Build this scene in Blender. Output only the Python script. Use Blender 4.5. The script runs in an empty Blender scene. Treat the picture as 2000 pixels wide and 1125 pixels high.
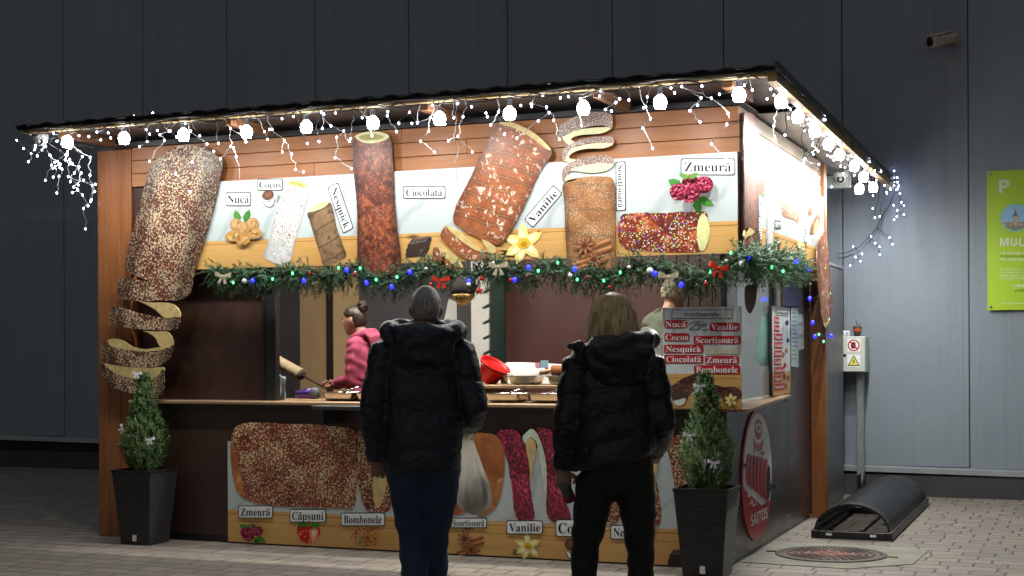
import bpy, math, random
import numpy as np
from mathutils import Vector, Matrix, noise
from mathutils.geometry import tessellate_polygon

random.seed(11)
rnd = random.random
uni = random.uniform
SC = bpy.context.scene
COL = SC.collection

# ------------------------------------------------------------------ camera
FPX = 2779.8                                   # focal length in photo pixels
CAM = np.array([2.0481, -8.9579, 1.42])
YAW, ROLL, HOR = .384, -.0052, 681.4
FW = np.array([-math.sin(YAW), math.cos(YAW), 0.0])
RT = np.array([math.cos(YAW), math.sin(YAW), 0.0])
ZZ = np.array([0, 0, 1.0])
cd = bpy.data.cameras.new('camera')
cam = bpy.data.objects.new('camera', cd)
COL.objects.link(cam)
cr, sr = math.cos(ROLL), math.sin(ROLL)
rx = cr * RT + sr * ZZ
uy = -sr * RT + cr * ZZ
cam.matrix_world = Matrix(((rx[0], uy[0], -FW[0], CAM[0]), (rx[1], uy[1], -FW[1], CAM[1]),
                           (rx[2], uy[2], -FW[2], CAM[2]), (0, 0, 0, 1)))
cd.sensor_width = 36
cd.lens = FPX / 2000 * 36
cd.shift_y = (HOR - 562.5) / 2000
cd.clip_end = 200
cd.clip_start = .05
SC.camera = cam

# ------------------------------------------------------------------ night sky and added fill glow
W = bpy.data.worlds.new('World')
SC.world = W
W.use_nodes = True
wn = W.node_tree.nodes
sky = wn.new('ShaderNodeTexSky')
sky.sky_type = 'NISHITA'
sky.sun_disc = False
sky.sun_elevation = math.radians(1.5)
sky.sun_rotation = math.radians(200)
hs = wn.new('ShaderNodeHueSaturation')
hs.inputs['Saturation'].default_value = .5
W.node_tree.links.new(sky.outputs[0], hs.inputs['Color'])
# sky shaped as added fill for the ground: brightest overhead, dark at the horizon
_tc = wn.new('ShaderNodeTexCoord')
_sp = wn.new('ShaderNodeSeparateXYZ')
_pw = wn.new('ShaderNodeMath'); _pw.operation = 'POWER'; _pw.use_clamp = True; _pw.inputs[1].default_value = 6.0
_ad = wn.new('ShaderNodeMath'); _ad.operation = 'ADD'; _ad.inputs[1].default_value = .014
_ml = wn.new('ShaderNodeVectorMath'); _ml.operation = 'SCALE'
W.node_tree.links.new(_tc.outputs['Generated'], _sp.inputs[0])
_mx = wn.new('ShaderNodeMath'); _mx.operation = 'MAXIMUM'; _mx.inputs[1].default_value = 0
W.node_tree.links.new(_sp.outputs['Z'], _mx.inputs[0])
W.node_tree.links.new(_mx.outputs[0], _pw.inputs[0])
W.node_tree.links.new(_pw.outputs[0], _ad.inputs[0])
W.node_tree.links.new(hs.outputs[0], _ml.inputs[0])
W.node_tree.links.new(_ad.outputs[0], _ml.inputs['Scale'])
# added low soft fill glow, for assumed lights behind the camera, lifting darker lower areas
_dt = wn.new('ShaderNodeVectorMath'); _dt.operation = 'DOT_PRODUCT'; _dt.inputs[1].default_value = (.37, -.93, 0)
W.node_tree.links.new(_tc.outputs['Generated'], _dt.inputs[0])
_r1 = wn.new('ShaderNodeMapRange'); _r1.inputs['From Min'].default_value = .15; _r1.inputs['From Max'].default_value = 1; _r1.interpolation_type = 'SMOOTHSTEP'
W.node_tree.links.new(_dt.outputs['Value'], _r1.inputs['Value'])
_r2 = wn.new('ShaderNodeMapRange'); _r2.inputs['From Min'].default_value = .75; _r2.inputs['From Max'].default_value = .05; _r2.interpolation_type = 'SMOOTHSTEP'
W.node_tree.links.new(_sp.outputs['Z'], _r2.inputs['Value'])
_gm = wn.new('ShaderNodeMath'); _gm.operation = 'MULTIPLY'
W.node_tree.links.new(_r1.outputs[0], _gm.inputs[0])
W.node_tree.links.new(_r2.outputs[0], _gm.inputs[1])
_gc = wn.new('ShaderNodeVectorMath'); _gc.operation = 'SCALE'; _gc.inputs[0].default_value = (.225, .22, .22)
W.node_tree.links.new(_gm.outputs[0], _gc.inputs['Scale'])
_sm = wn.new('ShaderNodeVectorMath'); _sm.operation = 'ADD'
W.node_tree.links.new(_ml.outputs[0], _sm.inputs[0])
W.node_tree.links.new(_gc.outputs[0], _sm.inputs[1])
W.node_tree.links.new(_sm.outputs[0], wn['Background'].inputs['Color'])
wn['Background'].inputs['Strength'].default_value = .5
SC.view_settings.view_transform = 'Standard'
SC.view_settings.look = 'None'
SC.view_settings.exposure = .95
SC.view_settings.gamma = 1
SC.cycles.use_denoising = True
try:
    SC.cycles.denoiser = 'OPENIMAGEDENOISE'
except Exception:
    pass
SC.cycles.max_bounces = 6
SC.cycles.transparent_max_bounces = 8
SC.cycles.sample_clamp_indirect = 4
SC.cycles.caustics_reflective = False
SC.cycles.caustics_refractive = False

BULB_POWER = 400.0


# ------------------------------------------------------------------ where photo points lie on the real surfaces
def ray(px, py):
    a, b = px - 1000, py - 562.5
    u = cr * a + sr * b
    v = -sr * a + cr * b - (HOR - 562.5)
    return u / FPX * RT - v / FPX * ZZ + FW


def at(px, py, ax, val):
    d = ray(px, py)
    i = 'xyz'.index(ax)
    return CAM + (val - CAM[i]) / d[i] * d


class PL:
    """A vertical surface: front ones face -y (u = x), side ones face +x (u = y)."""
    def __init__(s, ax, val):
        s.ax, s.val = ax, val

    def uv(s, px, py):
        p = at(px, py, s.ax, s.val)
        return np.array([p[0] if s.ax == 'y' else p[1], p[2]])

    def pt(s, u, v, off):
        return (u, s.val - off, v) if s.ax == 'y' else (s.val + off, u, v)


FRONT = PL('y', -.024)
LOWER = PL('y', -.012)
SIDE = PL('x', .012)
SLOW = PL('x', -.094)
BASE = {}


# ------------------------------------------------------------------ mesh building
class MB:
    def __init__(s):
        s.v, s.f, s.m, s.sm, s.uv = [], [], [], [], []

    def add(s, verts, faces, m=0, smooth=False, uvs=None, M=None):
        o = len(s.v)
        if M is not None:
            verts = [tuple(M @ Vector(p)) for p in verts]
        s.v += [tuple(map(float, p)) for p in verts]
        for f in faces:
            s.f.append(tuple(o + i for i in f))
            s.m.append(m)
            s.sm.append(smooth)
            s.uv.append([uvs[i] for i in f] if uvs is not None else None)
        return s

    def box(s, x0, x1, y0, y1, z0, z1, m=0, M=None):
        v = [(x, y, z) for z in (z0, z1) for y in (y0, y1) for x in (x0, x1)]
        return s.add(v, [(0, 2, 3, 1), (4, 5, 7, 6), (0, 1, 5, 4), (2, 6, 7, 3), (0, 4, 6, 2), (1, 3, 7, 5)], m, M=M)

    def bbox(s, x0, x1, y0, y1, z0, z1, b=.006, m=0, M=None):
        """box with chamfered edges"""
        vs, idx = [], {}
        for i, x in enumerate((x0, x1)):
            for j, y in enumerate((y0, y1)):
                for k, z in enumerate((z0, z1)):
                    sx, sy, sz = (1, -1)[i], (1, -1)[j], (1, -1)[k]
                    for a in range(3):
                        d = [b * sx, b * sy, b * sz]
                        d[a] = 0
                        idx[i, j, k, a] = len(vs)
                        vs.append((x + d[0], y + d[1], z + d[2]))
        F = []
        cyc = [(0, 0), (1, 0), (1, 1), (0, 1)]
        for a in range(3):
            for sd in range(2):
                q = []
                for c in cyc:
                    t = [0, 0, 0]
                    t[a] = sd
                    t[(a + 1) % 3], t[(a + 2) % 3] = c
                    q.append(idx[t[0], t[1], t[2], a])
                F.append(tuple(q if sd else q[::-1]))
        for a in range(3):
            b1, b2 = (a + 1) % 3, (a + 2) % 3
            for s1 in range(2):
                for s2 in range(2):
                    t0 = [0, 0, 0]
                    t0[b1], t0[b2] = s1, s2
                    t1 = list(t0)
                    t1[a] = 1
                    q = [idx[t0[0], t0[1], t0[2], b1], idx[t1[0], t1[1], t1[2], b1],
                         idx[t1[0], t1[1], t1[2], b2], idx[t0[0], t0[1], t0[2], b2]]
                    F.append(tuple(q if (s1 != s2) else q[::-1]))
        for i in range(2):
            for j in range(2):
                for k in range(2):
                    q = [idx[i, j, k, 0], idx[i, j, k, 1], idx[i, j, k, 2]]
                    F.append(tuple(q if (i + j + k) % 2 else q[::-1]))
        return s.add(vs, F, m, M=M)

    def tube(s, pts, r, n=8, m=0, cap=True, smooth=True, flat=None, M=None):
        """tube along pts; r a number or list of numbers or (rx, ry) pairs"""
        P = [Vector(p) for p in pts]
        k = len(P)
        R = r if isinstance(r, (list, tuple)) else [r] * k
        vs, fs = [], []
        up = None
        for i in range(k):
            t = (P[min(i + 1, k - 1)] - P[max(i - 1, 0)])
            t = t.normalized() if t.length > 1e-9 else Vector((0, 0, 1))
            if flat is not None:
                a = Vector(flat)
            elif up is None:
                a = Vector((1, 0, 0)) if abs(t.x) < .8 else Vector((0, 1, 0))
            else:
                a = up
            a = (a - t * a.dot(t)).normalized()
            up = a
            b = t.cross(a)
            ra, rb = R[i] if isinstance(R[i], (tuple, list)) else (R[i], R[i])
            for j in range(n):
                w = 2 * math.pi * j / n
                vs.append(P[i] + a * (ra * math.cos(w)) + b * (rb * math.sin(w)))
        for i in range(k - 1):
            for j in range(n):
                fs.append((i * n + j, i * n + (j + 1) % n, (i + 1) * n + (j + 1) % n, (i + 1) * n + j))
        if cap:
            fs.append(tuple(range(n - 1, -1, -1)))
            fs.append(tuple((k - 1) * n + j for j in range(n)))
        return s.add(vs, fs, m, smooth, M=M)

    def lathe(s, prof, n=20, c=(0, 0, 0), m=0, smooth=True, M=None, closed=False):
        vs, fs = [], []
        for r, z in prof:
            for j in range(n):
                w = 2 * math.pi * j / n
                vs.append((c[0] + r * math.cos(w), c[1] + r * math.sin(w), c[2] + z))
        for i in range(len(prof) - 1):
            for j in range(n):
                fs.append((i * n + j, i * n + (j + 1) % n, (i + 1) * n + (j + 1) % n, (i + 1) * n + j))
        if prof[0][0] > 1e-6:
            fs.append(tuple(range(n - 1, -1, -1)))
        if prof[-1][0] > 1e-6:
            fs.append(tuple((len(prof) - 1) * n + j for j in range(n)))
        return s.add(vs, fs, m, smooth, M=M)

    def ball(s, c, r, nu=14, nv=9, m=0, M=None):
        rx_, ry_, rz_ = r if isinstance(r, (tuple, list)) else (r, r, r)
        vs, fs = [], []
        for i in range(nv + 1):
            t = math.pi * i / nv
            for j in range(nu):
                w = 2 * math.pi * j / nu
                q = max(math.sin(t), 1e-4)
                vs.append((c[0] + rx_ * q * math.cos(w), c[1] + ry_ * q * math.sin(w), c[2] - rz_ * math.cos(t)))
        for i in range(nv):
            for j in range(nu):
                fs.append((i * nu + j, i * nu + (j + 1) % nu, (i + 1) * nu + (j + 1) % nu, (i + 1) * nu + j))
        return s.add(vs, fs, m, True, M=M)

    def sheet(s, pl, uvs, off, th=.001, m=0, ang=0.0, org=None):
        """flat shape cut out of a thin board lying on surface pl"""
        P = [np.array(p[:2], float) for p in uvs]
        ar = sum(P[i][0] * P[(i + 1) % len(P)][1] - P[(i + 1) % len(P)][0] * P[i][1] for i in range(len(P)))
        if ar < 0:
            P = P[::-1]
        c = np.mean(P, axis=0) if org is None else np.array(org)
        ca, sa = math.cos(-ang), math.sin(-ang)
        tex = [(ca * (p - c)[0] - sa * (p - c)[1], sa * (p - c)[0] + ca * (p - c)[1]) for p in P]
        n = len(P)
        tri = tessellate_polygon([[Vector((p[0], p[1], 0)) for p in P]])
        tri = [t if (P[t[1]] - P[t[0]])[0] * (P[t[2]] - P[t[0]])[1] - (P[t[1]] - P[t[0]])[1] * (P[t[2]] - P[t[0]])[0] > 0
               else (t[0], t[2], t[1]) for t in tri]
        vs = [pl.pt(p[0], p[1], off + th) for p in P] + [pl.pt(p[0], p[1], off) for p in P]
        s.add(vs, list(tri), m, uvs=tex + tex)
        side = [(i, n + i, n + (i + 1) % n, (i + 1) % n) for i in range(n)]
        s.add(vs, side, m, uvs=tex + tex)
        return s

    def mesh(s, name, mats):
        me = bpy.data.meshes.new(name)
        me.from_pydata(s.v, [], s.f)
        for mm in (mats if isinstance(mats, (list, tuple)) else [mats]):
            me.materials.append(mm)
        me.polygons.foreach_set('material_index', s.m)
        me.polygons.foreach_set('use_smooth', s.sm)
        if any(u is not None for u in s.uv):
            ul = me.uv_layers.new(name='UVMap')
            flat = []
            for f, u in zip(s.f, s.uv):
                for i in range(len(f)):
                    flat += list(u[i]) if u is not None else [0, 0]
            ul.data.foreach_set('uv', flat)
        me.update()
        return me

    def build(s, name, mats, parent=None, label=None):
        b = BASE.get(parent.name, (0, 0, 0)) if parent is not None else (0, 0, 0)
        if any(b):
            s.v = [(p[0] - b[0], p[1] - b[1], p[2] - b[2]) for p in s.v]
        o = bpy.data.objects.new(name, s.mesh(name, mats))
        COL.objects.link(o)
        if parent is not None:
            o.parent = parent
            BASE[o.name] = b
        if label:
            o['label'] = label
        return o


def thing(name, label, cat, loc=(0, 0, 0), group=None):
    o = bpy.data.objects.new(name, None)
    o.empty_display_size = .1
    COL.objects.link(o)
    o.location = loc
    BASE[o.name] = tuple(map(float, loc))
    return tag(o, label, cat, group)


def tag(o, label, cat, group=None):
    o['label'] = label
    o['category'] = cat
    if group:
        o['group'] = group
    return o


def put(o, loc):
    """give a mesh built in world coordinates its own origin at loc"""
    o.data.transform(Matrix.Translation(-Vector(loc)))
    o.location = loc
    BASE[o.name] = tuple(map(float, loc))
    return o


def structure(o):
    o['kind'] = 'structure'
    return o


# ------------------------------------------------------------------ materials
MATS = {}


class NT:
    def __init__(s, name):
        s.mat = bpy.data.materials.new(name)
        s.mat.use_nodes = True
        s.t = s.mat.node_tree
        s.b = s.t.nodes['Principled BSDF']

    def n(s, typ, ins=None, **kw):
        nd = s.t.nodes.new('ShaderNode' + typ)
        for k, v in kw.items():
            setattr(nd, k, v)
        for k, v in (ins or {}).items():
            s.set(nd.inputs[k], v)
        return nd

    def set(s, inp, v):
        if isinstance(v, bpy.types.NodeSocket):
            s.t.links.new(v, inp)
        elif isinstance(v, (tuple, list)) and inp.type == 'RGBA':
            inp.default_value = (*v[:3], 1)
        else:
            inp.default_value = v

    def P(s, **kw):
        for k, v in kw.items():
            s.set(s.b.inputs[k.replace('_', ' ')], v)

    def coord(s, uv=False, scale=(1, 1, 1), rot=(0, 0, 0)):
        tc = s.n('TexCoord')
        mp = s.n('Mapping', {'Vector': tc.outputs['UV' if uv else 'Object'], 'Scale': scale, 'Rotation': rot})
        return mp.outputs[0]

    def noise(s, vec, scale, detail=3, rough=.5, dist=0):
        return s.n('TexNoise', {'Vector': vec, 'Scale': scale, 'Detail': detail, 'Roughness': rough, 'Distortion': dist}).outputs[0]

    def step(s, val, lo, hi, a=0.0, b=1.0):
        return s.n('MapRange', {'Value': val, 'From Min': lo, 'From Max': hi, 'To Min': a, 'To Max': b}).outputs[0]

    def mix(s, fac, a, b, mode='MIX'):
        m = s.n('Mix', data_type='RGBA', blend_type=mode)
        s.set(m.inputs[0], fac)
        s.set(m.inputs[6], a)
        s.set(m.inputs[7], b)
        return m.outputs[2]

    def math(s, op, a, b=0.0):
        m = s.n('Math', operation=op)
        s.set(m.inputs[0], a)
        s.set(m.inputs[1], b)
        return m.outputs[0]

    def bump(s, h, strength=.3, dist=.01):
        s.P(Normal=s.n('Bump', {'Height': h, 'Strength': strength, 'Distance': dist}).outputs[0])


def mat(name, col, rough=.5, metal=0.0, var=.12, vs=6.0, bump=0.0, bs=60.0, emit=None, estr=0, coat=0, alpha=1, spec=.5):
    if name in MATS:
        return MATS[name]
    t = NT(name)
    v = t.coord()
    if var:
        nz = t.noise(v, vs, 4)
        c0 = tuple(c * (1 - var) for c in col)
        c1 = tuple(min(1, c * (1 + var)) for c in col)
        t.P(Base_Color=t.mix(t.step(nz, .3, .7), c0, c1))
        t.P(Roughness=t.step(nz, .3, .7, max(.03, rough - .06), min(1, rough + .06)))
    else:
        t.P(Base_Color=col, Roughness=rough)
    t.P(Metallic=metal, Coat_Weight=coat, Alpha=alpha, Specular_IOR_Level=spec)
    if bump:
        t.bump(t.noise(v, bs, 4), bump, .01)
    if emit:
        t.P(Emission_Color=emit, Emission_Strength=estr)
    MATS[name] = t.mat
    return t.mat


def inkm(r, g, b):
    """printer's ink on a glossy film"""
    k = 'ink_%03d_%03d_%03d' % (int(r * 255), int(g * 255), int(b * 255))
    return mat(k, (r, g, b), .55, var=.08, vs=40, spec=.25)


def wood(name, c0, c1, c2, axis, rough=.5, scale=1.0, coat=0.0, uv=False):
    if name in MATS:
        return MATS[name]
    t = NT(name)
    sc = [9, 9, 9]
    sc[axis] = .55
    v = t.coord(uv, tuple(x * scale for x in sc))
    n1 = t.noise(v, 1.6, 6, .62, 1.2)
    sc2 = [46, 46, 46]
    sc2[axis] = 1.2
    n2 = t.noise(t.coord(uv, tuple(x * scale for x in sc2)), 2.2, 3, .6)
    big = t.noise(t.coord(uv), 1.1 * scale, 2)
    c = t.mix(t.step(n1, .34, .68), c0, c1)
    c = t.mix(t.step(n2, .45, .8, 0, .55), c, c2)
    c = t.mix(t.step(big, .35, .7, 0, .35), c, c2, 'MULTIPLY')
    # knots
    kv = [2.2, 2.2, 2.2]
    kv[axis] = .75
    vo = t.n('TexVoronoi', {'Vector': t.coord(uv, tuple(x * scale * 2 for x in kv)), 'Scale': 1.0})
    kd = t.step(vo.outputs['Distance'], .045, .10, 1, 0)
    c = t.mix(kd, c, tuple(x * .35 for x in c2))
    t.P(Base_Color=c, Roughness=t.step(n1, .3, .7, rough - .08, rough + .1), Coat_Weight=coat)
    t.bump(n2, .15, .004)
    MATS[name] = t.mat
    return t.mat


def cake(name, dark, mid, spk=(), hw=None, seams=None, patch=None, mscale=9, grain=None):
    """printed picture of a crusted pastry; uv.x across, uv.y along the roll, in metres"""
    if name in MATS:
        return MATS[name]
    t = NT(name)
    v = t.coord(True)
    c = t.mix(t.step(t.noise(v, mscale, 4, .6), .35, .65), dark, mid)
    if patch:
        col, sc, lo, hi = patch
        c = t.mix(t.step(t.noise(v, sc, 5, .7, 1.5), lo, hi), c, col)
    if seams:
        per, col, wd, tilt = seams
        vv = t.n('VectorMath', {0: v, 1: t.n('CombineXYZ', {'X': t.math('MULTIPLY', t.math('SUBTRACT', t.noise(v, 5, 2), .5), .035),
                                                            'Y': t.math('MULTIPLY', t.math('SUBTRACT', t.noise(v, 6, 2), .5), .05)}).outputs[0]}, operation='ADD')
        sp = t.n('SeparateXYZ', {0: vv.outputs[0]})
        y = t.math('ADD', sp.outputs['Y'], t.math('MULTIPLY', sp.outputs['X'], tilt))
        fr = t.math('FRACT', t.math('DIVIDE', y, per))
        ed = t.math('ABSOLUTE', t.math('SUBTRACT', fr, .5))
        c = t.mix(t.step(ed, .0, wd, 1, 0), c, col)
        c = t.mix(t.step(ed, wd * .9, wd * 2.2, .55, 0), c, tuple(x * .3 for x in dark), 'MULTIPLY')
    for (col, sc, lo, hi, csc) in spk:
        a = t.noise(v, sc, 2, .55, .6)
        if csc:
            a = t.math('ADD', a, t.math('MULTIPLY', t.math('SUBTRACT', t.noise(v, csc, 2), .5), .35))
        c = t.mix(t.step(a, lo, hi), c, col)
    if grain:
        for col, sc, r in grain:
            vo = t.n('TexVoronoi', {'Vector': v, 'Scale': sc})
            c = t.mix(t.step(vo.outputs['Distance'], r, r * 1.25, 1, 0), c, vo.outputs['Color'] if col is None else col)
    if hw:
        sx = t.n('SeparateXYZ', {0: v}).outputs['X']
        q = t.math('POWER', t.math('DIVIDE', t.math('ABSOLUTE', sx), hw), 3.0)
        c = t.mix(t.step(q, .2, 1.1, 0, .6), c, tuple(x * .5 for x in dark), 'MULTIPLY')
    t.P(Base_Color=c, Roughness=.4)
    MATS[name] = t.mat
    return t.mat


def marble(name):
    t = NT(name)
    v = t.coord(True)
    w = t.n('TexWave', {'Vector': t.coord(True, (1, 1, 1), (0, 0, math.radians(38))), 'Scale': 1.1, 'Distortion': 5.5, 'Detail': 3, 'Detail Scale': 1.3},
            wave_type='BANDS', bands_direction='X')
    a = t.step(w.outputs[1], .90, 1.0)
    b = t.step(t.noise(v, 2.6, 4), .4, .75, 0, .5)
    c = t.mix(t.math('MULTIPLY', a, .5), (.52, .58, .58), (.30, .35, .37))
    c = t.mix(b, c, (.44, .52, .53))
    t.P(Base_Color=c, Roughness=.32)
    MATS[name] = t.mat
    return t.mat


M_MARBLE = marble('marble_print')
M_BAND = wood('printed_pine', (.62, .36, .11), (.70, .43, .15), (.52, .27, .07), 0, .36, uv=True)
M_BANDL = M_BAND
M_PLANK = wood('stained_plank', (.27, .105, .035), (.36, .15, .052), (.16, .055, .018), 0, .42)
M_PLANKY = wood('stained_plank_side', (.36, .27, .20), (.42, .33, .25), (.27, .19, .14), 1, .42)
M_POST = wood('stained_post', (.24, .085, .026), (.33, .13, .042), (.15, .05, .016), 2, .42)
M_PALE = wood('pale_batten', (.55, .38, .16), (.62, .45, .22), (.45, .28, .1), 0, .5)
M_OAK = wood('oak_veneer', (.50, .37, .21), (.55, .42, .25), (.44, .31, .17), 2, .5)
M_DARKWOOD = wood('dark_plank', (.035, .012, .008), (.05, .018, .011), (.02, .008, .006), 2, .4)
M_COUNTER = wood('counter_top', (.36, .235, .13), (.42, .28, .16), (.30, .19, .10), 0, .4)
M_BROWN = mat('brown_laminate', (.040, .019, .014), .36, var=.1, vs=3)
M_BROWNI = mat('brown_laminate_inside', (.10, .042, .035), .42, var=.08, vs=2)
M_BLACK = mat('black_metal', (.012, .012, .014), .35, var=.2)
M_BLACKP = mat('black_plastic', (.014, .014, .016), .42, var=.15)
M_STEEL = mat('stainless_steel', (.60, .56, .48), .24, 1.0, var=.06, vs=12)
M_CHROME = mat('chrome', (.75, .76, .78), .12, 1.0, var=.02)
M_GALV = mat('galvanised_steel', (.42, .45, .46), .42, .7, var=.14, vs=20)
M_WHITEP = mat('white_plastic', (.78, .79, .78), .4, var=.03)
M_INK = inkm(.02, .02, .025)
M_PAPER = inkm(.80, .84, .84)
M_RED = inkm(.50, .018, .028)
M_CREAM = mat('cream_dough', (.62, .47, .20), .4, var=.18, vs=22)
M_CREAMG = mat('pale_dough', (.66, .66, .36), .4, var=.14, vs=18)

M_NUT = cake('walnut_crust', (.06, .016, .012), (.16, .035, .02), [((.62, .52, .33), 66, .52, .56, 7)], .21, patch=((.26, .04, .02), 4, .55, .75))
M_NUT2 = cake('walnut_crust_lower', (.085, .017, .010), (.24, .042, .018), [((.70, .53, .30), 72, .535, .58, 6)], None, patch=((.24, .03, .015), 5, .5, .7))
M_CHOC = cake('chocolate_crust', (.045, .012, .010), (.16, .03, .014), [((.44, .13, .04), 26, .47, .75, 3), ((.30, .17, .13), 95, .60, .66, 9)], .135, patch=((.36, .06, .02), 6, .5, .75))
M_VAN = cake('vanilla_crust', (.23, .06, .02), (.37, .115, .04), [((.72, .58, .50), 26, .595, .66, 4), ((.50, .22, .09), 60, .55, .75, 5)], .21, seams=(.083, (.62, .33, .14), .09, -.16))
M_CIN = cake('cinnamon_crust', (.21, .085, .035), (.42, .19, .055), [((.62, .52, .42), 120, .58, .66, 6)], .17, seams=(.165, (.62, .40, .14), .03, .12))
M_CINS = cake('cinnamon_strip', (.16, .09, .07), (.26, .16, .12), [((.60, .55, .50), 120, .52, .60, 6)])
M_COCO = cake('coconut_crust', (.50, .53, .52), (.68, .70, .69), [((.28, .07, .045), 85, .58, .64, 7), ((.80, .82, .80), 60, .58, .62, 0)], .13)
M_NESQ = cake('cocoa_crust', (.18, .105, .05), (.30, .19, .10), [((.10, .06, .045), 22, .56, .68, 6)], .10, seams=(.12, (.11, .05, .03), .028, -.2))
M_BOMB = cake('sprinkle_crust', (.06, .012, .010), (.28, .035, .014), [((.50, .12, .03), 14, .56, .66, 4)], None,
              grain=((None, 62, .26), ((.80, .72, .36), 50, .22)))
M_RASP = cake('raspberry_crust', (.075, .010, .014), (.12, .018, .02), [((.42, .02, .085), 55, .50, .56, 5), ((.62, .10, .16), 60, .60, .64, 6)])
M_PLAIN = cake('plain_crust', (.26, .07, .022), (.50, .19, .05), [((.66, .36, .13), 12, .58, .75, 4)], None, mscale=5)
M_CINDARK = cake('menu_cake', (.035, .014, .010), (.11, .035, .02), [((.36, .28, .20), 90, .60, .66, 8)])


# ------------------------------------------------------------------ printed shapes
def px2(pl, pts):
    return [pl.uv(*p) for p in pts]


def cat_rom(pts, k=4, closed=True):
    P = [np.array(p, float) for p in pts]
    n = len(P)
    out = []
    for i in range(n if closed else n - 1):
        p0, p1 = P[(i - 1) % n] if closed or i else P[0], P[i]
        p2 = P[(i + 1) % n]
        p3 = P[(i + 2) % n] if closed or i + 2 < n else P[-1]
        for j in range(k):
            t = j / k
            out.append(.5 * ((2 * p1) + (-p0 + p2) * t + (2 * p0 - 5 * p1 + 4 * p2 - p3) * t * t + (-p0 + 3 * p1 - 3 * p2 + p3) * t ** 3))
    if not closed:
        out.append(P[-1])
    return out


def rough(pts, amp, seed=0):
    """crumbly edge: a fine random wobble along an outline"""
    P = [np.array(p, float) for p in pts]
    out = []
    for i, p in enumerate(P):
        q = P[(i + 1) % len(P)]
        L = np.linalg.norm(q - p)
        k = max(1, int(L / .014))
        for j in range(k):
            r = p + (q - p) * j / k
            w = noise.noise_vector(Vector((r[0] * 40 + seed, r[1] * 40, seed)))
            out.append(r + np.array([w[0], w[1]]) * amp)
    return out


def shape(pl, pts, smooth=3, amp=.0, seed=0):
    u = px2(pl, pts)
    if smooth:
        u = cat_rom(u, smooth)
    if amp:
        u = rough(u, amp, seed)
    return u


def rrect(w, h, r, k=4):
    out = []
    for cx, cy, a in ((w - r, r, -90), (w - r, h - r, 0), (r, h - r, 90), (r, r, 180)):
        for j in range(k + 1):
            t = math.radians(a + 90 * j / k)
            out.append((cx + r * math.cos(t), cy + r * math.sin(t)))
    return out


GLYPH = {}


def style(ch, st):
    if st == 'serif':
        if 'A' <= ch <= 'Z': return chr(0x1D400 + ord(ch) - 65)
        if 'a' <= ch <= 'z': return chr(0x1D41A + ord(ch) - 97)
        if '0' <= ch <= '9': return chr(0x1D7CE + ord(ch) - 48)
    if st == 'sans':
        if 'A' <= ch <= 'Z': return chr(0x1D5D4 + ord(ch) - 65)
        if 'a' <= ch <= 'z': return chr(0x1D5EE + ord(ch) - 97)
        if '0' <= ch <= '9': return chr(0x1D7EC + ord(ch) - 48)
    return ch


PLAINL = {'ă': ('a', 'breve'), 'ț': ('t', 'comma'), 'ș': ('s', 'comma'), 'Ț': ('T', 'comma'), 'â': ('a', 'hat'), 'î': ('i', 'hat'), 'Î': ('I', 'hat')}


def raw_text(body):
    if body in GLYPH:
        return GLYPH[body]
    c = bpy.data.curves.new('lettering_source', 'FONT')
    c.body = body
    c.resolution_u = 3
    o = bpy.data.objects.new('lettering_source', c)
    COL.objects.link(o)
    me = o.to_mesh()
    v = np.array([tuple(x.co)[:2] for x in me.vertices]) if len(me.vertices) else np.zeros((0, 2))
    f = [tuple(p.vertices) for p in me.polygons]
    o.to_mesh_clear()
    COL.objects.unlink(o)
    bpy.data.objects.remove(o)
    bpy.data.curves.remove(c)
    GLYPH[body] = (v, f)
    return v, f


def text_shape(s, st):
    base = ''.join(PLAINL.get(ch, (ch, ''))[0] for ch in s)
    v, f = raw_text(''.join(style(c, st) for c in base))
    V, F = [tuple(p) for p in v], list(f)
    for i, ch in enumerate(s):
        if ch not in PLAINL:
            continue
        p, mk = PLAINL[ch]
        pre, _ = raw_text(''.join(style(c, st) for c in base[:i + 1]))
        one, _ = raw_text(style(p, st))
        w = one[:, 0].max() - one[:, 0].min()
        cx = pre[:, 0].max() - w / 2
        top = one[:, 1].max()
        o = len(V)
        if mk == 'comma':
            V += [(cx - .07, -.10), (cx - .05, -.30), (cx + .0, -.30), (cx + .09, -.10)]
            F.append((o, o + 1, o + 2, o + 3))
        else:
            sg = 1 if mk == 'breve' else -1
            k = 6
            for j in range(k + 1):
                t = -1 + 2 * j / k
                y = top + .16 + sg * .12 * (t * t - .5)
                V += [(cx + .19 * t, y - .035), (cx + .19 * t, y + .045)]
            for j in range(k):
                F.append((o + 2 * j, o + 2 * j + 2, o + 2 * j + 3, o + 2 * j + 1))
    return np.array(V), F


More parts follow.
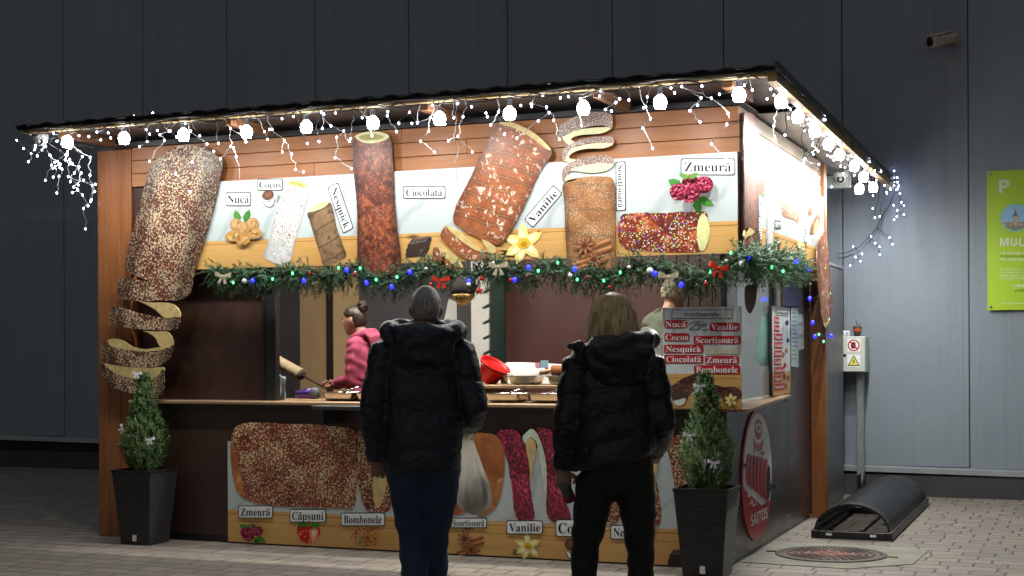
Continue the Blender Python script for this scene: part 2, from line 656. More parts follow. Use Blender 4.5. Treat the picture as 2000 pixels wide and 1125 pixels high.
def lettering(pl, quad, s, material, parent, off, st='serif', fw=.86, fh=.56, shear=0.0, name='lettering', base=None):
    """quad: photo corners top-left, top-right, bottom-right, bottom-left in reading direction"""
    TL, TR, BR, BL = [pl.uv(*q) for q in quad]
    ex, ey = (BR - BL + TR - TL) / 2, (TL - BL + TR - BR) / 2
    c = (TL + TR + BR + BL) / 4
    v, f = text_shape(s, st)
    if not len(v):
        return None
    x0, x1 = v[:, 0].min(), v[:, 0].max()
    cap = .70
    m = MB()
    vs = []
    for x, y in v:
        a = (x - (x0 + x1) / 2) / (x1 - x0) * fw
        b = (y - cap / 2) / cap * fh
        a += shear * b
        p = c + ex * a + ey * (b + (base or 0))
        vs.append(pl.pt(p[0], p[1], off))
    # face towards the viewer
    m.add(vs, f)
    if f:
        a, b, d = (Vector(vs[i]) for i in f[0][:3])
        nrm = (b - a).cross(d - a)
        tgt = Vector((0, -1, 0)) if pl.ax == 'y' else Vector((1, 0, 0))
        if nrm.dot(tgt) < 0:
            m.f = [t[::-1] for t in m.f]
    return m.build(name, material, parent)


def quad_of(b):
    return b if len(b) == 4 and isinstance(b[0], (tuple, list)) else [(b[0], b[1]), (b[2], b[1]), (b[2], b[3]), (b[0], b[3])]


def name_plate(pl, box, s, parent, off, frame=M_INK, face=M_PAPER, ink=M_INK, fh=.56, fw=.86, bw=.006, rad=.2, name='flavour_label'):
    q = quad_of(box)
    TL, TR, BR, BL = [pl.uv(*p) for p in q]
    ex, ey = (BR - BL + TR - TL) / 2, (TL - BL + TR - BR) / 2
    w, h = np.linalg.norm(ex), np.linalg.norm(ey)
    ux, uyv = ex / w, ey / h
    c = (TL + TR + BR + BL) / 4 - ex / 2 - ey / 2
    R = rrect(w, h, h * rad)
    R2 = [(bw + x * (w - 2 * bw) / w, bw + y * (h - 2 * bw) / h) for x, y in R]
    m = MB()
    m.sheet(pl, [c + ux * x + uyv * y for x, y in R], off, .0012, 0)
    if face is not None:
        m.sheet(pl, [c + ux * x + uyv * y for x, y in R2], off + .0012, .0010, 1)
    o = m.build(name, [frame, face or frame], parent)
    if s:
        lettering(pl, q, s, ink, o, off + .0034, fw=fw, fh=fh)
    return o


# little printed pictures of the ingredients -------------------------------------------------
def icon(kind, pl, cpx, spx, parent, off, seed=1):
    """cpx: photo position of the centre, spx: half size in photo pixels"""
    c = pl.uv(*cpx)
    su = abs(pl.uv(cpx[0] + 1, cpx[1])[0] - c[0]) * spx
    sv = abs(pl.uv(cpx[0], cpx[1] + 1)[1] - c[1]) * spx
    R = random.Random(seed)
    m = MB()
    mats = []
    lay = [off]

    def mi(col):
        mm = inkm(*col)
        if mm not in mats:
            mats.append(mm)
        return mats.index(mm)

    def pg(pts, col):
        m.sheet(pl, [c + np.array([x * su, y * sv]) for x, y in pts], lay[0], .0005, mi(col))
        lay[0] += .0005

    def el(x, y, a, b, col, rot=0, k=14, wob=0.0):
        cs, sn = math.cos(rot), math.sin(rot)
        pts = []
        for i in range(k):
            t = 2 * math.pi * i / k
            q = 1 + wob * R.uniform(-1, 1)
            X, Y = a * q * math.cos(t), b * q * math.sin(t)
            pts.append((x + cs * X - sn * Y, y + sn * X + cs * Y))
        pg(pts, col)

    def leaf(x, y, L, w, rot, col):
        cs, sn = math.cos(rot), math.sin(rot)
        pts = [(0, 0), (L * .3, w), (L * .7, w * .8), (L, 0), (L * .7, -w * .8), (L * .3, -w)]
        pg([(x + cs * a - sn * b, y + sn * a + cs * b) for a, b in pts], col)

    def raspberry(x, y, r):
        el(x, y, r, r * .95, (.16, .006, .025))
        for i in range(46):
            a, q = R.uniform(0, 6.28), r * math.sqrt(R.random()) * .88
            k = R.random()
            el(x + q * math.cos(a), y + q * math.sin(a), r * .125, r * .125, (.34 + .38 * k, .02 + .16 * k * k, .08 + .18 * k * k), k=7)

    def star(x, y, r, col, n=8, rot=.2):
        for i in range(n):
            leaf(x, y, r, r * .16, rot + 2 * math.pi * i / n, col)
            leaf(x + .3 * r * math.cos(rot + 2 * math.pi * i / n), y + .3 * r * math.sin(rot + 2 * math.pi * i / n), r * .5, r * .07, rot + 2 * math.pi * i / n, (.45, .2, .09))
        el(x, y, r * .2, r * .2, (.10, .03, .015))

    if kind == 'raspberries':
        leaf(-.4, .2, .75, .22, 2.6, (.05, .22, .03))
        leaf(.3, -.3, .9, .2, -.5, (.06, .26, .03))
        leaf(.2, -.4, .7, .2, -1.2, (.04, .17, .02))
        for x, y in ((-.55, .0), (.05, .35), (.72, .22)):
            raspberry(x, y, .42)
        leaf(.05, .55, .5, .13, 2.7, (.10, .26, .04))
        leaf(.05, .55, .5, .13, .4, (.10, .26, .04))
        raspberry(.1, -.15, .48)
        el(.06, -.1, .14, .13, (.20, .01, .04))
    elif kind == 'strawberry':
        for x, r in ((-.35, .2), (.4, -.2)):
            pg([(x - .5, .4), (x - .25, .62), (x + .1, .62), (x + .42, .4), (x + .4, 0), (x + r * 1.5, -.75), (x - .25, -.5), (x - .52, 0)], (.58, .02, .015))
        pg([(.05, .3), (.4, .5), (.7, .3), (.62, -.1), (.3, -.72), (.06, -.2)], (.80, .30, .22))
        pg([(.22, .2), (.42, .3), (.55, .1), (.3, -.4)], (.86, .62, .50))
        for x in (-.45, .4):
            for a in (.4, 1.1, 1.9, 2.7):
                leaf(x, .5, .45, .1, a, (.05, .24, .03))
        for i in range(12):
            el(R.uniform(-.75, -.1), R.uniform(-.3, .3), .03, .045, (.78, .5, .12), k=6)
    elif kind == 'walnuts':
        leaf(-.25, .35, .75, .2, 1.9, (.07, .25, .04))
        leaf(.05, .35, .75, .2, 1.2, (.05, .20, .03))
        for x, y, r in ((-.42, .22, .38), (.5, .22, .38), (.0, -.02, .4)):
            el(x, y, r * .9, r, (.44, .25, .09), wob=.03)
            el(x - .06, y + .08, r * .6, r * .65, (.56, .35, .15), wob=.05)
            for i in range(5):
                el(x + R.uniform(-.2, .2), y + R.uniform(-.22, .22), .12, .018, (.32, .16, .05), R.uniform(0, 3), 6)
        for x, y in ((-.6, -.42), (.65, -.3), (.0, -.62)):
            el(x, y, .4, .32, (.48, .26, .08), wob=.12)
            for i in range(9):
                el(x + R.uniform(-.25, .25), y + R.uniform(-.2, .2), .11, .07, R.choice(((.70, .46, .19), (.60, .36, .13), (.36, .18, .05))), R.uniform(0, 3), 8)
    elif kind == 'coconut':
        el(-.15, .4, .62, .5, (.13, .055, .03), .2, wob=.04)
        el(-.1, .45, .35, .24, (.20, .09, .05), .2, wob=.12)
        pg([(-.7, -.2), (-.45, -.75), (.0, -.95), (.45, -.75), (.62, -.1), (.4, .05), (.15, -.2), (-.2, -.25)], (.16, .13, .11))
        pg([(-.62, -.22), (-.4, -.66), (.0, -.82), (.38, -.62), (.52, -.1), (.38, -.02), (.15, -.28), (-.2, -.32)], (.74, .84, .80))
        for i in range(5):
            leaf(.7, -.1 + .2 * (i - 2), .55, .025, .5 - .25 * i + .4, (.16, .18, .17))
    elif kind == 'chocolate':
        for k, (dx, dy) in enumerate(((-.1, -.45), (-.05, -.15), (.05, .15))):
            pg([(-.95 + dx, -.05 + dy), (-.55 + dx, .45 + dy), (.85 + dx, .55 + dy), (.9 + dx, .3 + dy), (.55 + dx, -.3 + dy), (-.9 + dx, -.35 + dy)], (.045, .024, .020))
        for i in range(3):
            for j in range(2):
                x, y = -.55 + .42 * i + .2 * j, .28 + .06 * i + .24 * j
                pg([(x - .14, y - .1), (x + .22, y - .07), (x + .30, y + .11), (x - .04, y + .09)], (.13, .10, .095))
    elif kind == 'vanilla':
        for k in range(3):
            leaf(-.1, -.35 - .05 * k, 1.0, .06, math.pi + .3 - .25 * k, (.05, .025, .015))
        leaf(.1, .1, .95, .05, .6, (.07, .05, .02))
        for a in (1.65, .55, 2.75, -.75, -1.9, -2.6):
            leaf(.1, 0, .98, .25, a, (.80, .70, .22))
            leaf(.1, 0, .8, .14, a + .08, (.86, .82, .50))
        el(.1, .02, .3, .26, (.72, .46, .03), wob=.1)
        el(.12, -.02, .15, .13, (.52, .24, .01))
    elif kind == 'anise':
        for k, (x, y, rt) in enumerate(((.3, .3, .35), (.35, -.05, .3), (-.1, -.45, .25), (.1, -.62, .3))):
            cs, sn = math.cos(rt), math.sin(rt)
            for dy, col in ((0, (.40, .15, .045)), (.06, (.56, .25, .09)), (-.07, (.26, .085, .03))):
                pg([(x + cs * a - sn * (b + dy), y + sn * a + cs * (b + dy)) for a, b in ((-.85, -.06), (.75, -.06), (.75, .05), (-.85, .05))], col)
        star(-.3, .32, .62, (.22, .085, .035))
        star(.2, -.42, .5, (.20, .075, .03), rot=.5)
    elif kind == 'sprinkles':
        for i in range(150):
            a, q = R.uniform(0, 6.28), R.random() ** .6
            el(q * math.cos(a), q * .8 * math.sin(a), .075, .05, R.choice(((.50, .03, .03), (.70, .45, .05), (.20, .05, .02), (.10, .25, .04), (.75, .30, .12), (.35, .02, .05))), R.uniform(0, 3), 6)
    name = {'anise': 'cinnamon_print', 'vanilla': 'vanilla_flower_print'}.get(kind, kind + '_print')
    return m.build(name, mats, parent)


def crop(sc, ox, oy):
    return lambda pts: [(ox + x / sc, oy + y / sc) for x, y in pts]


# =================================================================== the ground
def pavers():
    t = NT('concrete_pavers')
    def bricks(rot, w, h):
        v = t.coord(False, (1, 1, 1), (0, 0, rot))
        w1 = t.n('VectorMath', {0: v, 1: t.n('CombineXYZ', {'X': t.math('MULTIPLY', t.noise(v, 3, 2), .012), 'Y': t.math('MULTIPLY', t.noise(v, 3.7, 2), .012)}).outputs[0]}, operation='ADD')
        b = t.n('TexBrick', {'Vector': w1.outputs[0], 'Color1': (.31, .27, .225), 'Color2': (.205, .18, .152), 'Mortar': (.03, .028, .026), 'Scale': 1.0,
                             'Mortar Size': .0075, 'Mortar Smooth': .35, 'Bias': -.1, 'Brick Width': w, 'Row Height': h}, offset=.5, squash=1.45, squash_frequency=3)
        return b, v
    b, v = bricks(0, .21, .165)
    n1 = t.noise(v, 1.3, 5, .6)
    n2 = t.noise(v, 34, 4, .6)
    n3 = t.noise(v, 4.2, 3)
    c = t.mix(t.step(n3, .42, .66, 0, .55), b.outputs[0], (.24, .185, .155))
    c = t.mix(t.step(n1, .35, .7, 0, .5), c, (.15, .145, .135))
    c = t.mix(t.step(n2, .4, .75, 0, .45), c, (.10, .095, .09))
    t.P(Base_Color=c, Roughness=t.step(n1, .3, .7, .55, .8))
    st_ = t.noise(v, .55, 5, .7, 1.2)
    c = t.mix(t.step(st_, .5, .72, 0, .55), c, (.075, .07, .065))
    h = t.math('ADD', t.math('MULTIPLY', b.outputs[1], -1.0), t.math('ADD', t.math('MULTIPLY', n2, .25), t.math('MULTIPLY', n3, .35)))
    t.bump(h, .9, .012)
    return t.mat


M_PAVE = pavers()
g = MB()
g.add([(-40, -40, 0), (40, -40, 0), (40, 12, 0), (-40, 12, 0)], [(0, 1, 2, 3)])
structure(g.build('pavement', M_PAVE))

M_CONC = NT('old_concrete')
_v = M_CONC.coord()
_c = M_CONC.mix(M_CONC.step(M_CONC.noise(_v, 5, 5, .6), .35, .7), (.30, .30, .235), (.20, .195, .165))
_c = M_CONC.mix(M_CONC.step(M_CONC.noise(_v, 45, 3), .5, .8, 0, .5), _c, (.14, .135, .12))
M_CONC.P(Base_Color=_c, Roughness=.85)
M_CONC.bump(M_CONC.noise(_v, 40, 4), .35, .008)
M_CONC = M_CONC.mat
g = MB()
pad = [(-.075, .33), (.62, .28), (.99, .62), (1.02, 1.33), (.45, 1.43), (-.06, 1.36)]
g.add([(x, y, .005) for x, y in pad] + [(x, y, -.01) for x, y in pad], [tuple(range(6))] + [(i, 6 + i, 6 + (i + 1) % 6, (i + 1) % 6) for i in range(6)])
structure(g.build('concrete_apron', M_CONC))

# manhole cover
mh = thing('manhole_cover', 'round rusty manhole cover with raised studs and a worn pink paint mark, set in concrete', 'manhole cover', (.42, .86, .005))
M_IRON = mat('cast_iron', (.16, .105, .085), .6, .3, var=.3, vs=14, bump=.3, bs=80)
M_IRONP = mat('worn_pink_paint', (.34, .13, .12), .65, var=.35, vs=22)
m = MB()
m.lathe([(.0, .006), (.325, .006), (.332, .004), (.335, .0)], 48, (.42, .86, .005))
m.f = [f[::-1] for f in m.f]
m.build('disc', M_IRON, mh)
m = MB()
m.lathe([(.338, .0), (.338, .009), (.372, .008), (.376, .0)], 48, (.42, .86, .005))
m.build('frame', mat('cover_frame', (.10, .09, .08), .7, .2, var=.2), mh)
m, m2 = MB(), MB()
for k, r in enumerate((.06, .105, .15, .195, .24, .285)):
    n = int(2 * math.pi * r / .052)
    for i in range(n):
        a = 2 * math.pi * i / n + k * .3
        q = m2 if (r < .12 or (abs(math.sin(a)) < .3 and r < .17)) else m
        M = Matrix.Translation((.42 + r * math.cos(a), .86 + r * math.sin(a), .012)) @ Matrix.Rotation(a, 4, 'Z')
        q.bbox(-.013, .013, -.019, .019, -.002, .005, .003, M=M)
m.build('stud', mat('iron_stud', (.085, .06, .052), .55, .3, var=.25, vs=20), mh)
m2.build('painted_stud', M_IRONP, mh)
for s in (-1, 1):
    m = MB()
    m.bbox(.42 + s * .40 - .045, .42 + s * .40 + .045, .85, .87, .003, .014, .004)
    m.build('lifting_lug', M_IRON, mh)

# =================================================================== the building behind
def wall_panel_mat():
    t = NT('ribbed_wall_panel')
    v = t.coord()
    n = t.noise(v, .9, 4)
    c = t.mix(t.step(n, .3, .7), (.225, .275, .325), (.255, .305, .355))
    c = t.mix(t.step(t.noise(v, 14, 4), .55, .8, 0, .25), c, (.135, .155, .175))
    w = t.n('TexWave', {'Vector': v, 'Scale': 12.5, 'Distortion': 0.0, 'Detail': 0}, wave_type='BANDS', bands_direction='X', wave_profile='SIN')
    st = t.step(w.outputs[1], .55, .8)
    c = t.mix(t.math('MULTIPLY', st, .12), c, (.10, .12, .14))
    oi = t.n('ObjectInfo')
    c = t.mix(t.step(oi.outputs['Random'], 0, 1, 0, .16), c, (.15, .175, .20))
    run_ = t.noise(t.coord(False, (9, 9, .35)), 1.0, 4, .65)
    c = t.mix(t.step(run_, .52, .75, 0, .28), c, (.12, .135, .15))
    t.P(Base_Color=c, Roughness=t.step(run_, .3, .7, .42, .6))
    dents = t.noise(v, 3.3, 3)
    t.bump(t.math('ADD', t.math('MULTIPLY', st, .35), t.math('MULTIPLY', dents, .9)), .35, .006)
    return t.mat


M_WALL = wall_panel_mat()
YW = 5.0
bd = thing('panel_building', 'tall grey blue building of wide vertical metal panels with dark joints, behind the stall', 'building', (-3, YW, 0))
def ledge_z(x):
    return .258 + .0101 * (1.5 - x)
xs = [-1.3 + 1.163 * i for i in range(-13, 10)]
for i in range(len(xs) - 1):
    a, b = xs[i] + .004, xs[i + 1] - .004
    m = MB()
    m.bbox(a, b, YW, YW + .1, ledge_z(a) + .01, 9.0, .004)
    m.build('wall_panel', M_WALL, bd)
m = MB()
m.box(xs[0], xs[-1], YW + .02, YW + .25, .0, 9.05)
m.build('backing', mat('joint_black', (.006, .006, .007), .8), bd)
m = MB()
za, zb = ledge_z(xs[0]), ledge_z(xs[-1])
x0, x1 = xs[0], xs[-1]
m.add([(x0, YW - .035, za), (x1, YW - .035, zb), (x1, YW + .02, zb + .02), (x0, YW + .02, za + .02),
       (x0, YW - .035, za - .045), (x1, YW - .035, zb - .045), (x1, YW + .02, zb - .045), (x0, YW + .02, za - .045)],
      [(0, 1, 2, 3), (4, 7, 6, 5), (0, 4, 5, 1), (3, 2, 6, 7), (0, 3, 7, 4), (1, 5, 6, 2)])
m.build('drip_ledge', mat('ledge_metal', (.36, .40, .42), .4, .4, var=.12), bd)
m = MB()
m.box(x0, x1, YW - .02, YW + .019, -.05, .20)
m.build('plinth', mat('plinth_concrete', (.045, .045, .047), .8, var=.25, vs=3), bd)

# =================================================================== the stall
K = thing('market_stall', 'brown and wood boarded market stall with a serving counter under a flat overhanging roof', 'market stall', (-2.5, 1.5, 0))
XL, XR, DEP = -5.006, 0.0, 3.08

# posts
m = MB()
for i in range(3):
    a = XL + i * .105
    m.bbox(a + .001, a + .104, 0, .07, 0, 2.955, .004)
m.bbox(XL + .002, XL + .03, .071, .30, 0, 2.95, .004)
m.build('post', M_POST, K)
m = MB()
m.bbox(-.089, .032, 2.98, 3.09, 0, 2.95, .005)
m.build('post', M_POST, K)
# lower walls
m = MB()
m.box(-4.69, -.094, 0, .04, .055, 1.012)
m.build('counter_front', M_BROWN, K)
m = MB()
m.box(-4.69, -.1, .012, .04, 0, .053)
m.build('kick_board', M_BLACK, K)
m = MB()
m.box(-.134, -.094, .041, 1.95, .03, 1.012)
m.box(-.134, -.094, 1.956, 2.97, .03, 2.0)
m.box(-.134, -.106, 1.951, 1.955, .03, 2.0)
m.build('side_panel', mat('laminate_reflection_grey', (.050, .044, .046), .30, var=.1, vs=3), K)  # brown laminate greyed in its colour for the bright wall it reflects
m = MB()
m.box(-.125, -.098, .05, 2.97, 0, .028)
m.build('side_kick_board', M_BLACK, K)
# counter
m = MB()
m.bbox(-4.69, -.12, -.055, .55, 1.022, 1.049, .006)
m.build('counter_top', M_COUNTER, K)
m = MB()
m.box(-4.66, -.2, -.030, -.002, .985, 1.020)  # black strip standing in for the shade under the counter overhang
m.build('counter_shade_strip', M_BLACK, K)
m = MB()
m.add([(-.119, -.05, 1.03), (.065, -.05, 1.03), (-.03, 1.82, 1.062), (-.119, 1.82, 1.062),
       (-.119, -.05, 1.012), (.065, -.05, 1.012), (-.03, 1.82, 1.044), (-.119, 1.82, 1.044)],
      [(0, 1, 2, 3), (4, 7, 6, 5), (0, 4, 5, 1), (1, 5, 6, 2), (2, 6, 7, 3), (3, 7, 4, 0)])
m.build('side_sill', M_COUNTER, K)
m = MB()
m.bbox(-2.98, -2.55, -.26, -.058, 1.0, 1.03, .004)
m.box(-2.93, -2.90, -.24, -.002, .90, .998)
m.build('bracket_shelf', mat('shelf_metal', (.06, .065, .065), .4, .6), K)
# fascia boards
m = MB()
zs = [2.665 + .0998 * i for i in range(4)]
for i in range(3):
    brk = [-4.685, (-3.1, -1.9, -2.4)[i], -.002]
    for a, b in zip(brk[:-1], brk[1:]):
        m.bbox(a + .001, b - .001, 0, .022, zs[i] + .0015, zs[i + 1] - .0015, .003)
m.build('fascia_boards', wood('fascia_plank', (.33, .125, .036), (.42, .17, .055), (.22, .075, .02), 0, .42), K)
m = MB()
m.box(-4.685, -.003, .0225, .05, 2.03, 2.9675)
m.box(-4.69, -.003, .0605, .075, 2.5, 2.999)  # extra board added to stop the room lamp leaking over the fascia
m.build('fascia_backing', M_DARKWOOD, K)
m = MB()
for i in range(3):
    m.bbox(-.02, 0.0, .001, 2.978, zs[i] + .0015, zs[i + 1] - .0015, .003)
m.box(-.04, -.0205, .03, 2.97, 2.03, 2.96)
m.build('side_fascia_boards', M_PLANKY, K)
m = MB()
m.box(-4.69, .0, -.02, .06, 2.968, 3.005)
m.build('top_beam', M_BLACK, K)
# roof
def rz(y):
    return 3.075 - .0138 * (y + .626)
m = MB()
RX0, RX1, RY0, RY1 = -5.21, .362, -.64, 4.93
n = 130
vs, fs = [], []
for i in range(n + 1):
    x = RX0 + (RX1 - RX0) * i / n
    ph = ((x - RX0) / .186) % 1.0
    hgt = .009 * max(0, min(1, (.5 - abs(ph - .5)) * 8 - 1.6))
    for j, y in enumerate((RY0 - .03, RY1)):
        vs += [(x, y, rz(y) - .006 + hgt), (x, y, rz(y) - .010 + hgt - .003)]
for i in range(n):
    a, b = 4 * i, 4 * i + 4
    fs += [(a, b, b + 2, a + 2), (a + 1, a + 3, b + 3, b + 1), (a, a + 1, b + 1, b), (a + 2, b + 2, b + 3, a + 3)]
m.add(vs, fs)
m.build('roof', mat('roof_sheet', (.016, .017, .020), .4, .2, var=.2), K)
m = MB()
m.add([(x, y, z) for x in (RX0, RX1) for y, z in ((-.648, 3.044), (-.625, 3.042), (-.62, 3.064), (-.655, 3.064))],
      [(0, 1, 5, 4), (1, 2, 6, 5), (2, 3, 7, 6), (3, 0, 4, 7), (0, 3, 2, 1), (4, 5, 6, 7)])
m.build('gutter', mat('gutter_metal', (.016, .016, .018), .28, .5, var=.15), K)
m = MB()
m.add([(.362, -.66, rz(-.66) + .022), (.378, -.66, rz(-.66) + .022), (.378, 4.93, rz(4.93) + .022), (.362, 4.93, rz(4.93) + .022),
       (.362, -.66, rz(-.66) - .03), (.378, -.66, rz(-.66) - .03), (.378, 4.93, rz(4.93) - .03), (.362, 4.93, rz(4.93) - .03)],
      [(0, 1, 2, 3), (4, 7, 6, 5), (0, 4, 5, 1), (1, 5, 6, 2), (2, 6, 7, 3), (3, 7, 4, 0)])
m.build('roof_flashing', mat('flashing_metal', (.06, .065, .075), .35, .6, var=.1), K)
m = MB()
m.bbox(-5.19, .30, -.619, -.585, 3.018, 3.056, .004)
m.build('eave_batten', M_PALE, K)
m = MB()
def zof(y): return rz(y) - .012
m.add([(.30, -.58, zof(-.58)), (.358, -.58, zof(-.58)), (.358, 4.9, zof(4.9)), (.30, 4.9, zof(4.9)),
       (.30, -.58, zof(-.58) - .07), (.358, -.58, zof(-.58) - .07), (.358, 4.9, zof(4.9) - .07), (.30, 4.9, zof(4.9) - .07)],
      [(0, 1, 2, 3), (4, 7, 6, 5), (0, 4, 5, 1), (1, 5, 6, 2), (2, 6, 7, 3), (3, 7, 4, 0)])
m.build('verge_batten', M_PALE, K)
m = MB()
m.box(-5.18, .295, -.583, .5, 3.036, 3.046)
m.build('front_soffit', mat('soffit_dark', (.035, .028, .026), .5, var=.15), K)
m = MB()
for yy in (.505, 1.6, 2.7, 3.8):
    m.box(.002, .298, yy, min(yy + 1.092, 4.88), rz(4.9) - .018, rz(4.9) - .012)
m.build('side_soffit', wood('soffit_board', (.36, .34, .31), (.42, .40, .37), (.28, .25, .22), 1, .5), K)
for xx in (-4.85, -3.45, -1.95, -.75, .06):
    m = MB()
    m.bbox(xx - .035, xx + .035, -.582, -.022, 2.975, 3.035, .004)
    m.build('rafter', wood('rafter_wood', (.16, .07, .03), (.22, .10, .05), (.09, .035, .015), 1, .5), K)
m = MB()
m.box(-5.0, 0, .06, 4.9, 3.0, 3.01)
m.build('ceiling', mat('ceiling_board', (.30, .28, .26), .6), K)

# inside
m = MB()
m.box(-4.95, -.14, .045, 2.96, .02, .12)
m.build('floor', mat('stall_floor', (.12, .10, .09), .6), K)
m = MB()
m.box(-5.0, -4.705, .31, 3.0, .0, 2.95)
m.build('left_wall', M_BROWN, K)
m = MB()
m.box(-4.595, -4.32, 2.95, 2.99, .12, 2.95)
m.build('wood_panel', M_OAK, K)
m = MB()
m.box(-4.704, -4.66, 2.22, 2.93, .12, 2.95)
m.build('wood_panel', M_OAK, K)
m = MB()
m.box(-4.70, -4.597, 2.94, 2.99, .12, 2.95)  # black strip drawn in for the dark gap between the wood panels
m.build('dark_gap_strip', M_BLACK, K)
m = MB()
m.box(-4.315, -3.05, 2.95, 2.99, .12, 2.95)
m.build('grey_panel', mat('grey_laminate', (.085, .085, .10), .5, var=.06), K)
m = MB()
m.box(-3.045, -2.83, 2.945, 2.99, .12, 2.95)
m.build('green_door_frame', mat('green_paint', (.022, .050, .046), .45, var=.08), K)
m = MB()
m.box(-2.825, -1.235, 2.95, 2.99, .12, 2.95)
m.build('maroon_door', M_BROWNI, K)
m = MB()
for i in range(5):
    a = -1.23 + i * .105
    m.bbox(a + .002, a + .103, 2.94, 2.975, .12, 2.95, .003)
m.box(-1.23, -.705, 2.976, 2.99, .12, 2.95)
m.build('plank_door', M_DARKWOOD, K)
m = MB()
m.box(-.70, -.14, 2.95, 2.99, .12, 2.95)
m.build('rear_panel', mat('rear_grey_panel', (.34, .36, .38), .45), K)
# window panes by the corner
GL = NT('window_glass')
_tr = GL.n('BsdfTransparent', {'Color': (.95, .97, .97)})
_gl = GL.n('BsdfGlossy', {'Color': (1, 1, 1), 'Roughness': .06})
_fr = GL.n('LayerWeight', {'Blend': .35})
_mx = GL.n('MixShader')
GL.t.links.new(GL.math('ADD', GL.math('MULTIPLY', _fr.outputs['Fresnel'], .35), GL.step(GL.noise(GL.coord(), 6, 4), .4, .8, .02, .14)), _mx.inputs[0])
GL.t.links.new(_tr.outputs[0], _mx.inputs[1])
GL.t.links.new(_gl.outputs[0], _mx.inputs[2])
GL.t.links.new(_mx.outputs[0], GL.t.nodes['Material Output'].inputs[0])
M_GLASS = GL.mat
m = MB()
m.box(-.118, -.112, .06, 1.50, 1.05, 2.02)
m.build('side_window_pane', M_GLASS, K)
m = MB()
m.bbox(-.135, -.095, 1.51, 1.62, 1.05, 2.02, .004)
m.build('window_frame', M_BLACKP, K)
m = MB()
m.bbox(-.135, -.095, .012, .05, 1.05, 2.02, .004)
m.build('window_frame', M_BLACKP, K)
# assumed room lamp under the ceiling, hidden behind the fascia
lm = thing('assumed_ceiling_lamp', 'assumed long white batten lamp under the ceiling inside the stall', 'lamp', (-2.4, .42, 2.95))
m = MB()
m.bbox(-4.1, -.9, .38, .46, 2.945, 2.978, .004)
m.build('housing', M_WHITEP, lm)
m = MB()
m.bbox(-4.08, -.92, .39, .45, 2.925, 2.943, .004)
m.build('diffuser', mat('lamp_diffuser', (.9, .9, .88), .4, var=0, emit=(1, .93, .80), estr=95.0), lm)

# =================================================================== printed boards
def sign_base(name, pl, u0, u1, z0, zband, z1, parent, th=.006, flat=None):
    m = MB()
    o = (u0, z0)
    m.sheet(pl, [(u0, zband), (u1, zband), (u1, z1), (u0, z1)], 0, th, 0, org=o)
    m.sheet(pl, [(u0, z0), (u1, z0), (u1, zband), (u0, zband)], 0, th, 1, org=o)
    zl = zband - .028
    m.sheet(pl, [(u0, zl), (u1, zl), (u1, zl + .005), (u0, zl + .005)], th, .0006, 2, org=o)
    m.sheet(pl, [(u0, zl - .055), (u1, zl - .055), (u1, zl - .052), (u0, zl - .052)], th, .0006, 2, org=o) if z1 - z0 > .7 else None
    return m.build(name, [M_MARBLE, M_BAND, wood('band_line', (.35, .16, .04), (.42, .2, .06), (.25, .1, .02), 0, .4, uv=True)], parent)


US = thing('flavour_sign', 'long marble patterned upper sign with pastry rolls, fruit and flavour names above the serving opening', 'sign', (-2.2, -.024, 2.3))
sign_base('board', FRONT, -4.22, -.005, 2.022, 2.226, 2.664, US, .02)
OF = .0215
c1 = crop(1534 / 300, 420, 320)
# coconut roll
m = MB()
m.sheet(FRONT, shape(FRONT, c1([(740, 190), (840, 165), (955, 235), (960, 280), (900, 500), (820, 760), (755, 1000), (640, 1000), (530, 955), (505, 905), (560, 760), (600, 590), (690, 300)]), 3, .004), OF, .001, ang=-.27)
o = m.build('coconut_roll_print', M_COCO, US)
m = MB()
m.sheet(FRONT, shape(FRONT, c1([(738, 185), (840, 160), (925, 190), (962, 240), (930, 255), (840, 232), (760, 215)])), OF + .001, .0006)
m.build('cut_end', M_CREAMG, o)
m = MB()
m.sheet(FRONT, shape(FRONT, c1([(765, 185), (835, 182), (920, 220), (905, 240), (840, 225), (775, 205)])), OF + .0018, .0004)
m.build('hollow', inkm(.42, .40, .12), o)
# cocoa roll
m = MB()
m.sheet(FRONT, shape(FRONT, c1([(945, 490), (1060, 450), (1155, 385), (1195, 450), (1230, 620), (1290, 800), (1328, 920), (1260, 965), (1110, 1010), (1070, 920), (1010, 720), (960, 560)]), 3, .003), OF, .001, ang=.25)
o = m.build('cocoa_roll_print', M_NESQ, US)
m = MB()
m.sheet(FRONT, shape(FRONT, c1([(950, 485), (985, 440), (1080, 385), (1150, 370), (1130, 420), (1050, 462)])), OF + .001, .0006)
m.build('cut_end', inkm(.60, .72, .30), o)
# sprinkle roll
c4 = crop(2.812, 1200, 100)
m = MB()
m.sheet(FRONT, shape(FRONT, c4([(40, 910), (120, 890), (300, 888), (470, 880), (515, 895), (525, 1000), (500, 1095), (400, 1105), (150, 1100), (60, 1085), (28, 1020)]), 3, .006), OF, .001)
o = m.build('sprinkle_roll_print', M_BOMB, US)
m = MB()
m.sheet(FRONT, shape(FRONT, c4([(490, 890), (520, 930), (530, 1000), (505, 1085), (480, 1095), (462, 1040), (462, 960)])), OF + .001, .0006)
m.build('cut_end', inkm(.68, .70, .32), o)
for bx, tx in (((445, 376, 494, 403), 'Nucă'), ((507, 350, 556, 373), 'Cocos'),
               ([(664, 357), (694, 446), (674, 457), (643, 367)], 'Nesquick'),
               ((791, 364, 873, 389), 'Ciocolată'),
               ([(1026, 429), (1084, 361), (1101, 379), (1044, 446)], 'Vanilie'),
               ([(1224, 316), (1225, 412), (1206, 413), (1205, 317)], 'Scorțișoară'),
               ((1332, 310, 1438, 343), 'Zmeură')):
    name_plate(FRONT, bx, tx, US, OF, rad=.14)
icon('walnuts', FRONT, (480, 447), 35, US, OF, 2)
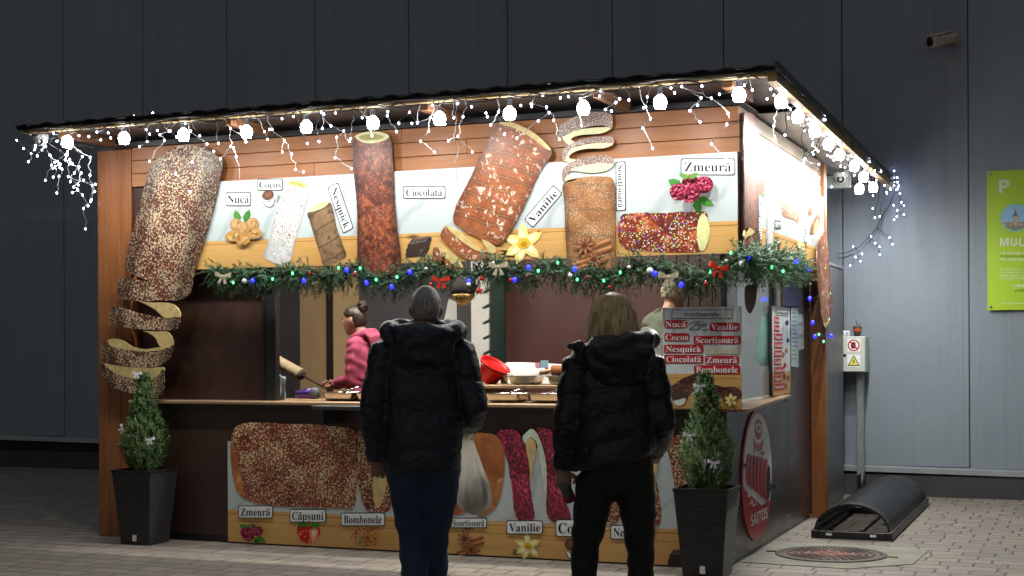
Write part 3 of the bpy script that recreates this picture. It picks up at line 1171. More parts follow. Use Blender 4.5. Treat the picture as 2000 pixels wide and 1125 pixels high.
icon('coconut', FRONT, (530, 389), 19, US, OF, 3)
icon('chocolate', FRONT, (822, 482), 26, US, OF, 4)
icon('vanilla', FRONT, (1022, 477), 42, US, OF, 5)
icon('raspberries', FRONT, (1351, 374), 42, US, OF, 6)


# big cut-outs standing proud of the sign
def cutout(label, parts, at_px, pl=FRONT, off=.025, name='pastry_cutout'):
    q = pl.uv(*at_px)
    t = thing(name, label, 'sign', pl.pt(q[0], q[1], off))
    for i, (nm, ms, pts, am, lift, ang, sm) in enumerate(parts):
        m = MB()
        u = shape(pl, pts, sm, am, i)
        m.sheet(pl, u, off + lift, .009 if lift < .004 else .0012, 0, ang)
        m.build(nm, ms, t)
    return t


k = crop(2.812, 150, 450)
r1 = [(313, 312), (335, 296), (358, 285), (385, 284), (408, 291), (441, 315), (437, 345), (430, 380), (420, 420), (406, 470), (394, 505), (385, 540), (379, 570), (370, 580),
      (349, 588), (310, 586), (292, 590), (250, 585), (237, 578), (235, 566), (240, 545), (258, 544), (300, 551), (275, 540), (251, 527), (254, 500), (262, 465), (280, 400), (296, 340)]
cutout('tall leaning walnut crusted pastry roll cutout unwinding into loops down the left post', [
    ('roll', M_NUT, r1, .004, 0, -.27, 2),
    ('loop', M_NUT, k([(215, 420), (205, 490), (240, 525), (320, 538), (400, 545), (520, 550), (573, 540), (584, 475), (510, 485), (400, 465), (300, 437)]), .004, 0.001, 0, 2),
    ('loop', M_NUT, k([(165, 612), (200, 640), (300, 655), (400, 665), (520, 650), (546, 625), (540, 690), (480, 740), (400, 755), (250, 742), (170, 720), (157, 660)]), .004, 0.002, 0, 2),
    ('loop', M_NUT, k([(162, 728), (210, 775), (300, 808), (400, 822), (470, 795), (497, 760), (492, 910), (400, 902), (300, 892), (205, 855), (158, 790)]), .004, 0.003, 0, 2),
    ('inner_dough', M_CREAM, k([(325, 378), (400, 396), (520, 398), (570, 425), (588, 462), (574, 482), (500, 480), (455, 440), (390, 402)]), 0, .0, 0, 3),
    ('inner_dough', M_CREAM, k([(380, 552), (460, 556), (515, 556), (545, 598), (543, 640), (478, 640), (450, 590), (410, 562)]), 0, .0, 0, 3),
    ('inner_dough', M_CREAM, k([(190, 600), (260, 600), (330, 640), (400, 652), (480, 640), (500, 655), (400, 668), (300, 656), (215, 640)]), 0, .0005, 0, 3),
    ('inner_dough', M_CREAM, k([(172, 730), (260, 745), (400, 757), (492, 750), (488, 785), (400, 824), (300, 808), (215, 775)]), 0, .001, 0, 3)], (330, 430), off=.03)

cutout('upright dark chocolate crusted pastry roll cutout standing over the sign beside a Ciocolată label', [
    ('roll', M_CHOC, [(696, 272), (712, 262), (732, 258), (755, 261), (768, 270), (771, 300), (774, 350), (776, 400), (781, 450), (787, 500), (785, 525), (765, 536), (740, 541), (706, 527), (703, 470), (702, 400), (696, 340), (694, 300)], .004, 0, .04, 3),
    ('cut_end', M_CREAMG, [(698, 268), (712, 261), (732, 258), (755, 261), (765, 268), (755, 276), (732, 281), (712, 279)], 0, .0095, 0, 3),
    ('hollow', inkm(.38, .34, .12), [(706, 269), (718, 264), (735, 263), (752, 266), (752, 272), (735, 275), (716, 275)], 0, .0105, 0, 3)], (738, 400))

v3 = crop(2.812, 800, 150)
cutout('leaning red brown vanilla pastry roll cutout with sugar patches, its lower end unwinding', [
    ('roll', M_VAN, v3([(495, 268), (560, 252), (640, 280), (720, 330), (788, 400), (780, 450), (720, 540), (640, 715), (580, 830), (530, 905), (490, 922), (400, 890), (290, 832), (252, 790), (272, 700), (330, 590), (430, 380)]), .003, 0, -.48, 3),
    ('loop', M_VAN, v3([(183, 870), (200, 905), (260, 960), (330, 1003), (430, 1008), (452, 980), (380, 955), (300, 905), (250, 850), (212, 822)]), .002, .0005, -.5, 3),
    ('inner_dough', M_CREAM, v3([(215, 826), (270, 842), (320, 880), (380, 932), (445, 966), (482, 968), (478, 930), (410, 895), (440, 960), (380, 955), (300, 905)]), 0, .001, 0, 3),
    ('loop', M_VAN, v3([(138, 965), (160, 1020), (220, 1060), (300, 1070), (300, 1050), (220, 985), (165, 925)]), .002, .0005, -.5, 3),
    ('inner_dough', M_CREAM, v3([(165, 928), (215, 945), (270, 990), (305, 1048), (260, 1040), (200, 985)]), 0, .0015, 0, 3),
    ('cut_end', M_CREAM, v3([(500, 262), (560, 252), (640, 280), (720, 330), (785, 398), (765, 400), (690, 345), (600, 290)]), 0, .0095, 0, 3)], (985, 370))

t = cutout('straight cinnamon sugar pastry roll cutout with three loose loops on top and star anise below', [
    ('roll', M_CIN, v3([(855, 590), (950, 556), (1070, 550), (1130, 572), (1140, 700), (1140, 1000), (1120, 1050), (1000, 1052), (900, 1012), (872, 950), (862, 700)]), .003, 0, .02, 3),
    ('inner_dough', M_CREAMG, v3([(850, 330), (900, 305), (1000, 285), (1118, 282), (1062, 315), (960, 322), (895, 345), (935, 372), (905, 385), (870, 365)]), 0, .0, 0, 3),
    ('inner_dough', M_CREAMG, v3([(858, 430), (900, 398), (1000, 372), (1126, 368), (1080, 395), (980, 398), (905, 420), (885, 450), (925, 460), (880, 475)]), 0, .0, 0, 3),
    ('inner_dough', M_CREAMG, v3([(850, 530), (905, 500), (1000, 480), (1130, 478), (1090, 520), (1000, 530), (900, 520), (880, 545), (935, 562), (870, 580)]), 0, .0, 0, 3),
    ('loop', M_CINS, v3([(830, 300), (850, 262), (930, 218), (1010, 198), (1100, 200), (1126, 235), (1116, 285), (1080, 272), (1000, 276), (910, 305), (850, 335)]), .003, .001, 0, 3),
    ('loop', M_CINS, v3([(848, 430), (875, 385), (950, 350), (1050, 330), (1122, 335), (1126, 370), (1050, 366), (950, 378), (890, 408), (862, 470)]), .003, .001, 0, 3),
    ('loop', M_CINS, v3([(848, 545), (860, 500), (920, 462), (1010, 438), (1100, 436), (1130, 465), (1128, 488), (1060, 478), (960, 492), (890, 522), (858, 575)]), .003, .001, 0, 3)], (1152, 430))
icon('anise', FRONT, (1158, 492), 38, t, .036, 8)

# corner roll and side sign
SSG = thing('side_sign', 'pale side sign with pastry rolls and narrow upright labels on the stall right end', 'sign', (.012, 1.5, 2.3))
sign_base('board', SIDE, .25, 2.97, 2.022, 2.226, 2.664, SSG, .012)
s2 = crop(4.5, 1440, 280)
SO = .0135
m = MB()
m.sheet(SIDE, shape(SIDE, s2([(285, 215), (325, 225), (330, 300), (310, 560), (300, 760), (290, 930), (235, 930), (240, 740), (260, 520), (278, 320)]), 3, .004), SO, .001)
m.build('coconut_roll_print', M_COCO, SSG)
m = MB()
m.sheet(SIDE, shape(SIDE, s2([(375, 320), (400, 305), (500, 345), (520, 370), (525, 690), (480, 670), (400, 645), (375, 600)]), 3, .006), SO, .001)
m.build('walnut_roll_print', M_NUT2, SSG)
m = MB()
m.sheet(SIDE, shape(SIDE, s2([(165, 320), (180, 270), (215, 290), (230, 350), (220, 430), (185, 450), (165, 410)])), SO, .001)
m.sheet(SIDE, shape(SIDE, s2([(195, 450), (215, 430), (228, 450), (210, 478)])), SO + .0012, .001, 1)
m.build('strawberry_print', [inkm(.45, .10, .08), inkm(.08, .22, .05)], SSG)
for nm, ms, pts in (('spiral_roll_print', M_VAN, [(610, 600), (640, 520), (690, 470), (706, 520), (690, 580), (625, 640)]),
                    ('spiral_roll_print', M_VAN, [(625, 790), (645, 700), (700, 620), (716, 680), (690, 760), (645, 800)])):
    m = MB()
    m.sheet(SIDE, shape(SIDE, s2(pts), 3), SO, .001)
    o = m.build(nm, ms, SSG)
    cc = np.mean(np.array(pts), axis=0)
    m = MB()
    m.sheet(SIDE, shape(SIDE, s2([tuple(cc + (np.array(p) - cc) * np.array([.5, .75]) + np.array([8, 14])) for p in pts]), 3), SO + .0012, .0006)
    m.build('inner_dough', M_CREAM, o)
icon('vanilla', SIDE, (1560, 481), 9, SSG, SO, 9)
icon('coconut', SIDE, (1515, 470), 7, SSG, SO, 10)
name_plate(SIDE, [(1484, 392), (1484, 470), (1478, 470), (1478, 392)], 'Căpșuni', SSG, SO, rad=.1, bw=.008)
name_plate(SIDE, [(1573, 397), (1573, 474), (1568, 474), (1568, 397)], 'Vanilie', SSG, SO, rad=.1, bw=.008)
name_plate(SIDE, (1510, 431, 1522, 447), 'Cocos', SSG, SO, rad=.1, bw=.01)
cutout('greyish pastry roll cutout fixed to the front corner of the side wall', [
    ('roll', M_CHOC, c4([(690, 360), (705, 338), (735, 345), (765, 385), (772, 520), (775, 720), (770, 955), (750, 990), (722, 966), (695, 985), (692, 760), (688, 520)]), .004, 0, 0, 3),
    ('loop', M_CHOC, c4([(693, 1035), (735, 1010), (772, 985), (778, 1110), (695, 1130)]), .003, 0, 0, 2),
    ('inner_dough', M_CREAM, c4([(694, 985), (722, 968), (750, 992), (768, 988), (735, 1012), (693, 1036)]), 0, 0, 0, 2)], (1460, 340), SIDE, .02)
cutout('long dark red pastry cutout hanging down the right corner post', [
    ('roll', M_VAN, [(1588, 470), (1600, 452), (1604, 470), (1608, 520), (1612, 570), (1614, 600), (1608, 628), (1600, 641), (1594, 625), (1589, 590), (1584, 540), (1583, 500)], .004, 0, .1, 3),
    ('cream_tip', M_CREAM, [(1609, 622), (1600, 641), (1595, 628), (1602, 632)], 0, .0095, 0, 2)], (1598, 550), SIDE, .045)

# lower sign
LS = thing('lower_sign', 'long lower sign on the counter front showing big pastry rolls with fruit and flavour names', 'sign', (-2.0, -.012, 0))
sign_base('board', LOWER, -3.829, -.105, .012, .247, .75, LS, .006)
LO = .0072
c5, c6, c7 = crop(2.812, 150, 725), crop(2.812, 600, 725), crop(2.812, 1050, 725)
def lp(nm, ms, pts, am=.004, lift=0, ang=0.0, sm=3):
    m = MB()
    m.sheet(LOWER, shape(LOWER, pts, sm, am, len(nm)), LO + lift, .002, 0, ang)
    return m.build(nm, ms, LS)
o = lp('walnut_roll_print', M_NUT2, [(465, 832), (490, 825), (530, 826), (570, 828), (600, 828), (648, 832), (694, 839), (699, 870), (699, 920), (694, 990), (670, 993), (620, 991), (560, 989), (506, 983), (472, 968), (458, 938), (452, 890), (455, 850)], .005)
m = MB()
m.sheet(LOWER, shape(LOWER, [(452, 880), (458, 870), (468, 910), (478, 960), (472, 968), (458, 938)], 3), LO + .002, .0006)
m.build('crust_edge', M_PLAIN, o)
lp('walnut_loop_print', M_NUT2, [(700, 842), (740, 848), (766, 870), (770, 930), (766, 990), (752, 1000), (735, 999), (712, 989), (700, 930)])
lp('inner_dough_print', M_CREAM, [(731, 905), (745, 895), (755, 920), (756, 953), (746, 985), (738, 992), (731, 967)], 0, .0022)
lp('walnut_loop_print', M_NUT2, [(790, 845), (840, 846), (872, 880), (884, 940), (882, 985), (868, 1003), (830, 1000), (800, 930)])
lp('plain_loop_print', M_PLAIN, [(872, 850), (895, 850), (914, 900), (920, 960), (917, 995), (900, 1004), (886, 999), (880, 930)], .002, 0, .1)
lp('plain_loop_print', M_PLAIN, [(925, 852), (950, 846), (972, 852), (986, 885), (985, 938), (971, 988), (942, 1008), (922, 988), (908, 920)], .002, .0004, -.3)
lp('raspberry_loop_print', M_RASP, c6([(1045, 347), (1100, 318), (1160, 332), (1195, 400), (1222, 500), (1228, 640), (1252, 800), (1212, 822), (1150, 800), (1130, 650), (1100, 480)]), .006)
o = lp('raspberry_loop_print', M_RASP, c7([(0, 315), (45, 312), (92, 350), (102, 480), (130, 640), (187, 800), (140, 830), (95, 830), (55, 780), (48, 640), (36, 480), (10, 380)]), .006)
lp('inner_dough_print', mat('minty_cream', (.58, .66, .52), .4, var=.12, vs=15), c6([(1188, 362), (1215, 330), (1245, 318), (1285, 380), (1318, 520), (1317, 720), (1300, 600), (1275, 440), (1258, 380), (1225, 365), (1205, 400)]), .002, .0024)
lp('inner_dough_print', M_CREAM, c6([(1205, 400), (1225, 368), (1255, 385), (1262, 440), (1245, 520), (1236, 600), (1222, 500)]), 0, .0028)
lp('walnut_loop_print', M_NUT2, [(1140, 850), (1180, 850), (1205, 900), (1215, 960), (1210, 1015), (1180, 1020), (1165, 960)], .005)
lp('walnut_loop_print', M_NUT2, [(1225, 850), (1256, 852), (1277, 915), (1291, 985), (1288, 1025), (1263, 1025), (1247, 985), (1232, 920)], .005)
lp('inner_dough_print', M_CREAM, [(1268, 880), (1284, 880), (1287, 905), (1282, 930), (1279, 918)], 0, .0022)
lp('walnut_loop_print', M_NUT2, [(1304, 862), (1315, 851), (1345, 856), (1370, 900), (1385, 1000), (1380, 1040), (1345, 1040), (1330, 1000), (1316, 930)], .005)
for bx, tx in (((468, 987, 535, 1012), 'Zmeură'), ((568, 994, 639, 1020), 'Căpșuni'), ((668, 1001, 754, 1027), 'Bombonele'),
               ((882, 1011, 953, 1031), 'Scorțișoară'), ((991, 1016, 1062, 1043), 'Vanilie'), ((1087, 1014, 1163, 1048), 'Cocos'),
               ((1194, 1025, 1279, 1053), 'Nesquick')):
    name_plate(LOWER, bx, tx, LS, LO + .004, rad=.14, fh=.6)
icon('raspberries', LOWER, (495, 1040), 24, LS, LO, 12)
icon('strawberry', LOWER, (605, 1042), 27, LS, LO, 13)
icon('sprinkles', LOWER, (719, 1049), 26, LS, LO, 14)
icon('anise', LOWER, (918, 1061), 27, LS, LO, 15)
icon('vanilla', LOWER, (1030, 1067), 28, LS, LO, 16)
icon('coconut', LOWER, (1122, 1073), 24, LS, LO, 17)
icon('chocolate', LOWER, (1330, 1088), 24, LS, LO, 18)

# menu board on the counter edge
MENU = PL('y', -.06)
MN = thing('menu_board', 'white menu board headed Sortimente with red labels and a handwritten price, at the counter corner', 'menu board', (-.22, -.06, 1.03))
u0, z1 = MENU.uv(1295, 601)
u1, z0 = MENU.uv(1450, 799)
zb = MENU.uv(1380, 730)[1]
M_MBACK = marble('menu_boards_print')
m = MB()
m.sheet(MENU, [(u0, zb), (u1, zb), (u1, z1), (u0, z1)], 0, .006, 0)
m.sheet(MENU, [(u0, z0), (u1, z0), (u1, zb), (u0, zb)], 0, .006, 1)
for f in (.16, .3, .46, .62, .8):
    u = u0 + (u1 - u0) * f
    m.sheet(MENU, [(u, zb), (u + .0025, zb), (u + .0025, z1), (u, z1)], .006, .0004, 2)
for zz in (zb - .03, zb - .09):
    m.sheet(MENU, [(u0, zz), (u1, zz), (u1, zz + .003), (u0, zz + .003)], .006, .0004, 3)
m.build('board', [mat('whitewashed_print', (.60, .66, .66), .4, var=.12, vs=9), M_BAND, inkm(.40, .45, .46), inkm(.35, .16, .04)], MN)
r3 = crop(1023 / 200, 1280, 590)
MO = .0068
name_plate(MENU, r3([(170, 75), (775, 75)]) [0] + r3([(775, 165)])[0], 'Sortimente', MN, MO, face=mat('whitewashed_print', (.6, .66, .66)), rad=.08, fh=.5, fw=.58, bw=.004, name='heading')
for b, tx in (((97, 180, 322, 262), 'Nucă'), ((548, 205, 845, 290), 'Vanilie'), ((97, 310, 347, 392), 'Cocos'), ((387, 337, 860, 422), 'Scorțișoară'),
              ((93, 425, 487, 510), 'Nesquick'), ((97, 527, 485, 612), 'Ciocolată'), ((503, 535, 840, 620), 'Zmeură'), ((390, 630, 855, 718), 'Bombonele')):
    (xa, ya), (xb, yb) = r3([(b[0], b[1]), (b[2], b[3])])
    name_plate(MENU, (xa, ya, xb, yb), tx, MN, MO, M_RED, None, M_PAPER, fh=.72, fw=.90, rad=.25)
m = MB()
m.sheet(MENU, shape(MENU, r3([(510, 452), (600, 458), (700, 470), (840, 448), (836, 520), (700, 516), (600, 524), (512, 512)]), 0), MO, .0015, 0)
m.build('masking_tape', mat('beige_tape', (.55, .52, .40), .6, var=.2, vs=60), MN)
# handwriting
def stroke(pl, pts, r, mb, off):
    P = [pl.uv(*p) for p in pts]
    mb.tube([pl.pt(p[0], p[1], off) for p in cat_rom(P, 3, False)], r, 5)
m = MB()
for pts in ([(352, 225), (375, 200), (398, 210), (395, 235), (350, 272), (405, 268)],
            [(455, 198), (425, 202), (420, 230), (445, 228), (458, 248), (440, 272), (415, 270)]):
    stroke(MENU, r3(pts), .0025, m, MO)
for pts in ([(470, 243), (470, 218), (482, 222), (472, 230), (484, 243)], [(495, 222), (488, 235), (497, 242), (503, 230), (495, 222)], [(508, 242), (510, 220), (518, 240), (522, 218)],
            [(478, 270), (472, 280), (486, 280), (482, 286)], [(490, 272), (490, 282), (497, 280), (492, 272)], [(500, 272), (503, 282), (508, 276)], [(518, 272), (512, 280), (518, 292), (508, 292)], [(524, 284), (526, 272), (534, 270)]):
    stroke(MENU, r3(pts), .0014, m, MO)
m.build('handwriting', M_INK, MN)
for nm, ms, pts in (('pastry_print', M_CINDARK, [(135, 870), (200, 815), (280, 765), (420, 705), (462, 712), (490, 780), (470, 850), (390, 900), (320, 935), (165, 950)]),
                    ('pastry_print', M_CINDARK, [(480, 810), (600, 825), (700, 850), (800, 845), (862, 890), (862, 950), (780, 972), (600, 995), (500, 965), (470, 880)])):
    m = MB()
    m.sheet(MENU, shape(MENU, r3(pts), 3, .003), MO, .0012, 0, .4)
    m.build(nm, ms, MN)
m = MB()
m.sheet(MENU, shape(MENU, r3([(175, 930), (240, 885), (320, 900), (330, 960), (260, 990), (185, 985)])), MO + .0012, .0006, 0)
m.sheet(MENU, shape(MENU, r3([(190, 985), (240, 975), (305, 960), (298, 1010), (245, 1036), (200, 1015)])), MO + .0018, .0006, 1)
m.build('coconut_print', [inkm(.07, .05, .035), inkm(.62, .72, .62)], MN)
icon('walnuts', MENU, (1403, 787), 15, MN, MO + .002, 20)
icon('vanilla', MENU, (1428, 781), 14, MN, MO + .002, 21)

# side menu and papers on the side wall
SM = PL('x', -.088)
SB = thing('side_menu_board', 'narrow white menu board with a column of red labels on the side of the stall', 'menu board', (-.088, 1.5, 1.06))
s5 = crop(3.75, 1440, 500)
qa, qb, qc, qd = [SM.uv(*p) for p in s5([(256, 370), (376, 376), (382, 1000), (262, 1026)])]
uL, uR, zT, zB = qa[0], qb[0] + .03, (qa[1] + qb[1]) / 2, (qc[1] + qd[1]) / 2
m = MB()
zm = zB + (zT - zB) * .26
m.sheet(SM, [(uL, zm), (uR, zm), (uR, zT), (uL, zT)], 0.0, .008, 0)
m.sheet(SM, [(uL, zB), (uR, zB), (uR, zm), (uL, zm)], 0.0, .008, 1)
m.build('board', [mat('whitewashed_print', (.6, .66, .66)), M_BAND], SB)
def smp(fx, fz):
    return (uL + (uR - uL) * fx, zB + (zT - zB) * fz)
def sm_label(x0, x1, f0, f1, s, frame, face, ink):
    ob = MB()
    ob.sheet(SM, [smp(x0, f0), smp(x1, f0), smp(x1, f1), smp(x0, f1)], .0085, .0008, 0)
    if face is not None:
        ob.sheet(SM, [smp(x0 + .03, f0 + .006), smp(x1 - .03, f0 + .006), smp(x1 - .03, f1 - .006), smp(x0 + .03, f1 - .006)], .0095, .0006, 1)
    o = ob.build('flavour_label', [frame, face or frame], SB)
    v, f = text_shape(s, 'serif')
    mm = MB()
    xa, xb = v[:, 0].min(), v[:, 0].max()
    mm.add([SM.pt(*smp(x0 + (x1 - x0) * (.06 + .88 * (x - xa) / (xb - xa)), f0 + (f1 - f0) * (.24 + .58 * y / .7)), .0112) for x, y in v], f)
    mm.build('lettering', ink, o)
sm_label(.15, .85, .90, .965, 'Sortimente', M_INK, M_PAPER, M_INK)
for i, (s, w) in enumerate((('Nucă', .3), ('Cocos', .3), ('Nesquick', .48), ('Ciocolată', .48), ('Zmeură', .45), ('Vanilie', .4), ('Scorțișoară', .58), ('Căpșuni', .42), ('Bombonele', .58))):
    zc = .845 - i * .0945
    sm_label(.05, .05 + w, zc - .037, zc + .037, s, M_RED, None, M_PAPER)
m = MB()
R = random.Random(5)
for i, (fx, fz, col) in enumerate(((.8, .82, (.06, .06, .07)), (.55, .75, (.6, .6, .6)), (.85, .62, (.05, .06, .05)), (.75, .5, (.30, .17, .06)), (.55, .45, (.3, .17, .06)), (.65, .33, (.45, .03, .05)), (.62, .2, (.07, .03, .02)), (.85, .18, (.45, .05, .05)), (.72, .09, (.3, .17, .07)))):
    pts = [smp(fx + .11 * math.cos(a) * R.uniform(.6, 1.1), fz + .035 * math.sin(a) * R.uniform(.6, 1.1)) for a in [k * .628 for k in range(10)]]
    m.sheet(SM, pts, .0085, .0006, i)
m.build('ingredient_print', [inkm(*c) for c in ((.06, .06, .07), (.6, .6, .6), (.05, .06, .05), (.30, .17, .06), (.3, .17, .061), (.45, .03, .05), (.07, .03, .02), (.45, .05, .05), (.3, .17, .07))], SB)
def paper(px0, label, tint, lines, seed, off=.0):
    qs = [SM.uv(*p) for p in px0]
    c = np.mean(qs, axis=0)
    t = thing('paper_notice', label, 'notice', SM.pt(c[0], c[1], off))
    m = MB()
    m.sheet(SM, qs, off, .0012, 0)
    m.build('sheet_of_paper', tint, t)
    m = MB()
    R = random.Random(seed)
    a, b, d, e = qs
    for i in range(lines):
        f = .08 + .84 * i / lines
        L = R.uniform(.5, .82)
        p, q = a + (e - a) * f, b + (d - b) * f
        h = (e - a) * (.3 * .84 / lines)
        m.sheet(SM, [p + (q - p) * .1 + h, p + (q - p) * (.1 + L) + h, p + (q - p) * (.1 + L), p + (q - p) * .1], off + .0014, .0005, 0)
    m.build('printed_lines', inkm(.30, .32, .34), t)
    return t
paper(s5([(338, 150), (478, 165), (480, 372), (338, 365)]), 'grey sheet of small print taped high on the stall side under the garland', inkm(.46, .49, .54), 10, 3, .003)
paper(s5([(384, 376), (436, 376), (440, 815), (386, 810)]), 'tall teal headed price sheet beside the narrow side menu', inkm(.42, .56, .55), 12, 4, .012)
paper(s5([(442, 374), (484, 374), (488, 680), (444, 690)]), 'plain grey paper curling at the bottom, last sheet before the corner post', inkm(.52, .55, .58), 3, 6, .003)

# round logo plate on the side wall
LG = thing('logo_plate', 'round white and red plate with a pastry roll emblem and the word SAITOS', 'sign', (-.094, .9, .53))
l4 = crop(388 / 100, 1430, 780)
T, Rr, B, L = [SLOW.uv(*p) for p in l4([(180, 75), (295, 560), (190, 1065), (63, 520)])]
cu, cz, ru, rzv = (L[0] + Rr[0]) / 2, (T[1] + B[1]) / 2, (Rr[0] - L[0]) / 2, (T[1] - B[1]) / 2
def oval(k, n=48):
    return [(cu + ru * k * math.cos(2 * math.pi * i / n), cz + rzv * k * math.sin(2 * math.pi * i / n)) for i in range(n)]
M_LRED = mat('logo_red', (.40, .022, .032), .35, var=.06)
M_LWH = mat('logo_white', (.72, .74, .73), .35, var=.03)
m = MB()
m.sheet(SLOW, oval(1), .002, .010, 0)
m.build('plate', M_LRED, LG)
m = MB()
zcut = cz - rzv * .17
R0 = SLOW.uv(*l4([(90, 690)])[0]); R1 = SLOW.uv(*l4([(215, 805)])[0]); R2 = SLOW.uv(*l4([(262, 790)])[0])
up = [p for p in oval(.93, 72) if p[1] > SLOW.uv(*l4([(90, 700)])[0])[1] - (p[0] - R0[0]) * .0 or p[0] > cu + ru * .5 and p[1] > R2[1]]
up = [p for p in oval(.93, 72) if (p[0] < cu and p[1] > R0[1]) or (p[0] >= cu and p[1] > R2[1])]
ang = sorted(up, key=lambda p: math.atan2(p[1] - cz, p[0] - cu) % (2 * math.pi) if math.atan2(p[1] - cz, p[0] - cu) > -1.2 else math.atan2(p[1] - cz, p[0] - cu) + 2 * math.pi)
a0 = [(p, (math.atan2(p[1] - cz, p[0] - cu) + math.pi / 2) % (2 * math.pi)) for p in up]
up = [p for p, a in sorted(a0, key=lambda q: q[1])]
m.sheet(SLOW, up + [tuple(R0), tuple(R1)], .012, .001, 0)
o = m.build('white_field', M_LWH, LG)
m = MB()
lay = .0132
def lg(pts, mi_, k=2):
    global lay
    m.sheet(SLOW, cat_rom([SLOW.uv(*p) for p in l4(pts)], k) if k else [SLOW.uv(*p) for p in l4(pts)], lay, .0006, mi_)
    lay += .0006
lg([(160, 175), (188, 150), (212, 175), (214, 260), (200, 300), (172, 300), (158, 250)], 0)
lg([(165, 205), (187, 180), (212, 210), (187, 255)], 1)
lg([(172, 212), (187, 192), (204, 214), (187, 238)], 0)
lg([(150, 290), (165, 325), (188, 335), (212, 325), (225, 295), (222, 350), (205, 390), (170, 390), (152, 350)], 0)
lg([(150, 365), (160, 400), (150, 405)], 0, 0)
lg([(228, 392), (228, 425), (192, 412)], 0, 0)
for i in range(6):
    x = 110 + i * 26
    lg([(x - 12, 470 + 8 * i - 40), (x, 412 + 8 * i), (x + 10, 425 + 8 * i), (x + 2, 540 + 8 * i), (x + 6, 690 + 16 * i - 40), (x - 2, 655 + 22 * i), (x - 14, 640 + 20 * i), (x - 20, 550 + 10 * i)], 0, 2)
lg([(245, 560), (252, 500), (268, 520), (270, 640), (262, 740), (246, 770), (238, 700)], 2)
lg([(248, 620), (260, 610), (275, 640), (290, 645), (310, 645), (310, 678), (290, 675), (272, 690), (255, 700)], 2, 0)
lg([(66, 488), (84, 486), (88, 528), (70, 510)], 2, 0)
for x, y, r in ((105, 725, 13), (128, 775, 11), (140, 800, 10), (112, 790, 7), (155, 770, 6), (158, 795, 5)):
    lg([(x - r * .7, y), (x, y - r * 1.5), (x + r * .7, y), (x, y + r * 1.5)], 1)
m.build('emblem', [M_LRED, M_LWH, inkm(.02, .03, .035)], LG)
lettering(SLOW, l4([(128, 868), (256, 806), (258, 905), (130, 978)]), 'SAITOS', M_LWH, LG, .0135, st='sans', fw=.98, fh=.80)

# =================================================================== lamps that are lit
M_BULB = mat('lit_bulb', (.9, .95, .92), .3, var=0, emit=(1.0, .985, .93), estr=BULB_POWER)
M_LED = mat('lit_white_led', (.8, .82, 1), .3, var=0, emit=(.62, .66, 1.0), estr=16)
M_LEDB = mat('lit_blue_led', (.1, .1, .9), .3, var=0, emit=(.003, .006, 1.0), estr=4)
M_LEDG = mat('lit_green_led', (.2, .9, .4), .3, var=0, emit=(.06, .85, .22), estr=2.2)
M_LEDP = mat('lit_violet_led', (.5, .2, .9), .3, var=0, emit=(.22, .04, 1.0), estr=2.5)
for _m in (M_LED, M_LEDB, M_LEDG, M_LEDP):
    _m.cycles.emission_sampling = 'NONE'
M_WIRE = mat('pale_wire', (.36, .38, .36), .5, var=.1)
M_DWIRE = mat('dark_wire', (.02, .035, .028), .5, var=.1)
M_BULBR = mat('lit_bulb_bright', (.9, .95, .92), .3, var=0, emit=(1.0, .985, .93), estr=BULB_POWER * 2.2)
M_GLOBE = mat('glowing_globe', (.9, .95, .92), .3, var=0, emit=(1.0, .985, .93), estr=26.0)
M_GLOBE2 = mat('glowing_globe_dim', (.9, .95, .92), .3, var=0, emit=(1.0, .985, .93), estr=8.0)
# a frosted globe whose assumed flat lens at the bottom throws most of the light straight down
_bm = MB()
_bm.lathe([(.031, -.0365), (.036, -.024), (.041, .0), (.036, .022), (.022, .038), (.014, .046)], 16)
_bm.f = [f for f in _bm.f if len(f) == 4]
_bm.m = [1] * len(_bm.f); _bm.sm = [True] * len(_bm.f); _bm.uv = [None] * len(_bm.f)
_bm.lathe([(.0001, -.041), (.018, -.040), (.031, -.0365)], 16, m=0)
_bm.f = [f for f in _bm.f if len(f) == 4]
_bm.m = _bm.m[:len(_bm.f)]; _bm.sm = _bm.sm[:len(_bm.f)]; _bm.uv = _bm.uv[:len(_bm.f)]
BULB_ME = _bm.mesh('bulb', [M_BULB, M_GLOBE])
BULB_ME2 = _bm.mesh('bulb', [M_BULBR, M_GLOBE2])
_bm = MB(); _bm.lathe([(.016, .046), (.018, .05), (.018, .088), (.024, .09), (.024, .10), (.010, .104)], 12)
SOCK_ME = _bm.mesh('socket', M_BLACKP)


def led_mesh(mt, r=.0062):
    b = MB()
    b.ball((0, 0, 0), (r, r, r * 1.25), 8, 5)
    return b.mesh('led_light', mt)


LED_W, LED_B, LED_G, LED_P = led_mesh(M_LED), led_mesh(M_LEDB, .014), led_mesh(M_LEDG, .009), led_mesh(M_LEDP, .008)


def inst(name, me, parent, p):
    o = bpy.data.objects.new(name, me)
    COL.objects.link(o)
    b = BASE[parent.name]
    o.parent = parent
    o.location = (p[0] - b[0], p[1] - b[1], p[2] - b[2])
    BASE[o.name] = b
    return o


def festoon(label, pts, eave, me=None):
    """pts: bulb centres; eave(p): where the cable runs above each"""
    t = thing('festoon_string', label, 'light string', pts[0], 'bulb strings under the roof edge')
    m = MB()
    line = []
    for i, p in enumerate(pts):
        e = eave(p)
        line.append((e[0], e[1], p[2] + .105))
        if i + 1 < len(pts):
            q = eave(pts[i + 1])
            line.append(((e[0] + q[0]) / 2, (e[1] + q[1]) / 2, (p[2] + pts[i + 1][2]) / 2 + .085))
    m.tube(line, .005, 6)
    m.build('cable', M_BLACKP, t)
    for p in pts:
        b = inst('bulb', me or BULB_ME, t, p)
        s = bpy.data.objects.new('socket', SOCK_ME)
        COL.objects.link(s)
        s.parent = b
    return t


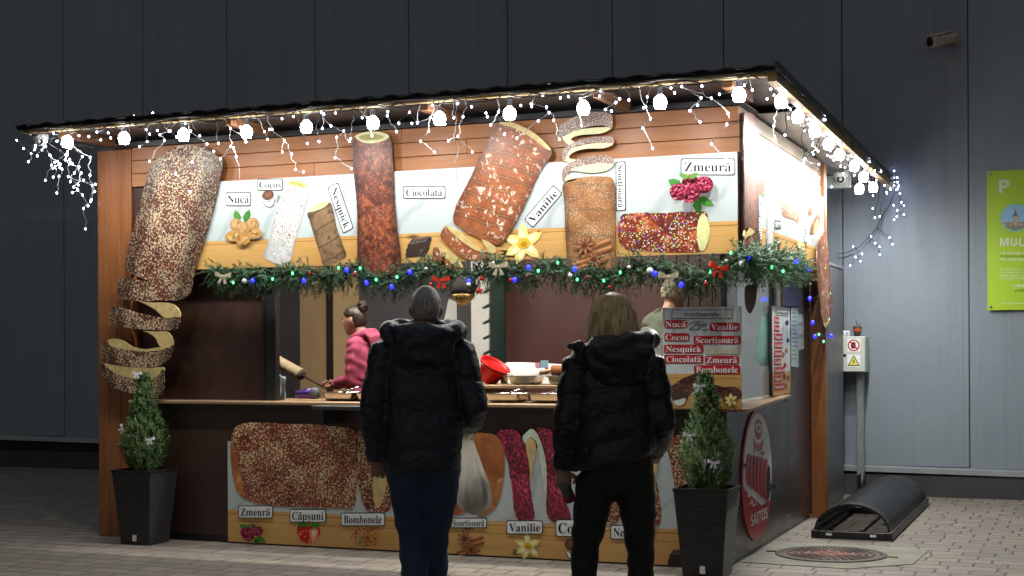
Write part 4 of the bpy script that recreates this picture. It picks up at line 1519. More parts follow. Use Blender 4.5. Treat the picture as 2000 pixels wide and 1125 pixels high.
YB, XB = -.565, .29
fb = [tuple(at(x, y, 'y', YB)) for x, y in ((132, 277), (243, 270), (359, 264), (482, 258), (599, 248), (729, 240), (859, 232), (996, 222), (1140, 211), (1290, 200), (1444, 186))]
festoon('string of eleven round white bulbs along the front edge of the roof', fb, lambda p: p)
sb = [tuple(at(x, y, 'x', XB)) for x, y in ((1526, 198), (1559, 228), (1592, 256), (1619, 281), (1640, 302), (1669, 324), (1687, 346), (1706, 366))]
sb += [tuple(at(1679, 369, 'x', XB - .04))]
festoon('string of round white bulbs along the right hand roof edge, bunched at the rear', sb, lambda p: p, BULB_ME2)


def icicles(name, label, leds, roof_z, pos, mesh=LED_W, wire=M_WIRE, reach=.20, group=None, run=None, seed=1):
    """leds: 3-D points; each hangs from the nearest one above it, or from the eave"""
    R = random.Random(seed)
    L = sorted(leds, key=lambda p: -p[2])
    t = thing(name, label, 'light string', L[0], group)
    m = MB()
    for i, p in enumerate(L):
        best, bd = None, reach
        for q in L[:i]:
            d = math.dist(p, q)
            if d < bd and q[2] - p[2] > .25 * d:
                best, bd = q, d
        a = best if best is not None else pos(p, roof_z)
        if a is None:
            continue
        a, b = Vector(a), Vector(p)
        k = max(2, int((a - b).length / .03))
        pts = []
        for j in range(k + 1):
            f = j / k
            c = a.lerp(b, f)
            w = .016 * math.sin(math.pi * f)
            pts.append(c + Vector((R.uniform(-1, 1), R.uniform(-1, 1), R.uniform(-.5, .5))) * w)
        m.tube(pts, .0022 if R.random() < .6 else .003, 5)
    if run:
        m.tube(run, .004, 5)
    m.build('wire', wire, t)
    for p in L:
        inst('led_light', mesh, t, (p[0], p[1], p[2]))
    return t


FL = [(262, 227), (299, 221), (317, 234), (286, 253), (293, 262), (313, 263), (331, 256), (322, 274), (293, 315), (343, 339), (376, 316), (372, 374), (373, 256),
      (405, 281), (431, 310), (451, 251), (451, 286), (462, 306), (469, 357), (481, 277), (517, 257), (532, 253), (556, 275), (552, 297), (570, 301), (578, 331), (593, 336),
      (628, 219), (630, 251), (647, 246), (658, 268), (655, 308), (672, 256), (683, 276), (687, 329), (718, 230), (757, 226), (727, 265), (775, 257), (805, 241), (816, 239),
      (822, 276), (838, 256), (849, 297), (841, 230), (887, 230), (876, 275), (892, 355), (905, 228), (895, 266), (923, 297), (959, 244), (974, 219), (1010, 270), (1038, 203),
      (1068, 209), (1073, 166), (1052, 236), (1073, 220), (1082, 235), (1093, 272), (1136, 245), (1134, 193), (1173, 177), (1183, 214), (1195, 217), (1211, 193), (1249, 168),
      (1256, 250), (1262, 209), (1271, 232), (1275, 290), (1332, 169), (1348, 216), (1368, 238), (1370, 191), (1390, 192), (1422, 221), (1420, 243), (1390, 281), (1419, 309), (1470, 176)]
R = random.Random(3)
EX = []
for i in range(62):
    x = -5.1 + 5.35 * (i + R.random()) / 62
    EX.append((x, -.61 + R.uniform(-.03, .03), 3.02 - abs(R.gauss(.0, .10)) - .01))
icicles('icicle_lights', 'second icicle string looped tightly along the front gutter', EX, 3.035, lambda p, z: (p[0] + R.uniform(-.09, .09), -.625, z), group='icicle light strings', reach=.12, seed=9,
        wire=M_DWIRE, run=[(-5.18 + .055 * i, -.628 + R.uniform(-.012, .012), 3.03 - .03 * abs(math.sin(i * .9)) + R.uniform(-.012, .012)) for i in range(100)])
fl = [tuple(at(x, y, 'y', -.60 + R.uniform(-.02, .03))) for x, y in FL]
m_ = [(-5.15 + .16 * i, -.63 + R.uniform(-.01, .01), 3.035 + .012 * math.sin(i * 1.7)) for i in range(34)]
icicles('icicle_lights', 'icicle light string dripping in short strands along the whole front eave', fl, 3.03,
        lambda p, z: (p[0] + R.uniform(-.06, .06), -.63, z), group='icicle light strings', run=m_)
CL = [(34, 274), (70, 284), (93, 276), (55, 316), (112, 276), (88, 287), (69, 292), (100, 303), (84, 293), (110, 325), (99, 304), (127, 312), (130, 303), (115, 315),
      (143, 320), (155, 326), (145, 338), (106, 346), (115, 344), (88, 352), (110, 377), (139, 355), (152, 361), (153, 371), (163, 352), (176, 342), (164, 381), (180, 390), (179, 394),
      (171, 402), (162, 407), (186, 360), (184, 374), (168, 447), (175, 307), (167, 277), (199, 273), (217, 274), (140, 285), (128, 302), (60, 300), (45, 290), (122, 330), (133, 345), (160, 338), (180, 362)]
CL += [(R.gauss(115, 32), 272 + abs(R.gauss(0, 48))) for i in range(14)]
cl = [tuple(at(x + R.uniform(-2, 2), y, 'y', R.uniform(-.62, .25))) for x, y in CL]
icicles('icicle_lights', 'tangled clump of icicle lights hanging off the left roof corner', cl, 3.02,
        lambda p, z: (-5.2 if p[0] < -5.1 else -5.0, p[1], z), group='icicle light strings', reach=.34, seed=5,
        run=[(-5.2 + .02 * (i % 3), -.62 + .03 * i, 3.02 + .008 * math.sin(i * 1.9)) for i in range(32)] + [(-5.0, .31, 3.02), (-5.0, -.60, 3.02)])
SL = [(1511, 162), (1506, 174), (1512, 185), (1499, 193), (1529, 178), (1512, 246), (1513, 271), (1534, 264), (1587, 284), (1595, 292), (1573, 310), (1569, 319), (1589, 301),
      (1600, 321), (1600, 347), (1623, 306), (1593, 203), (1616, 230), (1595, 226), (1653, 256), (1623, 258), (1577, 233), (1632, 271), (1669, 342), (1648, 339), (1625, 365)]
sl = [tuple(at(x, y, 'x', R.uniform(.24, .35))) for x, y in SL]
for i in range(68):
    y = -.45 + 5.3 * (i / 68) ** .9 + R.uniform(-.05, .05)
    sl.append((R.uniform(.20, .38), y, rz(y) - abs(R.gauss(.03, .13)) + .0))
icicles('icicle_lights', 'dense icicle light string along the right roof edge among the bulbs', sl, 3.0,
        lambda p, z: (p[0] * .5 + .18, p[1] + R.uniform(-.1, .1), rz(p[1]) - .02), group='icicle light strings', wire=M_DWIRE, seed=6,
        run=[(.365 + R.uniform(-.015, .02), -.6 + .14 * i, rz(-.6 + .14 * i) - .03 + R.uniform(-.03, .03)) for i in range(39)])
WL = [(1747, 334), (1756, 363), (1751, 371), (1758, 378), (1761, 395), (1746, 401), (1766, 401), (1753, 411), (1766, 419), (1747, 429), (1752, 423), (1702, 462), (1738, 464),
      (1744, 477), (1710, 475), (1718, 482), (1667, 482), (1684, 496), (1719, 497), (1672, 502), (1681, 510), (1661, 518)]
wl = [tuple(at(x, y, 'y', R.uniform(4.84, 4.93))) for x, y in WL + [(1735 + R.uniform(-20, 25), 345 + abs(R.gauss(0, 32))) for i in range(9)]]
wrun = [tuple(at(x, y, 'y', 4.9)) for x, y in ((1746, 350), (1748, 375), (1738, 400), (1722, 425), (1712, 445), (1697, 465), (1675, 485), (1655, 493), (1638, 496), (1637, 504), (1650, 503), (1668, 496))]
def near_run(p, z):
    return min(wrun, key=lambda q: math.dist(p, q))
icicles('icicle_lights', 'loose tail of icicle lights sagging across the grey wall behind the roof corner', wl, 3.0, near_run, group='icicle light strings', wire=M_DWIRE, reach=.16, seed=7, run=wrun)

# coloured string down the corner post
ps = [(x, y, c) for x, y, c in ((1612, 507, 'P'), (1611, 523, 'G'), (1618, 557, 'P'), (1621, 573, 'G'), (1622, 597, 'P'), (1619, 623, 'G'), (1624, 656, 'B'), (1600, 653, 'G'), (1609, 667, 'G'),
                                (1582, 583, 'B'), (1588, 630, 'B'), (1592, 657, 'B'), (1607, 484, 'G'), (1606, 452, 'G'), (1568, 524, 'B'), (1575, 522, 'B'), (1580, 526, 'B'), (1572, 519, 'B'))]
pt_ = [(tuple(at(x, y, 'x', .06)), c) for x, y, c in ps]
t = thing('coloured_light_string', 'thin string of blue, violet and green lights trailing down the right corner post', 'light string', pt_[0][0])
m = MB()
order = sorted([p for p, c in pt_], key=lambda p: -p[2])
m.tube([(p[0], p[1] + .01 * (-1) ** i, p[2]) for i, p in enumerate(order)], .0025, 5)
m.build('wire', M_DWIRE, t)
for p, c in pt_:
    inst('led_light', {'P': LED_P, 'G': LED_G, 'B': LED_B}[c], t, p)

# =================================================================== fir garland
def needles(mb, base, dirv, length, count, nl, w, m=0, R=random, droop=0.0):
    d = Vector(dirv).normalized()
    a = d.orthogonal().normalized()
    b = d.cross(a)
    base = Vector(base)
    for i in range(count):
        f = (i + R.random()) / count
        o = base + d * (length * f) + Vector((0, 0, -droop * f * f))
        an = R.uniform(0, 6.283)
        r = a * math.cos(an) + b * math.sin(an)
        tip = o + (r * .78 + d * R.uniform(.35, .9)).normalized() * nl * R.uniform(.7, 1.1)
        s = d.cross(r).normalized() * w
        mb.add([o - s, o + s, tip], [(0, 1, 2)], m)


def foliage(name, c0, c1, c2):
    t = NT(name)
    v = t.coord()
    c = t.mix(t.step(t.noise(v, 9, 3), .35, .65), c0, c1)
    c = t.mix(t.step(t.noise(v, 38, 2), .55, .75, 0, .8), c, c2)
    t.P(Base_Color=c, Roughness=.5)
    return t.mat


M_FIR = foliage('fir_needles', (.035, .095, .045), (.08, .165, .08), (.20, .28, .16))
M_FIR2 = foliage('spruce_needles', (.045, .11, .028), (.11, .21, .055), (.22, .33, .10))
M_STEM = mat('brown_stem', (.06, .035, .02), .8)
GP = [(416, 528), (440, 536), (480, 541), (530, 540), (580, 532), (620, 540), (660, 540), (700, 527), (730, 545), (775, 552), (815, 528), (850, 522), (890, 540), (925, 545), (960, 520), (1000, 528),
      (1040, 535), (1090, 522), (1130, 535), (1180, 540), (1215, 530), (1255, 518), (1300, 528), (1340, 540), (1380, 540), (1420, 520), (1446, 505)]
gp = [Vector(at(x, y, 'y', -.11)) for x, y in GP]
gs = [Vector(at(x, y, 'x', .10)) for x, y in ((1462, 508), (1490, 508), (1520, 512), (1548, 516), (1562, 518))]
path = gp + gs
GA = thing('fir_garland', 'long artificial fir garland with tiny lights draped below the upper sign and round the corner', 'garland', path[0])
R = random.Random(21)
m = MB()
st = MB()
st.tube(path, .008, 6)
for i in range(len(path) - 1):
    a, b = path[i], path[i + 1]
    n = max(2, int((b - a).length * 380))
    side = i >= len(gp) - 2
    for j in range(n):
        p = a.lerp(b, (j + R.random()) / n)
        an = R.uniform(0, 6.283)
        ax = (b - a).normalized()
        e1 = ax.cross(Vector((0, 0, 1))).normalized()
        r = e1 * math.cos(an) * .7 + Vector((0, 0, 1)) * math.sin(an)
        d = (r + ax * R.uniform(-.9, .9) + Vector((0, 0, -.25)))
        if not side and d.y > .1:
            d.y *= -.4
        if side and d.x < 0 and R.random() < .7:
            d.x *= -1
        L = R.uniform(.07, .15) * (1.2 if side else 1)
        p = p + Vector((0, R.uniform(-.02, .01), R.uniform(-.035, .03)))
        needles(m, p, d, L, 36, .024, .0032, 0, R, .025)
m.build('foliage', M_FIR, GA)
st.build('wire_stem', M_DWIRE, GA)
for x, y, c in ((456, 552, 'G'), (494, 548, 'B'), (533, 545, 'G'), (572, 534, 'G'), (594, 548, 'B'), (662, 523, 'G'), (678, 527, 'B'), (704, 524, 'G'), (716, 552, 'B'), (735, 546, 'G'), (765, 560, 'B'), (776, 541, 'G'),
                (801, 531, 'B'), (892, 555, 'G'), (916, 549, 'B'), (1006, 546, 'B'), (1033, 522, 'B'), (1052, 529, 'G'), (1090, 513, 'G'), (1123, 525, 'B'), (1128, 546, 'G'), (1180, 548, 'G'), (1212, 532, 'G'), (1280, 534, 'B'),
                (1331, 556, 'B'), (1387, 531, 'G'), (1428, 494, 'G'), (1462, 504, 'B'), (1508, 522, 'G'), (1556, 511, 'B'), (1530, 530, 'G')):
    p = at(x, y, 'y', -.20) if x < 1470 else at(x, y, 'x', .19)
    inst('led_light', {'G': LED_G, 'B': LED_B}[c], GA, tuple(p))

# baubles, bows and other hangings on the garland
M_WBAUB = mat('pearl_white', (.72, .70, .74), .25, var=.03)
M_RBAUB = mat('bauble_red', (.42, .02, .015), .22, var=.05)
M_RIBR = mat('red_ribbon', (.55, .03, .012), .35, var=.2, vs=30)
M_RIBG = mat('gold_ribbon', (.50, .44, .30), .35, .2, var=.2, vs=30)
M_RIBW = mat('white_ribbon', (.88, .89, .90), .35, var=.05)
def bauble(px, py, r, mt, label, ax='y', val=-.21):
    r *= .85
    p = at(px, py, ax, val)
    t = thing('bauble', label, 'bauble', tuple(p), 'small baubles on the garland')
    m = MB()
    m.ball(tuple(p), r, 12, 8)
    m.build('ball', mt, t)
    m = MB()
    m.lathe([(r * .3, r * .92), (r * .3, r * 1.2), (.0005, r * 1.25)], 8, tuple(p))
    m.build('cap', M_CHROME, t)
for px, py, r, mt, lb in ((478, 549, .022, M_WBAUB, 'white bauble in the left end of the garland, by the first blue light'), (833, 525, .014, M_WBAUB, 'small white bauble in the garland above the man with grey hair'),
                          (916, 556, .020, M_WBAUB, 'white bauble in the garland above the red bowl'), (1114, 538, .018, M_WBAUB, 'white bauble under the cinnamon roll, between blue and green lights'),
                          (1229, 522, .014, M_WBAUB, 'tiny pearl bauble left of the large silver one'), (1270, 529, .026, M_WBAUB, 'large silver bauble touching a blue light, left of the gold bow over the menu'),
                          (1450, 515, .024, M_WBAUB, 'silver bauble at the garland corner, below a blue light'), (1419, 510, .014, M_RIBG, 'little gold bauble above the red bow at the corner'),
                          (964, 514, .013, M_WBAUB, 'small white bauble above the middle gold bow'),
                          (694, 535, .017, M_RBAUB, 'red bauble beside the blue light left of the chocolate roll'), (605, 534, .011, M_RBAUB, 'tiny red bauble above the wood panels'), (842, 555, .016, M_RBAUB, 'red bauble left of the red bow over the grey haired man'),
                          (942, 544, .018, M_RBAUB, 'red banded bauble above the red star'), (998, 547, .016, M_RBAUB, 'red bauble beside the blue light right of the middle gold bow'), (1031, 539, .012, M_RBAUB, 'small red bauble between two blue lights over the maroon door'),
                          (1147, 541, .013, M_RBAUB, 'tiny red bauble right of the cinnamon roll base'), (1191, 561, .014, M_RBAUB, 'red bauble hanging low over the blonde woman'), (1379, 554, .018, M_RBAUB, 'red bauble below the garland over the plank door')):
    bauble(px, py, r, mt, lb)


def bow(p, size, mt, label, group, nrm=(0.3, -1, 0), tilt=0.0, name='bow'):
    t = thing(name, label, 'bow', tuple(p), group)
    n = Vector(nrm).normalized()
    x = Vector((0, 0, 1)).cross(n).normalized()
    x = -x if x.x < 0 else x
    z = Vector((0, 0, 1))
    M = Matrix((( x.x, -n.x, z.x, p[0]), (x.y, -n.y, z.y, p[1]), (x.z, -n.z, z.z, p[2]), (0, 0, 0, 1))) @ Matrix.Rotation(tilt, 4, 'Y')
    # ribbon strip helper: centre line in x/z with its own depth
    def strip(pts, w):
        m = MB()
        vs = []
        for (a, b, d, ww) in pts:
            vs += [(a, d, b + w * ww), (a, d, b - w * ww)]
        k = len(pts)
        vs += [(v[0], v[1] + .0015, v[2]) for v in vs]
        fs = []
        for i in range(k - 1):
            q = (2 * i, 2 * i + 1, 2 * i + 3, 2 * i + 2)
            fs += [q, tuple(2 * k + j for j in q[::-1])]
        m.add(vs, fs, smooth=True, M=M)
        return m
    s = size
    for sg in (-1, 1):
        strip([(0, 0, -.004, .35), (sg * .35 * s, .12 * s, -.16 * s, .75), (sg * .8 * s, .26 * s, -.18 * s, 1.0), (sg * .98 * s, .22 * s, -.06 * s, 1.0), (sg * .8 * s, .18 * s, .06 * s, .95),
               (sg * .4 * s, .07 * s, .05 * s, .7), (0, 0, .0, .35)], .27 * s).build('loop', mt, t)
        m = MB()
        a = [(0, 0), (sg * .22 * s, -.02 * s), (sg * .62 * s, -.85 * s), (sg * .42 * s, -.78 * s), (sg * .22 * s, -.95 * s), (sg * .05 * s, -.2 * s)]
        vs = [(q[0], -.004 - .06 * s * abs(q[1]) / s, q[1]) for q in a] + [(q[0], -.002 - .06 * s * abs(q[1]) / s, q[1]) for q in a]
        tri = tessellate_polygon([[Vector((q[0], q[1], 0)) for q in a]])
        fs = [tuple(f) for f in tri] + [tuple(6 + i for i in f[::-1]) for f in tri] + [(i, (i + 1) % 6, 6 + (i + 1) % 6, 6 + i) for i in range(6)]
        m.add(vs, fs, M=M)
        m.build('tail', mt, t)
    m = MB()
    m.ball((0, -.03 * s, 0), (.16 * s, .13 * s, .2 * s), 10, 7, M=M)
    m.build('knot', mt, t)


bow(at(862, 548, 'y', -.23), .062, M_RIBR, 'red bow on the garland just above the grey haired man', 'red bows on the garland')
bow(at(1404, 524, 'y', -.22), .066, M_RIBR, 'red bow on the garland above the menu board corner', 'red bows on the garland', tilt=.25)
bow(at(436, 540, 'y', -.19), .062, M_RIBG, 'gold bow hanging at the left end of the garland', 'gold bows on the garland', tilt=.1)
bow(at(974, 521, 'y', -.22), .066, M_RIBG, 'gold bow on the garland below the vanilla roll', 'gold bows on the garland')
bow(at(1306, 541, 'y', -.22), .066, M_RIBG, 'gold bow on the garland above the left edge of the menu board', 'gold bows on the garland')
# red star, bell and heart
def star_thing(px, py, r, label):
    p = at(px, py, 'y', -.21)
    t = thing('star_ornament', label, 'ornament', tuple(p))
    m = MB()
    o = [(p[0] + (r if i % 2 == 0 else r * .45) * math.sin(math.pi * i / 5), p[1], p[2] + (r if i % 2 == 0 else r * .45) * math.cos(math.pi * i / 5)) for i in range(10)]
    m.add(o + [(p[0], p[1] - .012, p[2]), (p[0], p[1] + .012, p[2])], [(i, 10, (i + 1) % 10) for i in range(10)] + [((i + 1) % 10, 11, i) for i in range(10)])
    m.build('star', M_RBAUB, t)
    m = MB()
    m.tube([(p[0], p[1], p[2] + r * .95), (p[0] + .004, p[1], p[2] + r + .06)], .002, 5)
    m.build('hanger', M_RBAUB, t)
star_thing(937, 568, .035, 'small red star hanging under the garland left of the white slotted rack')
p = at(905, 560, 'y', -.16)
t = thing('bell_ornament', 'dark brown wicker bell with a gilded lower tip hanging from the garland near the man', 'ornament', tuple(p))
m = MB()
m.lathe([(.012, .075), (.045, .06), (.075, .02), (.088, -.02), (.082, -.045), (.07, -.052)], 18, tuple(p))
m.build('bell', mat('dark_wicker', (.022, .018, .012), .7, var=.5, vs=60, bump=.5, bs=140), t)
m = MB()
m.lathe([(.080, -.050), (.066, -.085), (.03, -.122), (.003, -.132)], 16, tuple(p))
m.build('tip', mat('gilded', (.45, .27, .08), .3, .6, var=.3, vs=30), t)
p = at(1467, 575, 'y', -.14)
t = thing('heart_ornament', 'flat dark brown leaf shaped ornament hanging under the corner of the garland', 'ornament', tuple(p))
pl_ = PL('y', -.14)
c3 = crop(2.812, 1250, 450)
m = MB()
m.sheet(pl_, shape(pl_, c3([(578, 330), (590, 300), (622, 296), (628, 278), (636, 265), (644, 285), (645, 330), (636, 400), (615, 450), (600, 452), (582, 410)]), 3), 0, .014)
m.build('leaf_plate', mat('dark_bark', (.045, .028, .02), .6, var=.3, vs=20), t)
m = MB()
m.tube([at(1475, 548, 'y', -.147), at(1476, 520, 'y', -.12)], .004, 6)
m.build('hanger', M_DWIRE, t)

# =================================================================== planters
M_RATT = None
def rattan():
    t = NT('black_rattan')
    v = t.coord()
    b = t.n('TexBrick', {'Vector': t.n('Mapping', {'Vector': v, 'Rotation': (math.radians(90), 0, 0)}).outputs[0], 'Scale': 1, 'Brick Width': .034, 'Row Height': .0155, 'Mortar Size': .0034, 'Mortar Smooth': .9,
                         'Color1': (.036, .038, .040), 'Color2': (.052, .054, .057), 'Mortar': (.005, .005, .006)})
    sp = t.n('SeparateXYZ', {0: v})
    u = t.math('ADD', sp.outputs[0], sp.outputs[1])
    vv = t.n('CombineXYZ', {'X': u, 'Y': sp.outputs[2], 'Z': 0.0}).outputs[0]
    t.set(b.inputs['Vector'], vv)
    t.P(Base_Color=b.outputs[0], Roughness=.42)
    t.bump(t.math('SUBTRACT', 1.0, b.outputs[1]), 1.0, .012)
    return t.mat
M_RATT = rattan()
M_SOIL = mat('potting_soil', (.02, .014, .01), .9, var=.4, vs=40, bump=.8)
def planter(cx, cy, b, tp, h, label):
    t = thing('planter', label, 'planter', (cx, cy, 0), 'tall black planters')
    m = MB()
    def ring(r, z): return [(cx - r, cy - r, z), (cx + r, cy - r, z), (cx + r, cy + r, z), (cx - r, cy + r, z)]
    vs = ring(b, .004) + ring(tp - .004, h - .02)
    m.add(vs, [(0, 3, 2, 1)] + [(i, (i + 1) % 4, 4 + (i + 1) % 4, 4 + i) for i in range(4)])
    m.build('pot', M_RATT, t)
    m = MB()
    vs = ring(tp, h - .02) + ring(tp + .002, h) + ring(tp - .014, h) + ring(tp - .016, h - .045)
    fs = [(i, (i + 1) % 4, 4 + (i + 1) % 4, 4 + i) for i in range(4)] + [(4 + i, 4 + (i + 1) % 4, 8 + (i + 1) % 4, 8 + i) for i in range(4)] + [(8 + i, 8 + (i + 1) % 4, 12 + (i + 1) % 4, 12 + i) for i in range(4)] + [(0, 3, 2, 1)]
    m.add(vs, fs)
    m.build('rim', M_BLACKP, t)
    m = MB()
    q = tp - .017
    m.add(ring(q, h - .035), [(0, 1, 2, 3)])
    m.build('soil', M_SOIL, t)
    m = MB()
    yy = cy - b - (tp - b) * .07
    m.bbox(cx - .018, cx + .018, yy - .006, yy + .004, .025, .075, .003)
    m.build('badge', M_CHROME, t)
    return t
PRF = [(0, .52), (.10, .80), (.22, .97), (.32, 1.0), (.42, .90), (.52, .70), (.62, .52), (.75, .38), (.88, .26), (1.01, .08)]


def conifer(cx, cy, z0, hgt, rad, label, seed, lean=0.0):
    R = random.Random(seed)
    t = thing('dwarf_spruce', label, 'tree', (cx, cy, z0), 'potted dwarf spruces')
    m = MB()
    m.tube([(cx, cy, z0 - .03), (cx, cy, z0 + hgt * .5), (cx + lean, cy, z0 + hgt * .96)], [.016, .011, .003], 8)
    m.build('trunk', M_STEM, t)
    m = MB()
    def prof(f):   # radius of the crown at height fraction f
        for (a, p_), (b_, q_) in zip(PRF[:-1], PRF[1:]):
            if f <= b_:
                return rad * (p_ + (q_ - p_) * (f - a) / (b_ - a))
        return rad * .08
    for i in range(2300):
        f = R.random() ** 1.25
        an = R.uniform(0, 6.283)
        lump = 1 + .34 * noise.noise(Vector((math.cos(an) * 3.2, math.sin(an) * 3.2, f * 12 + seed)))
        rr = prof(f) * lump * (R.uniform(.45, 1.0) ** .5)
        p = Vector((cx + lean * f + rr * .78 * math.cos(an), cy + rr * .78 * math.sin(an), z0 + hgt * f * .96))
        d = Vector((math.cos(an), math.sin(an), .9 + .8 * f + R.uniform(-.3, .5)))
        needles(m, p, d, R.uniform(.035, .075) * (1 - .25 * f), 18, .016, .0022, 0, R)
    for i in range(14):
        needles(m, (cx + lean + R.uniform(-.012, .012), cy + R.uniform(-.012, .012), z0 + hgt * R.uniform(.9, .95)), (R.uniform(-.3, .3), R.uniform(-.3, .3), 1), .05, 22, .013, .0016, 0, R)
    m.build('crown', M_FIR2, t)
planter(-4.415, -.22, .123, .172, .548, 'black woven tapered planter at the left end of the stall front')
planter(-.158, -.255, .125, .174, .552, 'black woven tapered planter before the right corner of the stall')
conifer(-4.42, -.22, .53, .73, .182, 'dwarf spruce with white bows in the planter by the left post', 31, .0)
conifer(-.15, -.255, .53, .74, .196, 'dwarf spruce with white bows in the planter at the right corner under the menu board', 37, -.02)
for px, py, v_, lb, tl in ((268, 730, -.27, 'white bow on the very tip of the left spruce', .1), (293, 859, -.42, 'white bow on the front of the left spruce', -.1), (241, 838, -.30, 'white bow on the left flank of the left spruce', .9),
                           (1367, 755, -.32, 'white bow near the tip of the right spruce, in front of the menu board', .05), (1347, 851, -.42, 'white bow on the left flank of the right spruce', .0), (1394, 904, -.46, 'lowest white bow on the right spruce', .1)):
    bow(at(px, py, 'y', v_), .038, M_RIBW, lb, 'white bows on the spruces', tilt=tl)

# =================================================================== things on the building wall and the ground at right
# arched rack
ar = thing('arched_rack', 'black ribbed half round plastic arch bolted on a flat rectangular frame on the paving', 'rack', (.43, 3.0, 0))
fx0, fx1, fy0, fy1 = .135, .725, 1.70, 4.28
m = MB()
for a in ((fx0, fx0 + .05, fy0, fy1), (fx1 - .05, fx1, fy0, fy1)):
    m.bbox(a[0], a[1], a[2], a[3], .002, .062, .004)
for y in (fy0, (fy0 + fy1) / 2 + .4, fy1 - .05):
    m.bbox(fx0 + .051, fx1 - .051, y, y + .05, .002, .058, .004)
m.build('base_frame', M_BLACKP, ar)
m = MB()
cxa, wa, ha = .43, .262, .195
na, nr = 26, 27
pitch = (fy1 - fy0 - .06) / nr
def hoop(mb, y0, y1, r0, r1):
    vs, fs = [], []
    for j in range(na + 1):
        a = math.pi * j / na
        for y in (y0, y1):
            for r in (r0, r1):
                vs.append((cxa - (wa + r) * math.cos(a), y, .05 + (ha + r) * math.sin(a)))
    for j in range(na):
        k = 4 * j
        fs += [(k + 1, k + 3, k + 7, k + 5), (k, k + 4, k + 6, k + 2), (k, k + 1, k + 5, k + 4), (k + 2, k + 6, k + 7, k + 3)]
    fs += [(0, 2, 3, 1), (4 * na, 4 * na + 1, 4 * na + 3, 4 * na + 2)]
    mb.add(vs, fs)
# ribs side by side with open gaps, tied by thin bars along the length
for i in range(nr):
    y = fy0 + .03 + i * pitch
    hoop(m, y, y + pitch * (.70 if i else .9), 0, .016)
for a in (.12, .5, .88):
    a *= math.pi
    c = (cxa - (wa - .004) * math.cos(a), .05 + (ha - .004) * math.sin(a))
    m.box(c[0] - .014, c[0] + .014, fy0 + .035, fy1 - .04, c[1] - .010, c[1] + .002)
m.build('arch', mat('ribbed_plastic', (.012, .013, .015), .34, var=.2, vs=6), ar)
m = MB()
for x in (fx0 + .11, fx1 - .16):
    m.bbox(x, x + .045, fy0 - .003, fy0 + .002, .025, .042, .001)
m.build('reflector', M_WHITEP, ar)

# electric box on its post, with a cup on top
EB = thing('electric_box', 'pale electric cabinet with a red hand sign and yellow lightning triangle on a post', 'electric box', (.02, 4.75, 0))
p0, p1 = at(1642, 657, 'y', 4.66), at(1697, 727, 'y', 4.66)
bx0, bx1, bz0, bz1 = p0[0] - .005, p1[0] - .03, p1[2], p0[2]
m = MB()
m.bbox(bx0, bx1, 4.67, 4.90, bz0, bz1, .006)
m.build('cabinet', mat('cabinet_paint', (.50, .54, .50), .4, var=.06), EB)
m = MB()
m.bbox(bx0 + .006, bx1 - .006, 4.655, 4.669, bz0 + .006, bz1 - .006, .004)
m.build('door', mat('cabinet_door_paint', (.54, .58, .54), .4, var=.05), EB)
m = MB()
m.lathe([(.014, 0), (.014, .006), (.0, .007)], 12, (0, 0, 0), M=Matrix.Translation((bx0 + .045, 4.655, bz0 + .16)) @ Matrix.Rotation(math.pi / 2, 4, 'X'))
m.build('lock', M_BLACKP, EB)
EBP = PL('y', 4.655)
eb = crop(2.812, 1500, 300)
ex, ez = (bx0 + bx1) / 2 + .012, bz1 - .085
m = MB()
m.sheet(EBP, [(ex - .06, ez - .06), (ex + .06, ez - .06), (ex + .06, ez + .06), (ex - .06, ez + .06)], .0, .001, 0)
def disc(r, off, mi_, n=24, ax=ex, az=ez):
    m.sheet(EBP, [(ax + r * math.cos(6.2832 * i / n), az + r * math.sin(6.2832 * i / n)) for i in range(n)], off, .0006, mi_)
disc(.056, .0012, 1)
disc(.043, .002, 0)
m.sheet(EBP, [(ex - .022, ez - .03), (ex + .012, ez - .03), (ex + .024, ez - .005), (ex + .018, ez + .0), (ex + .016, ez + .028), (ex + .006, ez + .03), (ex - .004, ez + .032), (ex - .014, ez + .028), (ex - .026, ez + .012)], .0028, .0006, 2)
c_, s_ = math.cos(-.78), math.sin(-.78)
m.sheet(EBP, [(ex + c_ * a - s_ * b, ez + s_ * a + c_ * b) for a, b in ((-.05, -.006), (.05, -.006), (.05, .006), (-.05, .006))], .0036, .0006, 1)
m.build('warning_sticker', [M_PAPER, inkm(.55, .02, .03), M_INK], EB)
m = MB()
ez2 = ez - .145
m.sheet(EBP, [(ex - .06, ez2 - .058), (ex + .06, ez2 - .058), (ex + .06, ez2 + .058), (ex - .06, ez2 + .058)], 0, .001, 0)
m.sheet(EBP, [(ex - .058, ez2 - .048), (ex + .058, ez2 - .048), (ex, ez2 + .054)], .0012, .0006, 1)
m.sheet(EBP, [(ex - .045, ez2 - .040), (ex + .045, ez2 - .040), (ex, ez2 + .040)], .002, .0006, 2)
m.sheet(EBP, [(ex + .008, ez2 + .02), (ex - .012, ez2 - .008), (ex - .001, ez2 - .006), (ex - .008, ez2 - .034), (ex + .013, ez2 + .0), (ex + .002, ez2 - .001)], .0028, .0006, 1)
m.build('warning_sticker', [M_PAPER, M_INK, inkm(.72, .66, .12)], EB)
m = MB()
pA = at(1681, 735, 'y', 4.86)
pB = at(1683, 928, 'y', 4.86)
m.bbox(pA[0] - .032, pA[0] + .032, 4.86, 4.90, pB[2], bz0 - .03, .003)
m.bbox(pA[0] - .032, pA[0] - .024, 4.83, 4.859, pB[2], bz0 - .03, .002)
m.bbox(pA[0] + .024, pA[0] + .032, 4.83, 4.859, pB[2], bz0 - .03, .002)
m.bbox(pA[0] - .02, pA[0] + .02, 4.865, 4.895, bz0 - .03, bz0 - .001, .003)
